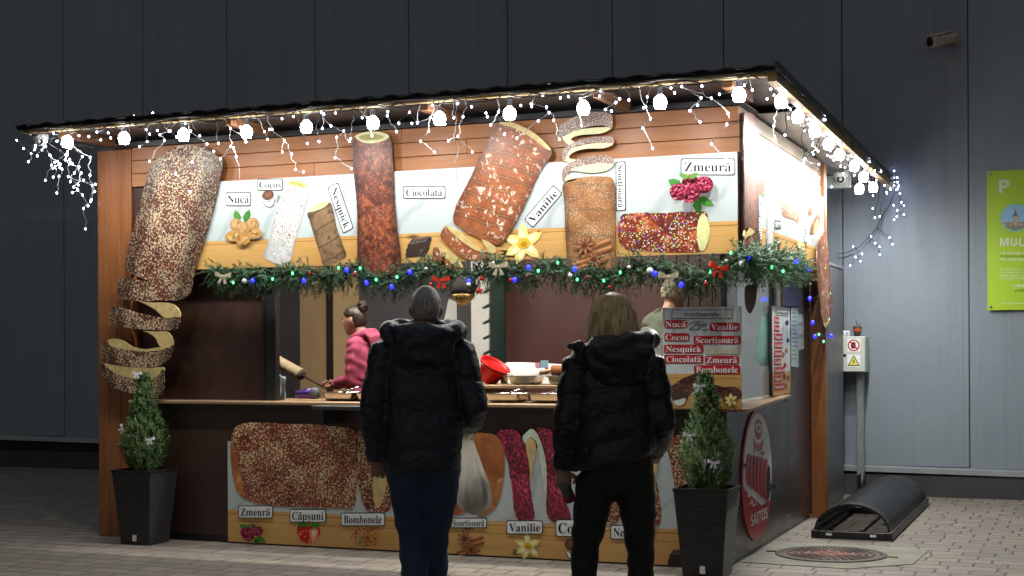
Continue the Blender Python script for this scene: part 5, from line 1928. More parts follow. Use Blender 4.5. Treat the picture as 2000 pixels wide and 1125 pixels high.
m.build('post', M_GALV, EB)
m = MB()
m.tube([(pA[0] + .01, 4.875, pB[2] + .01), (pA[0] + .01, 4.875, .0)], .035, 10)
m.build('foot_duct', M_BLACKP, EB)
cp = at(1675, 657, 'y', 4.78)
cu_ = thing('paper_cup', 'brown paper coffee cup with a twig in it standing on the electric cabinet', 'cup', (cp[0], 4.78, bz1))
m = MB()
m.lathe([(.030, .001), (.042, .095), (.038, .094), (.028, .06)], 16, (cp[0], 4.78, bz1))
m.build('cup', mat('brown_paper_cup', (.05, .025, .018), .5, var=.15), cu_)
m = MB()
m.lathe([(.0385, .045), (.0405, .072)], 16, (cp[0], 4.78, bz1))
m.v = [(v[0] + (v[0] - cp[0]) * .03, v[1] + (v[1] - 4.78) * .03, v[2]) for v in m.v]
m.f = m.f[:16]
m.build('print_band', inkm(.45, .09, .03), cu_)
m = MB()
m.tube([(cp[0], 4.78, bz1 + .03), (cp[0] + .0, 4.78, bz1 + .11), (cp[0] - .012, 4.78, bz1 + .15)], .004, 5)
m.tube([(cp[0], 4.78, bz1 + .10), (cp[0] + .03, 4.77, bz1 + .12)], .003, 5)
m.build('twig', M_STEM, cu_)
for px, lb in ((1641, 'small pale plug socket standing on the left corner of the electric cabinet'), (1656, 'little pale plug with a blue spot next to the brown cup')):
    q = at(px, 657, 'y', 4.76)
    x = min(max(q[0], bx0 + .02), bx1)
    pg_ = thing('plug_socket', lb, 'plug', (x, 4.76, bz1), 'plugs on the electric cabinet')
    m = MB()
    m.bbox(x - .022, x + .022, 4.735, 4.785, bz1 + .001, bz1 + .055, .012)
    m.build('body', M_WHITEP, pg_)
    m = MB()
    m.lathe([(.012, 0), (.010, .004), (.0, .004)], 10, M=Matrix.Translation((x, 4.735, bz1 + .03)) @ Matrix.Rotation(math.pi / 2, 4, 'X'))
    m.build('face', inkm(.25, .38, .6), pg_)
# cabinet behind the stall
cbn = thing('grey_cabinet', 'tall dark grey metal cabinet in the gap between the stall and the building', 'cabinet', (-.35, 4.0, 0))
cx1 = at(1648, 700, 'y', 4.55)[0]
m = MB()
m.bbox(cx1 - .6, cx1, 3.25, 4.55, .02, at(1630, 512, 'y', 3.3)[2], .006)
m.build('body', mat('cabinet_grey', (.10, .105, .115), .42, var=.08), cbn)
m = MB()
m.bbox(cx1 - .61, cx1 + .006, 3.24, 4.56, at(1630, 512, 'y', 3.3)[2] + .001, at(1630, 512, 'y', 3.3)[2] + .03, .004)
m.build('lid', mat('cabinet_lid', (.22, .23, .24), .4, .3), cbn)
m = MB()
m.bbox(cx1 - .595, cx1 - .005, 3.255, 4.545, 0, .018, .002)
m.build('feet', M_BLACK, cbn)
# beam and dome cameras
be = thing('support_beam', 'pale green square beam under the rear of the roof carrying a dome camera', 'beam', (-.2, 3.6, 2.8))
q0, q1 = at(1617, 344, 'y', 3.75), at(1656, 366, 'y', 3.75)
m = MB()
m.bbox(-.9, q1[0] + .02, 3.75, 3.83, q1[2], q0[2], .004)
m.build('bar', mat('pale_green_paint', (.42, .50, .46), .45, var=.06), be)
m = MB()
m.box(q1[0] - .04, q1[0] + .015, 3.76, 3.82, q0[2] + .001, 2.985)
m.build('hanger', M_GALV, be)
def dome_cam(c, r, label, look):
    t = thing('dome_camera', label, 'security camera', c, 'dome cameras')
    m = MB()
    m.lathe([(r * 1.0, .0), (r * 1.05, -.015), (r * 1.0, -.04), (r * .9, -.045)], 20, c)
    m.build('base', M_WHITEP, t)
    m = MB()
    m.ball((c[0], c[1], c[2] - .045), r * .82, 18, 10)
    m.build('turret', M_WHITEP, t)
    d = Vector(look).normalized()
    mt = Matrix.Translation(Vector((c[0], c[1], c[2] - .045)) + d * r * .66) @ d.to_track_quat('Z', 'Y').to_matrix().to_4x4()
    m = MB()
    m.lathe([(r * .5, 0), (r * .5, r * .18), (r * .40, r * .20), (r * .38, r * .12), (.0001, r * .1)], 16, M=mt)
    m.build('lens', M_BLACKP, t)
q = at(1643, 345, 'y', 3.72)
dome_cam((q[0], 3.70, q[2] + .03), .062, 'white dome camera on the pale green beam at the right rear of the roof', (.15, -1, -.35))
q = at(70, 246, 'y', -.45)
dome_cam((q[0] + .05, -.45, 3.035), .055, 'white dome camera under the left roof corner', (.4, -1, -.35))
# bullet camera high on the wall
q = at(1860, 78, 'y', 4.9)
bc = thing('bullet_camera', 'rusty white bullet camera fixed high on the dark building wall', 'security camera', (q[0], 4.99, q[2]))
a, b = Vector((q[0] + .02, 4.86, q[2] + .02)), Vector(at(1817, 82, 'y', 4.62))
m = MB()
m.tube([a, a.lerp(b, .02), a.lerp(b, .96), b], [.048, .054, .054, .05], 18, cap=True)
M_RUST = mat('rusty_white', (.50, .41, .34), .55, var=.45, vs=18)
m.build('housing', M_RUST, bc)
m = MB()
d = (b - a).normalized()
m.tube([b + d * .0005, b + d * .004], .042, 16)
m.build('lens', M_BLACKP, bc)
m = MB()
m.tube([a + Vector((0, 0, .058)), b + d * .03 + Vector((0, 0, .058))], [(.05, .006), (.05, .006)], 10, flat=(1, 0, 0))
m.build('sun_hood', M_RUST, bc)
m = MB()
m.tube([(q[0] + .03, 4.995, q[2] - .01), (q[0] + .03, 4.94, q[2] - .01), tuple(a)], [.045, .03, .03], 12)
m.build('bracket', M_RUST, bc)

# green information board
GBP = PL('y', 4.965)
IB = thing('info_board', 'lime green information board with white lettering and a round tower picture on the grey wall', 'sign', (1.5, 4.965, 2.4))
ga, gb = GBP.uv(1928, 335), GBP.uv(1929, 606)
gw = .98
m = MB()
m.sheet(GBP, [(ga[0], gb[1]), (ga[0] + gw, gb[1]), (ga[0] + gw, ga[1]), (ga[0], ga[1])], 0, .012, 0)
m.build('board', mat('lime_green_print', (.40, .62, .022), .4, var=.06, vs=2), IB)
gc = crop(338 / 90, 1910, 320)
GO = .0128
def gl(box, s, mt, st='sans', fw=1, fh=1):
    q = quad_of((gc([(box[0], box[1])])[0] + gc([(box[2], box[3])])[0]))
    lettering(GBP, q, s, mt, IB, GO, st, fw, fh)
M_GW, M_GD = inkm(.72, .78, .66), inkm(.14, .24, .02)
gl((158, 118, 236, 212), 'P', M_GW)
gl((165, 545, 640, 604), 'MULȚUMIM', M_GW)
gl((165, 645, 590, 662), 'că alegi să ne vizitezi', M_GW)
gl((165, 669, 440, 684), 'a parchezi AICI', M_GD)
gl((165, 692, 600, 708), 'Te așteptăm și mâine', M_GW)
for i, s in enumerate(('În mediul urban e de', 'în centrele de colectare', 'poți ajuta la reducerea', 'Contribuie și tu la')):
    gl((165, 765 + 22 * i, 500, 780 + 22 * i), s, M_GW, '')
gl((256, 885, 560, 904), '#NATURA', M_GW)
gl((272, 920, 560, 940), '#RESPECT', M_GD)
gl((175, 1016, 520, 1028), 'O campanie din cadrul', M_GW, '')
m = MB()
cc = GBP.uv(*gc([(278, 396)])[0])
ccr = GBP.uv(*gc([(388, 396)])[0])[0] - cc[0]
def gd(r, off, mi_): m.sheet(GBP, [(cc[0] + r * math.cos(6.2832 * i / 40), cc[1] + r * math.sin(6.2832 * i / 40)) for i in range(40)], GO + off, .0008, mi_)
gd(ccr, 0, 0)
gd(ccr * .9, .001, 1)
lower = [(cc[0] + ccr * .9 * math.cos(a), cc[1] + ccr * .9 * math.sin(a)) for a in [math.radians(x) for x in range(200, 341, 7)]]
m.sheet(GBP, lower, GO + .002, .0006, 2)
def gtower(pts, off, mi_): m.sheet(GBP, [(cc[0] + ccr * x, cc[1] + ccr * y) for x, y in pts], GO + off, .0006, mi_)
gtower([(-.16, -.5), (.16, -.5), (.13, .1), (-.13, .1)], .0028, 3)
gtower([(-.14, .1), (.14, .1), (.03, .5), (0, .84), (-.03, .5)], .0028, 4)
gtower([(-.22, .02), (-.14, .02), (-.18, .34)], .0034, 4)
gtower([(.14, .02), (.22, .02), (.18, .34)], .0034, 4)
for i in range(9):
    x = -.75 + .17 * i
    gtower([(x, -.58), (x + .14, -.58), (x + .14, -.42 - .04 * (i % 3)), (x + .07, -.34 - .04 * (i % 2)), (x, -.42 - .04 * (i % 3))], .004, (3, 5)[i % 2])
m.build('tower_picture', [inkm(.20, .55, .50), inkm(.30, .52, .74), inkm(.28, .26, .18), inkm(.50, .42, .32), inkm(.16, .15, .17), inkm(.42, .28, .2)], IB)
for x in (ga[0] + .03, ga[0] + gw - .03):
    for z in (ga[1] - .03, gb[1] + .03):
        m = MB()
        m.lathe([(.014, 0), (.012, .006), (.0, .008)], 10, M=Matrix.Translation((x, 4.952, z)) @ Matrix.Rotation(math.pi / 2, 4, 'X'))
        m.build('screw', M_CHROME, IB)

# =================================================================== inside the stall
def on(px, py, z):
    return at(px, py, 'z', z)


CT = 1.0505
sx0 = at(515, 700, 'y', .10)[0]
sx1 = at(541, 700, 'y', .08)[0]
m = MB()
m.box(-4.69, sx0, .10, .12, 1.05, 2.03)
m.build('left_shutter', mat('shutter_laminate', (.050, .022, .016), .38, var=.1, vs=3), K)
m = MB()
m.bbox(sx0 + .001, sx1, .07, .13, 1.05, 2.03, .004)
m.bbox(sx0 + .02, sx0 + .034, .062, .0695, 1.06, 2.0, .002)
m.build('shutter_frame', M_BLACKP, K)
fr = thing('steel_fridge', 'dark brushed steel fridge with a long curved chrome handle behind the shutter frame', 'fridge', (-4.6, 1.7, .12))
xf = -4.50
m = MB()
y2 = at(588, 700, 'x', xf)[1]
m.bbox(-4.69, xf, 1.1, y2, .122, 2.3, .01)
m.build('body', mat('dark_steel', (.16, .16, .165), .32, .9, var=.12, vs=3), fr)
m = MB()
yh = at(543, 700, 'x', xf + .05)[1]
m.tube([(xf, yh - .14, 1.66), (xf + .035, yh - .10, 1.66), (xf + .05, yh - .03, 1.62), (xf + .05, yh, 1.52), (xf + .05, yh, .9), (xf + .03, yh, .82), (xf, yh, .80)], .013, 10)
m.build('handle', M_CHROME, fr)
tw = at(547, 755, 'y', .20)
t = thing('towel', 'small light blue towel on the counter beside the shutter frame', 'towel', (tw[0], .20, CT))
m = MB()
vs, fs = [], []
for i in range(9):
    f = i / 8
    for j in range(7):
        g = j / 6
        vs.append((tw[0] - .03 + .065 * g + .006 * math.sin(9 * f + g), .20 + .018 * math.sin(g * 8 + f * 2) + (.02 if j % 2 else 0) * f, CT + .20 * (1 - f) * (1 - .15 * g)))
for i in range(8):
    for j in range(6):
        a = i * 7 + j
        fs.append((a, a + 7, a + 8, a + 1))
m.add(vs, fs, smooth=True)
o = m.build('cloth', mat('blue_towelling', (.34, .46, .56), .9, var=.15, vs=40, bump=.4, bs=200), t)
md = o.modifiers.new('thick', 'SOLIDIFY'); md.thickness = .006

# rear work shelf on the counter
wsx0, wsx1 = at(936, 750, 'y', .44)[0], -.66
m = MB()
m.bbox(wsx0 - .1, wsx1, .42, .95, 1.138, 1.163, .004)
for x in (wsx0 - .05, (wsx0 + wsx1) / 2, wsx1 - .06):
    m.box(x, x + .04, .44, .93, 1.0495, 1.1375)
m.build('work_shelf', M_COUNTER, K)
WS = 1.1635


def tray(px, z, yv, w, label, d=.25, h=.062):
    p = at(px, 760, 'y', yv)
    t = thing('steel_tray', label, 'tray', (p[0], yv, z), 'steel serving trays')
    def ring(a, b, zz, r):
        out = []
        for cx, cy, an in ((a - r, -b + r, -90), (a - r, b - r, 0), (-a + r, b - r, 90), (-a + r, -b + r, 180)):
            for j in range(5):
                q = math.radians(an + 22.5 * j)
                out.append((p[0] + cx + r * math.cos(q), yv + d / 2 + cy + r * math.sin(q), z + zz))
        return out
    prof = [(-.035, 0), (-.022, .004), (-.012, .02), (-.004, h - .004), (-.0, h), (.014, h + .001), (.015, h - .003)]
    inn = [(-.003, h - .002), (-.008, h - .006), (-.016, .022), (-.028, .008)]
    m = MB()
    R0 = [ring(w / 2 + a, d / 2 + a, zz, .035 + max(a, -.02) * .5) for a, zz in [(-.035, 0)] + prof[1:]]
    R1 = [ring(w / 2 + a, d / 2 + a, zz, .035 + max(a, -.02) * .5) for a, zz in inn]
    n = 20
    for RR, flip in ((R0, False), ([R0[4]] + R1, True)):
        vs = [v for r in RR for v in r]
        fs = []
        for i in range(len(RR) - 1):
            for j in range(n):
                q = (i * n + j, i * n + (j + 1) % n, (i + 1) * n + (j + 1) % n, (i + 1) * n + j)
                fs.append(q[::-1] if flip else q)
        fs.append(tuple(range(n))[::-1] if not flip else tuple((len(RR) - 1) * n + j for j in range(n)))
        m.add(vs, fs, smooth=False)
    m.build('pan', M_STEEL, t)
    return t, p[0]


def ladle(x, y, z, ang, label, L=.2):
    t = thing('serving_scoop', label, 'scoop', (x, y, z), 'scoops in the trays')
    M = Matrix.Translation((x, y, z)) @ Matrix.Rotation(ang, 4, 'Z')
    m = MB()
    m.lathe([(.002, -.026), (.02, -.02), (.036, -.004), (.040, .004), (.037, .004), (.02, -.014), (.002, -.020)], 14, M=M)
    m.build('bowl', M_CHROME, t)
    m = MB()
    m.tube([(.036, 0, .003), (.08, 0, .02), (L, 0, .05)], [.006, .0055, .007], 8, M=M)
    m.build('handle', M_CHROME, t)


for px, z, yv, w, lb in ((657, CT, .06, .25, 'first steel tray on the counter, next to the purple tumbler'), (722, CT, .06, .25, 'steel tray half hidden by the grey haired man'),
                         (979, CT, .06, .25, 'steel tray on the counter below the red bowl'), (1064, CT, .06, .26, 'steel tray on the counter at the shoulder of the blonde woman'),
                         (1017, WS, .45, .21, 'steel tray on the raised shelf before the white paper bags'), (1098, WS, .45, .24, 'steel tray on the raised shelf under the wooden handled roller')):
    t_, xx = tray(px, z, yv, w, lb)
for px, z, yv, an, lb in ((657, CT + .062, .19, .25, 'scoop lying in the tray by the purple tumbler'), (979, CT + .062, .19, .5, 'scoop lying in the tray below the red bowl'), (1055, CT + .062, .2, .4, 'scoop lying in the tray beside the blonde woman'), (1015, WS + .062, .58, 2.9, 'scoop on the raised tray in front of the paper bags')):
    q = at(px, 750, 'y', yv)
    ladle(q[0], yv, z - .012, an, lb, .17)
# purple tumbler lying down
q = at(602, 768, 'y', .10)
t = thing('purple_tumbler', 'metallic purple tumbler with a grey end lying on its side on the counter', 'tumbler', (q[0], .10, CT))
MT = Matrix.Translation((q[0] - .095, .10, CT + .044)) @ Matrix.Rotation(math.pi / 2 - .07, 4, 'Y')
m = MB()
m.lathe([(.001, 0), (.028, .0), (.031, .01), (.037, .10), (.042, .135)], 20, M=MT)
m.build('body', mat('purple_metal', (.13, .07, .34), .25, .8, var=.05), t)
m = MB()
m.lathe([(.0425, .1352), (.0435, .155), (.04, .178), (.025, .19), (.001, .193)], 20, M=MT)
m.build('end_cap', mat('grey_rubber', (.09, .095, .105), .5, var=.08), t)
# red bowl tipped over
q = at(965, 728, 'y', .62)
t = thing('red_bowl', 'bright red plastic bowl tipped to the right on the raised shelf', 'bowl', (q[0], .62, WS))
MT = Matrix.Translation((q[0] - .015, .62, WS + .095)) @ Matrix.Rotation(math.radians(33), 4, 'Y') @ Matrix.Rotation(.12, 4, 'X')
m = MB()
m.lathe([(.001, -.085), (.06, -.085), (.072, -.07), (.105, .05), (.117, .053), (.119, .062), (.112, .064), (.098, .056), (.068, -.062), (.001, -.072)], 28, M=MT)
m.build('shell', mat('red_plastic', (.62, .012, .012), .35, var=.05), t)
m = MB()
m.lathe([(.107, .034), (.113, .036), (.113, .042), (.107, .044)], 28, M=MT)
m.build('rim_band', mat('red_plastic', (.62, .012, .012)), t)
# paper bags
q0, q1 = at(973, 735, 'y', .86)[0], at(1120, 735, 'y', .86)[0]
for i, (dx, dz, dy) in enumerate(((0, 0, .0), (-.03, -.008, .012), (-.055, -.02, .024))):
    t = thing('paper_bag', ('flat white paper bag with a small red and blue print, front one of the stack', 'second white paper bag showing a thin edge behind the printed one', 'rearmost white paper bag with its edge nearest the red bowl')[i], 'paper bag', (q0 + dx, .86 + dy, WS), 'white paper bags on the shelf')
    m = MB()
    w = q1 - q0 + .25
    vs = []
    n = 12
    for k in range(n + 1):
        f = k / n
        x = q0 + .06 + dx + w * f
        top = WS + .155 + dz - .018 * f + .003 * math.sin(f * 9)
        bow_ = .012 * math.sin(f * 7 + i)
        for zz, yy in ((WS + .001, .83), (WS + .08, .85), (top, .875)):
            vs.append((x + (.0 if zz > WS + .1 else .0), yy + dy + bow_ * (zz - WS) * 6, zz))
    k3 = len(vs)
    vs += [(v[0], v[1] + .004, v[2]) for v in vs]
    fs = []
    for k in range(n):
        for r in range(2):
            a = 3 * k + r
            fs += [(a, a + 3, a + 4, a + 1), (k3 + a, k3 + a + 1, k3 + a + 4, k3 + a + 3)]
        fs.append((3 * k + 2, 3 * k + 5, k3 + 3 * k + 5, k3 + 3 * k + 2))
    fs += [(0, 1, k3 + 1, k3), (1, 2, k3 + 2, k3 + 1)]
    m.add(vs, fs, smooth=True)
    m.build('paper', mat('white_paper', (.74, .77, .78), .6, var=.05, vs=9, bump=.3, bs=18), t)
    if i == 0:
        BP = PL('y', .835)
        b7 = crop(1406 / 200, 930, 640)
        m = MB()
        def bl(pts, mi_, off): m.sheet(BP, [BP.uv(*p) for p in b7(pts)], off, .0005, mi_)
        bl([(885, 450), (995, 445), (1000, 545), (880, 560)], 1, .0)
        bl([(946, 550), (1000, 545), (1000, 620), (950, 620)], 0, .001)
        c_ = [(850 + 38 * math.cos(a / 16 * 6.283), 515 + 48 * math.sin(a / 16 * 6.283)) for a in range(16)]
        bl(c_, 0, .001)
        bl([(850 + 24 * math.cos(a / 16 * 6.283), 515 + 32 * math.sin(a / 16 * 6.283)) for a in range(16)], 2, .002)
        bl([(850 + 11 * math.cos(a / 16 * 6.283), 515 + 16 * math.sin(a / 16 * 6.283)) for a in range(16)], 0, .003)
        bl([(870, 572), (930, 570), (930, 580), (870, 582)], 1, .001)
        bl([(880, 592), (925, 590), (925, 598), (880, 600)], 1, .001)
        m.build('printed_emblem', [inkm(.55, .06, .10), inkm(.32, .60, .78), M_PAPER], t)
# small steel cup behind the bowl
q = at(985, 712, 'y', .72)
t = thing('steel_cup', 'small steel measuring cup between the red bowl and the white paper bags', 'cup', (q[0], .72, WS))
m = MB()
m.lathe([(.001, .002), (.026, .002), (.033, .10), (.030, .10), (.024, .01)], 16, (q[0], .72, WS))
m.build('cup', M_STEEL, t)
m = MB()
m.tube([(q[0] + .03, .72, WS + .085), (q[0] + .06, .72, WS + .08), (q[0] + .055, .72, WS + .04), (q[0] + .028, .72, WS + .035)], .004, 6)
m.build('handle', M_STEEL, t)
# roller with a wooden handle
q = at(1090, 734, 'y', .56)
t = thing('baking_roller', 'brown baking roller with a pale turned wooden handle lying across the raised tray', 'baking roller', (q[0], .56, WS + .08))
zc = WS + .064 + .038
m = MB()
m.tube([(q[0] - .04, .57, zc), (q[0] + .28, .58, zc)], .038, 18)
m.build('roller', M_PLAIN, t)
m = MB()
m.tube([(q[0] - .046, .57, zc), (q[0] - .041, .57, zc)], .036, 18)
m.build('end_plate', mat('burnt_steel', (.10, .09, .08), .45, .6, var=.2), t)
m = MB()
m.tube([(q[0] - .047, .57, zc), (q[0] - .06, .565, zc - .004)], .006, 8)
m.tube([(q[0] - .058, .565, zc - .003), (q[0] - .064, .565, zc - .005), (q[0] - .085, .56, zc - .010), (q[0] - .105, .56, zc - .012), (q[0] - .13, .555, zc - .016), (q[0] - .138, .555, zc - .017)], [.008, .014, .018, .014, .018, .008], 12)
m.build('handle', wood('pale_handle', (.55, .38, .20), (.62, .46, .26), (.45, .3, .14), 0, .5), t)
# white slotted rack by the green frame
RK = PL('y', 2.5)
a, b = RK.uv(923, 500), RK.uv(957.5, 500)
t = thing('slotted_rack', 'tall white board with slanted slots cut in its right edge, by the green frame', 'rack', (a[0], 2.5, .12))
pts = [(a[0], .125), (b[0], .125)]
zt = RK.uv(957, 690)[1]
dz = (RK.uv(957, 660)[1] - RK.uv(957, 690)[1])
for i in range(-4, 9):
    z = zt + dz * i
    if z < .3 or z > 2.3:
        continue
    pts += [(b[0], z), (b[0] - .055, z - .022), (b[0] - .064, z - .008), (b[0] - .058, z + .004), (b[0], z + .030)]
pts += [(b[0], 2.4), (a[0], 2.4)]
m = MB()
m.sheet(RK, pts, 0, .03)
m.build('board', mat('white_board', (.66, .67, .65), .45, var=.05), t)
m = MB()
m.box(a[0] + .002, a[0] + .04, 2.501, 2.6, .121, 2.35)
m.build('stiffener', mat('white_board', (.66, .67, .65)), t)
SHP = PL('y', 2.93)
qs = [SHP.uv(*p) for p in ((877, 583), (893, 590), (893, 628), (868, 626))]
t = thing('paper_sheet', 'white sheet pinned askew on the back panel right of the grey haired head', 'paper', SHP.pt(*np.mean(qs, axis=0), 0))
m = MB()
m.sheet(SHP, qs, .0, .002)
m.build('sheet_of_paper', mat('white_paper', (.74, .77, .78)), t)
m = MB()
m.ball(SHP.pt(qs[0][0], qs[0][1] - .012, .006), .006, 8, 6)
m.build('pin', M_BLACKP, t)
# bags and the added tub behind the side window
def crumple_bag(c, w, d, h, mt, label, seed, name='plastic_bag', cat='plastic bag', group=None):
    t = thing(name, label, cat, (c[0], c[1], c[2] - h), group)
    m = MB()
    n, k = 28, 15
    vs, fs = [], []
    for i in range(k + 1):
        f = i / k
        r = (.16 + .84 * min(1, f / .42) ** .8) if f < .9 else 1 - (f - .9) * 4
        for j in range(n):
            a = 6.2832 * j / n
            fold = 1 + .10 * (1 - f) * math.sin(a * 6 + seed) + .09 * noise.noise(Vector((math.cos(a) * 1.6, math.sin(a) * 1.6, f * 3 + seed)))
            vs.append((c[0] + w / 2 * r * fold * math.cos(a), c[1] + d / 2 * r * fold * math.sin(a), c[2] - h * f))
    for i in range(k):
        for j in range(n):
            fs.append((i * n + j, (i + 1) * n + j, (i + 1) * n + (j + 1) % n, i * n + (j + 1) % n))
    fs += [tuple(range(n)), tuple(k * n + j for j in range(n))[::-1]]
    m.add(vs, fs, smooth=True)
    m.build('sack', mt, t)
    for s in (-1, 1):
        m = MB()
        m.tube([(c[0] + s * .02, c[1], c[2] - .01), (c[0] + s * .035, c[1], c[2] + .05), (c[0] + s * .01, c[1], c[2] + .10), (c[0], c[1], c[2] + .11)], [(.012, .004)] * 4, 8)
        m.build('handle', mt, t)
    return t
M_TEAL = mat('teal_film', (.10, .46, .36), .4, var=.12, vs=18)
M_YELF = mat('pale_yellow_film', (.50, .54, .34), .4, var=.12, vs=18)
q = at(1497, 612, 'x', -.42)
crumple_bag((-.42, q[1], q[2]), .16, .22, at(1497, 612, 'x', -.42)[2] - at(1497, 714, 'x', -.42)[2], M_TEAL, 'teal green plastic sack hanging behind the side window', 3, group='sacks behind the side window')
q = at(1493, 566, 'x', -.55)
crumple_bag((-.55, q[1] + .12, q[2]), .22, .26, .22, M_YELF, 'pale yellowish plastic sack hanging above the teal one behind the side window', 8, group='sacks behind the side window')
t = thing('reflection_tub', 'added pale tub standing for whitish glass reflections behind the menu board', 'tub', (-.33, .30, 1.05))  # tub added to stand for whitish reflections in the side window
m = MB()
m.bbox(-.52, -.16, .10, .545, CT, CT + .20, .02)
m.build('tub', mat('milky_plastic', (.42, .47, .46), .3, var=.2, vs=7), t)
m = MB()
m.bbox(-.53, -.15, .09, .55, CT + .2005, CT + .225, .008)
m.build('lid', mat('milky_lid', (.50, .55, .54), .3, var=.12, vs=7), t)

q = at(1284, 664, 'y', .35)
t = thing('clear_bag', 'crinkled clear bag with brown pastry standing on the counter behind the blonde woman', 'bag', (q[0], .35, CT))
m = MB()
vs, fs = [], []
for i in range(13):
    f = i / 12
    for j in range(22):
        a = 6.2832 * j / 22
        r = (.085 * (1 - .25 * f) + .012 * math.sin(a * 7 + f * 3) * f) * (1 + .14 * noise.noise(Vector((math.cos(a) * 2, math.sin(a) * 2, f * 4))))
        vs.append((q[0] + r * math.cos(a), .35 + r * .7 * math.sin(a), CT + .001 + (q[2] - CT) * f))
for i in range(12):
    for j in range(22):
        fs.append((i * 22 + j, i * 22 + (j + 1) % 22, (i + 1) * 22 + (j + 1) % 22, (i + 1) * 22 + j))
m.add(vs, fs, smooth=True)
m.build('film', mat('clear_film', (.62, .66, .66), .2, var=.1, vs=30, alpha=.42), t)
m = MB()
m.tube([(q[0], .35, CT + .004), (q[0], .35, CT + .2)], [.05, .045], 16)
m.build('pastry', M_PLAIN, t)

# =================================================================== people
def skin_mat(name, c):
    t = NT(name)
    v = t.coord()
    t.P(Base_Color=t.mix(t.step(t.noise(v, 14, 3), .35, .65), tuple(x * .88 for x in c), c), Roughness=.55, Subsurface_Weight=.08)
    t.b.inputs['Subsurface Radius'].default_value = (.01, .004, .002)
    return t.mat


def fabric(name, c, rough=.45, crease=.5, sc=14, weave=0):
    t = NT(name)
    v = t.coord()
    n = t.noise(v, sc, 5, .6, .6)
    t.P(Base_Color=t.mix(t.step(n, .3, .7), tuple(x * .75 for x in c), tuple(min(1, x * 1.15) for x in c)), Roughness=rough)
    h = n
    if weave:
        h = t.math('ADD', n, t.math('MULTIPLY', t.noise(v, weave, 2), .35))
    t.bump(h, crease, .014)
    return t.mat


def hair_mat(name, c0, c1, sc=90, rough=.5):
    t = NT(name)
    v = t.coord(False, (1, 1, .12))
    t.P(Base_Color=t.mix(t.step(t.noise(v, sc, 3), .35, .65), c0, c1), Roughness=rough)
    t.bump(t.noise(v, sc, 3), .6, .006)
    return t.mat


def solid(mb, voxel, smooth=4, disp=None):
    """one closed skin round everything in mb"""
    me = mb.mesh('shape', [M_BLACK])
    o = bpy.data.objects.new('shape', me)
    COL.objects.link(o)
    md = o.modifiers.new('r', 'REMESH')
    md.mode = 'VOXEL'
    md.voxel_size = voxel
    bpy.context.view_layer.update()
    ev = o.evaluated_get(bpy.context.evaluated_depsgraph_get())
    m2 = bpy.data.meshes.new_from_object(ev)
    COL.objects.unlink(o)
    bpy.data.objects.remove(o)
    bpy.data.meshes.remove(me)
    n = len(m2.vertices)
    co = np.empty(n * 3)
    m2.vertices.foreach_get('co', co)
    co = co.reshape(-1, 3)
    ed = np.empty(len(m2.edges) * 2, dtype=np.int64)
    m2.edges.foreach_get('vertices', ed)
    ed = ed.reshape(-1, 2)
    deg = np.bincount(ed.ravel(), minlength=n)[:, None]
    for _ in range(smooth):
        s = np.zeros_like(co)
        np.add.at(s, ed[:, 0], co[ed[:, 1]])
        np.add.at(s, ed[:, 1], co[ed[:, 0]])
        co = co * .4 + .6 * s / np.maximum(deg, 1)
    m2.vertices.foreach_set('co', co.ravel())
    m2.update()
    if disp:
        no = np.empty(n * 3)
        m2.vertices.foreach_get('normal', no)
        no = no.reshape(-1, 3)
        d = np.array([disp(Vector(c), Vector(k)) for c, k in zip(co, no)])[:, None]
        co = co + no * d
        m2.vertices.foreach_set('co', co.ravel())
        m2.update()
    faces = [tuple(p.vertices) for p in m2.polygons]
    bpy.data.meshes.remove(m2)
    out = MB()
    out.add([tuple(c) for c in co], faces, 0, True)
    return out


def hand(mb, M, side, curl=.5, s=1.0, mi_=0):
    """wrist at the origin, fingers along -z, palm towards +y, thumb on side (+1 = +x)"""
    mb.tube([(0, 0, .03 * s), (0, 0, -.02 * s), (0, .002, -.055 * s), (0, .003, -.088 * s)], [(.026 * s, .020 * s), (.034 * s, .017 * s), (.041 * s, .016 * s), (.038 * s, .013 * s)], 12, mi_, flat=(1, 0, 0), M=M)
    for i, (x, L) in enumerate(((.030, .92), (.010, 1.05), (-.010, 1.0), (-.029, .8))):
        p = Vector((side * x * s, .002, -.082 * s))
        pts, a = [p], .12 + .05 * i
        for k, l in enumerate((.040, .026, .021)):
            a += curl * (.75 + .2 * k + .08 * i)
            p = p + Vector((side * x * .08, math.sin(a) * l * L * s, -math.cos(a) * l * L * s))
            pts.append(p)
        mb.tube(pts, [.0098 * s, .0092 * s, .0085 * s, .0065 * s], 8, mi_, M=M)
    p = Vector((side * .030 * s, .006, -.022 * s))
    pts = [p, p + Vector((side * .026, .014, -.022)) * s, p + Vector((side * .030, .026 + .02 * curl, -.050)) * s, p + Vector((side * .020, .034 + .03 * curl, -.070)) * s]
    mb.tube(pts, [.014 * s, .0125 * s, .011 * s, .008 * s], 8, mi_, M=M)


def lerp(a, b, f):
    return tuple(x + (y - x) * f for x, y in zip(a, b))


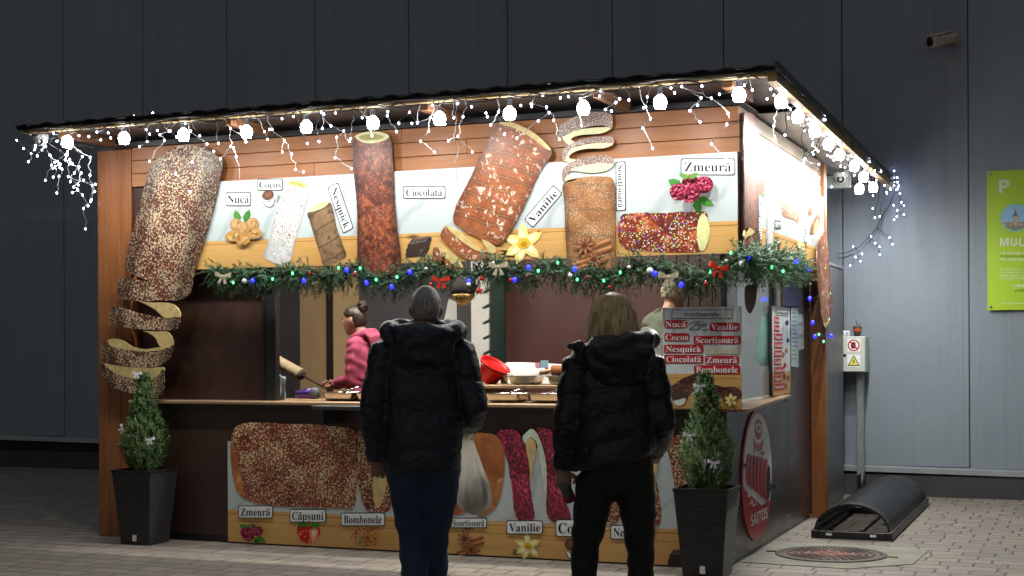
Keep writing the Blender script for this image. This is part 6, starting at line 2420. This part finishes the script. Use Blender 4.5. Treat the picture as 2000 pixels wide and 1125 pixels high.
def figure(label, loc, rot, J, skin, top, legs, shoe, hairf, headyaw=0, headpitch=0, torso=(.165, .105), curl=(.5, .5), handrot=(None, None), s=1.0, hoodf=None, slim=1.0, top_fn=None, disp=None, vox=.014):
    ctr = Vector(J['head'])
    HM = Matrix.Translation(ctr) @ Matrix.Rotation(headyaw, 4, 'Z') @ Matrix.Rotation(headpitch, 4, 'X')
    b = MB()
    # head with a face
    b.ball((0, 0, .015), (.074, .094, .105), 22, 16, M=HM)
    b.ball((0, .028, -.052), (.056, .062, .062), 16, 12, M=HM)
    b.tube([(0, .088, .028), (0, .104, -.004), (0, .112, -.024), (0, .092, -.034)], [.008, .010, .0135, .010], 8, M=HM)
    b.ball((0, .076, -.088), (.024, .020, .018), 10, 8, M=HM)
    b.ball((0, .084, .035), (.052, .016, .012), 12, 8, M=HM)
    for sg in (-1, 1):
        b.tube([(sg * .074, -.006, .022), (sg * .083, -.014, .012), (sg * .082, -.012, -.012), (sg * .074, -.004, -.034)], [(.006, .012), (.007, .016), (.007, .013), (.005, .007)], 8, M=HM)
        b.ball((sg * .034, .072, -.018), (.022, .020, .020), 10, 8, M=HM)
    nk = J['neck']
    b.tube([tuple(HM @ Vector((0, -.012, -.05))), lerp(tuple(ctr), nk, .62), nk], [.052, .052, .066], 14)
    ch, pe = J['chest'], J['pelvis']
    tw, td = torso
    b.tube([nk, lerp(nk, ch, .3), ch, lerp(ch, pe, .5), lerp(ch, pe, .8), pe, (pe[0], pe[1], pe[2] - .09)],
           [(.07, .06), (tw * .85, td * .78), (tw, td), (tw * .86, td * .92), (tw * .95, td), (tw * 1.0, td * 1.05), (tw * .7, td * .8)], 20, flat=(1, 0, 0))
    for q in 'lr':
        b.tube([lerp(nk, J['sh_' + q], .5), J['sh_' + q], lerp(J['sh_' + q], J['el_' + q], .5), J['el_' + q], lerp(J['el_' + q], J['wr_' + q], .5), J['wr_' + q]], [.05, .056, .049, .040, .037, .027], 12)
        b.tube([J['hip_' + q], lerp(J['hip_' + q], J['kn_' + q], .5), J['kn_' + q], lerp(J['kn_' + q], J['an_' + q], .35), J['an_' + q]], [.085, .074, .055, .053, .036], 14)
        an = J['an_' + q]
        b.tube([an, (an[0], an[1] + .02, an[2] - .035), (an[0], an[1] + .14, an[2] - .05)], [.036, .038, .026], 10)
    body = solid(b, vox, 3)
    for i, q in enumerate('lr'):
        M = handrot[i]
        if M is None:
            d = (Vector(J['wr_' + q]) - Vector(J['el_' + q])).normalized()
            z = -d
            y = Vector((0, 1, 0)) if abs(d.y) < .8 else Vector((0, 0, 1))
            x = y.cross(z).normalized()
            y = z.cross(x)
            M = Matrix(((x.x, y.x, z.x, 0), (x.y, y.y, z.y, 0), (x.z, y.z, z.z, 0), (0, 0, 0, 1)))
        hand(body, Matrix.Translation(J['wr_' + q]) @ M, 1 if q == 'l' else -1, curl[i], s)
    # eyes, brows and mouth are painted areas of the same skin mesh
    for sg in (-1, 1):
        body.ball((sg * .031, .085, .008), (.013, .008, .007), 10, 6, 1, M=HM)
        body.ball((sg * .031, .0925, .008), (.006, .003, .006), 8, 6, 2, M=HM)
        body.tube([(sg * .014, .100, .031), (sg * .033, .096, .036), (sg * .05, .084, .030)], [.003, .0036, .0025], 6, 2, M=HM)
    body.tube([(-.022, .085, -.058), (0, .0935, -.056), (.022, .085, -.058)], [(.004, .003), (.007, .006), (.004, .003)], 8, 3, M=HM)
    o = bpy.data.objects.new('person', body.mesh('person', [skin, inkm(.7, .7, .7), mat('dark_brows', (.03, .02, .015), .6), mat('lips', (.36, .13, .11), .5)]))
    COL.objects.link(o)
    o.location = loc
    o.rotation_euler = (0, 0, rot)
    tag(o, label, 'person')
    BASE[o.name] = (0, 0, 0)
    # trousers
    b = MB()
    b.tube([(pe[0], pe[1], pe[2] + .10), pe, (pe[0], pe[1], pe[2] - .10)], [(tw * 1.02, td * 1.05), (tw * 1.06, td * 1.14), (tw * .8, td)], 18, flat=(1, 0, 0))
    for q in 'lr':
        an = J['an_' + q]
        b.tube([J['hip_' + q], lerp(J['hip_' + q], J['kn_' + q], .5), J['kn_' + q], lerp(J['kn_' + q], an, .4), (an[0], an[1], an[2] - .03)], [.105 * slim, .094 * slim, .073 * slim, .070 * slim, .056 * slim], 14)
    solid(b, .014, 3, lambda c, n: .005 * noise.noise(c * 16) + .004 * math.sin(c.z * 60 + 5 * noise.noise(c * 6)) * max(0, 1 - abs(c.z - .5) * 3)).build('trousers', legs, o)
    for q in 'lr':
        an = J['an_' + q]
        b = MB()
        b.tube([(an[0], an[1] - .035, an[2] - .01), (an[0], an[1] - .035, an[2] - .065)], [.042, .044], 10)
        b.tube([(an[0], an[1] - .06, an[2] - .05), (an[0], an[1] + .05, an[2] - .045), (an[0], an[1] + .16, an[2] - .062), (an[0], an[1] + .20, an[2] - .066)], [(.040, .034), (.046, .036), (.046, .024), (.03, .016)], 12, flat=(1, 0, 0))
        sm = solid(b, .009, 2)
        sm.v = [(v[0], v[1], max(v[2], an[2] - .087)) for v in sm.v]
        sm.build('shoe', shoe, o)
    top_fn(J, o, HM)
    hairf(HM, o)
    return o


def to_world(o, p):
    c, s_ = math.cos(o.rotation_euler[2]), math.sin(o.rotation_euler[2])
    return (o.location[0] + c * p[0] - s_ * p[1], o.location[1] + s_ * p[0] + c * p[1], o.location[2] + p[2])


def cap_hair(mt, keep, r=(.080, .101, .112), c=(0, 0, .016), disp=.004, name='hair', extra=None):
    def f(HM, o):
        b = MB()
        b.ball(c, r, 40, 28)
        vs = []
        for v in b.v:
            w = Vector(v)
            k = 1 + disp / .1 * noise.noise(w * 60)
            vs.append(tuple(HM @ (Vector(c) + (w - Vector(c)) * k)))
        fs = [f_ for f_ in b.f if all(keep(b.v[i]) for i in f_)]
        q = MB()
        q.add(vs, fs, 0, True)
        if extra:
            extra(q, HM)
        ob = q.build(name, mt, o)
        md = ob.modifiers.new('thick', 'SOLIDIFY')
        md.thickness = .008
        md.offset = -1
    return f


# ---- the man with grey hair, from behind
px_, d_ = 826, 7.0
L_ = CAM + d_ * FW + (px_ - 1000) / FPX * d_ * RT
JM = dict(head=(.015, .035, 1.612), neck=(.0, .0, 1.475), chest=(0, 0, 1.27), pelvis=(.0, .0, .90),
          sh_l=(-.19, -.005, 1.405), el_l=(-.250, -.03, 1.13), wr_l=(-.228, .05, .885), sh_r=(.19, -.005, 1.405), el_r=(.255, -.04, 1.125), wr_r=(.222, .12, 1.035),
          hip_l=(-.085, 0, .86), kn_l=(-.055, .04, .48), an_l=(-.030, -.12, .10), hip_r=(.085, .0, .86), kn_r=(.05, .10, .48), an_r=(.045, .12, .092))
M_NAVY = fabric('navy_nylon', (.011, .016, .031), .42, .6, 20)
M_BLKN = fabric('black_nylon', (.006, .006, .007), .34, .6, 20)


def puffer(mt, spec):
    def f(J, o, HM):
        nk, ch, pe = J['neck'], J['chest'], J['pelvis']
        b = MB()
        b.tube([(0, -.01, nk[2] - .0), (0, -.01, nk[2] - .06), (0, -.005, ch[2] + .05), (0, 0, ch[2] - .08), (0, 0, (ch[2] + pe[2]) / 2), (0, .0, pe[2] + .02), (spec['hemx'], 0, spec['hem'])],
               [(.085, .085), (.185, .115), spec['chest'], spec['mid'], spec['waist'], spec['hip'], spec['hipr']], 26, flat=(1, 0, 0))
        for q in 'lr':
            wr = Vector(J['wr_' + q]) + (Vector(J['el_' + q]) - Vector(J['wr_' + q])) * spec['cuff'][0 if q == 'l' else 1]
            b.tube([lerp(nk, J['sh_' + q], .45), J['sh_' + q], lerp(J['sh_' + q], J['el_' + q], .5), J['el_' + q], lerp(J['el_' + q], tuple(wr), .5), tuple(wr)], spec['arm'], 16)
        sp = spec['pitch']
        def disp(c, n):
            w = c.z + .012 * noise.noise(Vector((c.x * 5, c.y * 5, c.z * 2))) + spec['slant'] * c.x
            k = abs(math.sin(math.pi * w / sp))
            sd = 1.0 if abs(n.z) < .8 else .3
            return sd * (spec['amp'] * (k ** .55 - .6) + .007 * noise.noise(c * 11) + .006 * noise.noise(Vector((c.x * 30, c.y * 30, c.z * 55))) * (1.3 - k))
        solid(b, .0095, 4, disp).build('jacket', mt, o)
        b = MB()
        spec['hood'](b)
        hd = lambda c, n: .008 * noise.noise(c * 13) + .006 * math.sin(c.x * 55 + 9 * noise.noise(c * 7))
        solid(b, .0095, 3, hd).build('hood', mt, o)
        for nm, fn, mm in spec.get('extra', ()):
            b = MB()
            fn(b)
            b.build(nm, mm, o)
    return f


def man_hood(b):
    ring = [(.165 * math.cos(a), -.045 + .115 * math.sin(a), 1.508 + .018 * math.sin(a)) for a in [6.2832 * i / 24 for i in range(24)]]
    b.tube(ring + [ring[0]], [(.058, .050)] * 25, 12)
    b.tube([(0, -.12, 1.535), (0, -.158, 1.46), (0, -.15, 1.38), (0, -.125, 1.325)], [(.13, .035), (.165, .055), (.145, .05), (.085, .02)], 20, flat=(1, 0, 0))


def seam(b):
    b.tube([(0, -.193, 1.45), (0, -.206, 1.41), (0, -.196, 1.36)], .0025, 6)


spec = dict(hem=.825, hemx=0, chest=(.200, .135), mid=(.200, .138), waist=(.192, .135), hip=(.190, .135), hipr=(.180, .13), arm=[.072, .076, .072, .067, .064, .057], cuff=(-.02, .10), pitch=.185, slant=.10, amp=.009, hood=man_hood,
            extra=(('drawstring', seam, M_BLACKP),))
M_GREYHAIR = hair_mat('grey_stubble', (.17, .155, .14), (.46, .43, .39), 160)
M_SKIN = skin_mat('weathered_skin', (.36, .20, .14))
M_SKIN2 = skin_mat('fair_skin', (.46, .26, .19))
M_JEANS = fabric('dark_jeans', (.018, .036, .085), .75, .35, 22, 260)
M_SHOE = mat('dark_shoe', (.012, .011, .011), .5, var=.2)
man = figure('man with cropped grey hair in a navy quilted jacket and jeans, seen from behind', (L_[0], L_[1], 0), YAW + .03, JM, M_SKIN, M_NAVY, M_JEANS, M_SHOE,
             cap_hair(M_GREYHAIR, lambda v: v[2] > -.052 + max(0, v[1]) * 1.35 and not (abs(v[0]) > .060 and -.035 < v[1] < .03 and v[2] < .03), r=(.0785, .0985, .1085), disp=.002), .0, 0, (.17, .11), (.7, 1.15), s=1.05, top_fn=puffer(M_NAVY, spec))

# carrier bag in his right hand
BG = NT('carrier_film')
_v = BG.coord()
_n = BG.noise(BG.coord(False, (1, 1, .25)), 30, 4)
_d = BG.n('BsdfDiffuse', {'Color': (.88, .87, .80)})
_t = BG.n('BsdfTranslucent', {'Color': (.95, .93, .86)})
_g = BG.n('BsdfGlossy', {'Color': (1, 1, 1), 'Roughness': .25})
_x = BG.n('BsdfTransparent', {'Color': (.9, .9, .86)})
_m1 = BG.n('MixShader', {0: .86, 1: _d.outputs[0], 2: _t.outputs[0]})
_m2 = BG.n('MixShader', {0: .08, 1: _m1.outputs[0], 2: _g.outputs[0]})
_m3 = BG.n('MixShader', {0: .05, 1: _m2.outputs[0], 2: _x.outputs[0]})
_bp = BG.n('Bump', {'Height': _n, 'Strength': .8, 'Distance': .012})
for q in (_d, _t, _g):
    BG.t.links.new(_bp.outputs[0], q.inputs['Normal'])
BG.t.links.new(_m3.outputs[0], BG.t.nodes['Material Output'].inputs[0])
hp = to_world(man, (.218, .155, .975))
cb = thing('carrier_bag', 'white thin plastic carrier bag hanging full from the right hand of the man in navy', 'carrier bag', hp)
m = MB()
n, kk = 40, 22
vs, fs = [], []
bt = to_world(man, (.255, .14, 0))
for i in range(kk + 1):
    f = i / kk
    cx = hp[0] + (bt[0] - hp[0]) * f
    cy = hp[1] + (bt[1] - hp[1]) * f
    z = hp[2] - .385 * f
    r = .022 + .064 * min(1, f / .62) ** 1.1
    if f > .8:
        r *= math.sqrt(max(.05, 1 - ((f - .8) / .2) ** 2 * .9))
    for j in range(n):
        a = 6.2832 * j / n
        k_ = 1 + (.16 * (1 - f) ** .7) * math.sin(a * 9 + 1.3) + .12 * f * noise.noise(Vector((math.cos(a) * 1.8, math.sin(a) * 1.8, f * 3.2)))
        vs.append((cx + r * 1.02 * k_ * math.cos(a), cy + r * .85 * k_ * math.sin(a), z))
for i in range(kk):
    for j in range(n):
        fs.append((i * n + j, (i + 1) * n + j, (i + 1) * n + (j + 1) % n, i * n + (j + 1) % n))
fs.append(tuple(kk * n + j for j in range(n))[::-1])
m.add(vs, fs, smooth=True)
m.build('sack', BG.mat, cb)
m = MB()
m.tube([(hp[0] - .015, hp[1], hp[2] - .015), (hp[0] - .012, hp[1] + .01, hp[2] + .03), (hp[0] + .012, hp[1] + .01, hp[2] + .03), (hp[0] + .015, hp[1], hp[2] - .015)], [(.016, .005)] * 4, 8)
m.build('handle', BG.mat, cb)
m = MB()
m.ball((bt[0] * .95 + hp[0] * .05, bt[1], hp[2] - .305), (.066, .056, .062), 16, 12)
m.ball((bt[0] + .02, bt[1] + .01, hp[2] - .255), (.045, .04, .06), 14, 10)
m.build('contents', mat('bag_contents', (.36, .30, .25), .7, var=.3, vs=14), cb)

# ---- the blonde woman, from behind
px_, d_ = 1197, 6.6
L_ = CAM + d_ * FW + (px_ - 1000) / FPX * d_ * RT
JW = dict(head=(.0, .03, 1.540), neck=(.0, .0, 1.405), chest=(.01, 0, 1.20), pelvis=(.02, 0, .86),
          sh_l=(-.172, 0, 1.335), el_l=(-.217, -.02, 1.07), wr_l=(-.228, .04, .855), sh_r=(.18, 0, 1.335), el_r=(.226, -.03, 1.07), wr_r=(.20, .14, .93),
          hip_l=(-.08, 0, .82), kn_l=(-.135, .04, .46), an_l=(-.15, -.02, .095), hip_r=(.10, 0, .82), kn_r=(.125, .03, .46), an_r=(.12, .02, .095))


def woman_hood(b):
    ring = [(.150 * math.cos(a) + .01, -.03 + .115 * math.sin(a), 1.425 + .035 * math.cos(a)) for a in [6.2832 * i / 24 for i in range(24)]]
    b.tube(ring + [ring[0]], [(.058, .050)] * 25, 12)
    b.tube([(.03, -.11, 1.465), (.03, -.15, 1.41), (.02, -.14, 1.33), (.02, -.12, 1.26)], [(.13, .035), (.17, .05), (.16, .045), (.10, .02)], 20, flat=(1, 0, 0))
    b.tube([(-.12, -.09, 1.415), (-.17, -.10, 1.425), (-.215, -.105, 1.432)], [(.045, .04), (.030, .03), (.012, .012)], 12)


spec = dict(hem=.90, hemx=.03, chest=(.182, .13), mid=(.188, .14), waist=(.192, .142), hip=(.186, .142), hipr=(.172, .135), arm=[.068, .072, .068, .062, .060, .052], cuff=(.02, .0), pitch=.125, slant=-.22, amp=.011, hood=woman_hood)


def bob(HM, o):
    b = MB()
    b.ball((0, -.004, .022), (.088, .106, .112), 24, 16, M=HM)
    b.tube([tuple(HM @ Vector(p)) for p in ((0, -.03, .06), (0, -.035, 0), (0, -.035, -.06), (0, -.035, -.12), (0, -.03, -.15))], [(.088, .078), (.103, .088), (.116, .090), (.122, .082), (.108, .06)], 22, flat=(1, 0, 0))
    HI = HM.inverted()
    def disp(c, n):
        l = HI @ c
        a = math.atan2(l.x, -l.y)
        return .006 * math.sin(a * 26 + 4 * noise.noise(c * 9)) * max(.2, min(1, (.1 - l.z) * 6)) + .008 * noise.noise(Vector((c.x * 30, c.y * 30, c.z * 6)))
    s_ = solid(b, .009, 2, disp)
    # leave the face free
    keep = []
    for f in s_.f:
        l = HI @ Vector(s_.v[f[0]])
        keep.append(not (l.y > .05 and l.z < .06 and abs(l.x) < .066))
    s_.f = [f for f, k in zip(s_.f, keep) if k]
    s_.m = s_.m[:len(s_.f)]; s_.sm = s_.sm[:len(s_.f)]; s_.uv = s_.uv[:len(s_.f)]
    # loose strands
    R = random.Random(4)
    for i in range(420):
        a = R.uniform(-2.5, 2.5)
        r = Vector((math.sin(a), -math.cos(a), 0))
        z0 = R.uniform(-.06, .09)
        w = lambda z: (.092 + .030 * min(1, max(0, (.07 - z) / .17)))
        pts = [tuple(HM @ (r * (w(z) + .004 + .004 * R.random()) * (1 if z < .08 else .85) + Vector((0, -.012, z)))) for z in (z0, z0 - .03, z0 - .06, z0 - R.uniform(.075, .105))]
        s_.tube(pts, [.0014, .0016, .0014, .0006], 4)
    for i in range(900):
        a = R.uniform(-2.6, 2.6)
        r = Vector((math.sin(a), -math.cos(a), 0))
        j = R.uniform(0, .008)
        zend = R.uniform(-.17, -.10)
        pts = [Vector((r.x * .01, .02 + r.y * .012, .134 + j))]
        for zz, rr in ((.118, .055), (.085, .086), (.04, .104), (-.01, .112), (-.06, .120), (zend, .116 + R.uniform(-.02, .012))):
            q_ = r * (rr + j + R.uniform(-.003, .003)) * 1.0
            pts.append(Vector((q_.x * .98, q_.y * .92 - .012, zz + R.uniform(-.004, .004))))
        s_.tube([tuple(HM @ p) for p in pts], [.0012, .0020, .0022, .0022, .0020, .0018, .0008], 4)
    s_.build('hair', hair_mat('dark_blond_hair', (.46, .32, .15), (.86, .68, .40), 70, .45), o)


M_BTROU = fabric('black_trousers', (.006, .006, .007), .7, .3, 24, 200)
woman = figure('woman with a blonde bob in a black puffer jacket and trousers, seen from behind', (L_[0], L_[1], 0), YAW - .03, JW, M_SKIN2, M_BLKN, M_BTROU, M_SHOE, bob, 0, 0, (.16, .11), (.75, .6), s=.95, slim=.9, top_fn=puffer(M_BLKN, spec))
hb = to_world(woman, (-.225, .075, .775))
bo = thing('drink_bottle', 'small clear bottle with a dark pink drink held low by the woman in black', 'bottle', hb)
MT = Matrix.Translation(hb) @ Matrix.Rotation(YAW, 4, 'Z') @ Matrix.Rotation(-.35, 4, 'Y') @ Matrix.Rotation(.2, 4, 'X')
m = MB()
m.lathe([(.001, -.08), (.026, -.08), (.028, -.07), (.028, -.005), (.027, .03), (.012, .075), (.011, .09)], 18, M=MT)
m.build('body', mat('bottle_grey', (.14, .13, .13), .2, var=.25, vs=30), bo)
m = MB()
m.lathe([(.0295, -.078), (.0298, -.045)], 18, M=MT)
m.f = m.f[:18]
m.build('label_band', mat('dark_pink', (.28, .02, .09), .4, var=.2, vs=30), bo)
m = MB()
m.lathe([(.013, .085), (.013, .108), (.001, .109)], 12, M=MT)
m.build('cap', M_BLACKP, bo)

# ---- the seller in pink, in profile
q = at(703, 625, 'y', .92)
gz = .12
SCALE = 1.0
hz = at(703, 626, 'y', .92)[2] - gz
seat = (q[0], .92, gz)
JS = dict(head=(.0, .045, hz - .005), neck=(.0, -.035, hz - .135), chest=(0, -.045, hz - .33), pelvis=(0, -.03, hz - .70),
          sh_l=(-.135, -.04, hz - .195), el_l=(-.165, -.03, hz - .45), wr_l=(-.07, .215, hz - .512), sh_r=(.135, -.04, hz - .195), el_r=(.19, .03, hz - .42), wr_r=(.12, .20, hz - .50),
          hip_l=(-.08, -.03, hz - .74), kn_l=(-.09, .02, hz - 1.13), an_l=(-.09, -.02, .09), hip_r=(.08, -.03, hz - .74), kn_r=(.09, .02, hz - 1.13), an_r=(.09, -.02, .09))
M_PINK = fabric('pink_fleece', (.40, .065, .14), .85, .45, 18, 240)


def hoodie(mt, hood=True, tw=(.175, .115), arm=(.062, .068, .060, .054, .05, .042), cuff=.10):
    def f(J, o, HM):
        nk, ch, pe = J['neck'], J['chest'], J['pelvis']
        b = MB()
        b.tube([lerp(nk, ch, -.05), lerp(nk, ch, .22), lerp(nk, ch, .6), ch, lerp(ch, pe, .5), lerp(ch, pe, .9), lerp(ch, pe, 1.12)],
               [(.072, .068), (.150, .095), (tw[0], tw[1]), (tw[0] * 1.02, tw[1] * 1.12), (tw[0] * .92, tw[1]), (tw[0], tw[1] * 1.05), (tw[0] * 1.0, tw[1] * 1.05)], 22, flat=(1, 0, 0))
        for q in 'lr':
            wr = lerp(J['wr_' + q], J['el_' + q], cuff)
            b.tube([lerp(nk, J['sh_' + q], .45), J['sh_' + q], lerp(J['sh_' + q], J['el_' + q], .5), J['el_' + q], lerp(J['el_' + q], wr, .5), wr], list(arm), 14)
        solid(b, .0105, 4, lambda c, n: .006 * noise.noise(c * 12) + .004 * math.sin(c.z * 70 + 8 * noise.noise(c * 7))).build('hoodie' if hood else 'sweater', mt, o)
        if hood:
            b = MB()
            z = nk[2]
            ring = [(.092 * math.cos(a), nk[1] + .0 + .092 * math.sin(a), z + .015 - .035 * math.sin(a)) for a in [6.2832 * i / 20 for i in range(20)]]
            b.tube(ring + [ring[0]], [(.024, .03)] * 21, 10)
            b.tube([(0, nk[1] - .07, z + .035), (0, nk[1] - .135, z + .0), (0, nk[1] - .14, z - .07), (0, nk[1] - .115, z - .12)], [(.09, .03), (.115, .042), (.10, .036), (.05, .014)], 16, flat=(1, 0, 0))
            solid(b, .009, 3, lambda c, n: .005 * noise.noise(c * 16)).build('hood', mt, o)
    return f


M_BRUN = hair_mat('dark_brown_hair', (.012, .008, .006), (.05, .03, .02), 120, .4)


def bun(q_, HM):
    R = random.Random(9)
    for i in range(60):
        a, b_ = R.uniform(0, 6.28), R.uniform(-1.2, 1.4)
        c = Vector((0, -.085, .105))
        r = Vector((math.cos(a) * math.cos(b_), math.sin(a) * math.cos(b_), math.sin(b_))) * .036
        t_ = r.cross(Vector((.3, .2, 1))).normalized() * .026
        q_.tube([tuple(HM @ (c + r * .9 - t_)), tuple(HM @ (c + r * 1.12)), tuple(HM @ (c + r * .9 + t_ * R.uniform(.6, 1.5)))], [.006, .009, .003], 6)


seller = figure('young woman in a pink hoodie, dark hair in a bun, in profile inside the stall', seat, math.pi / 2 - .10, JS, M_SKIN2, M_PINK, fabric('seller_trousers', (.02, .02, .025), .7), M_SHOE,
                cap_hair(M_BRUN, lambda v: v[2] > .03 + max(0, v[1]) * .35 or (v[1] < -.02 and v[2] > -.062 and not (abs(v[0]) > .06 and v[1] > -.03)), r=(.081, .102, .112), disp=.006, extra=bun), .0, -.10, (.15, .098), (1.0, 1.2), s=.92, slim=.95, top_fn=hoodie(M_PINK))
# the dough roll on its spit
yd = .98
e1, e0 = Vector(at(588, 731, 'y', yd)), Vector(at(528, 698, 'y', yd + .05))
ax = (e1 - e0).normalized()
hd = Vector(at(640, 750, 'y', .93))
ds = thing('dough_roll', 'pale raw dough roll on a wooden spit held out by the seller in pink', 'dough roll', tuple(e1))
m = MB()
ns = 40
pts = [e0 - ax * .12 + (e1 - e0 + ax * .12) * (i / ns) for i in range(ns + 1)]
m.tube(pts, [.047 + .0025 * (1 if (i // 2) % 2 else 0) for i in range(ns + 1)], 20)
m.build('dough', mat('raw_dough', (.44, .36, .22), .7, var=.16, vs=22, bump=.4, bs=90), ds)
m = MB()
m.tube([e1, e1 + ax * .022], [.044, .040], 18)
m.build('spit_end', mat('burnt_wood', (.055, .04, .035), .7, var=.3, vs=30), ds)
m = MB()
m.tube([e1 + ax * .022, e1 + ax * .25], [.012, .009], 8)
m.build('spit_handle', M_STEM, ds)

# ---- second seller in a green sweater, mostly behind the menu board and the garland
q = at(1312, 570, 'y', 1.05)
hz = q[2] - gz + .0
JG = dict(head=(.0, .02, hz - .01), neck=(.0, -.02, hz - .145), chest=(0, -.02, hz - .36), pelvis=(0, 0, hz - .74),
          sh_l=(-.19, -.02, hz - .225), el_l=(-.24, .0, hz - .50), wr_l=(-.18, .20, hz - .56), sh_r=(.19, -.02, hz - .225), el_r=(.24, 0, hz - .50), wr_r=(.18, .20, hz - .56),
          hip_l=(-.09, 0, hz - .78), kn_l=(-.09, .02, hz - 1.2), an_l=(-.09, -.02, .09), hip_r=(.09, 0, hz - .78), kn_r=(.09, .02, hz - 1.2), an_r=(.09, -.02, .09))
M_OLIVE = fabric('olive_knit', (.115, .135, .10), .85, .4, 16, 200)
figure('person in an olive green sweater inside the stall, half hidden by the menu', (q[0], 1.05, gz), -.6, JG, M_SKIN2, M_OLIVE, fabric('grey_trousers', (.03, .03, .032), .7), M_SHOE,
       cap_hair(hair_mat('fair_grey_hair', (.30, .26, .19), (.52, .47, .37), 120), lambda v: v[2] > -.04 + max(0, v[1]) * 1.3, disp=.004), .0, 0, (.17, .11), (.5, .5), top_fn=hoodie(M_OLIVE, False, (.20, .125), (.075, .085, .075, .066, .06, .05)))
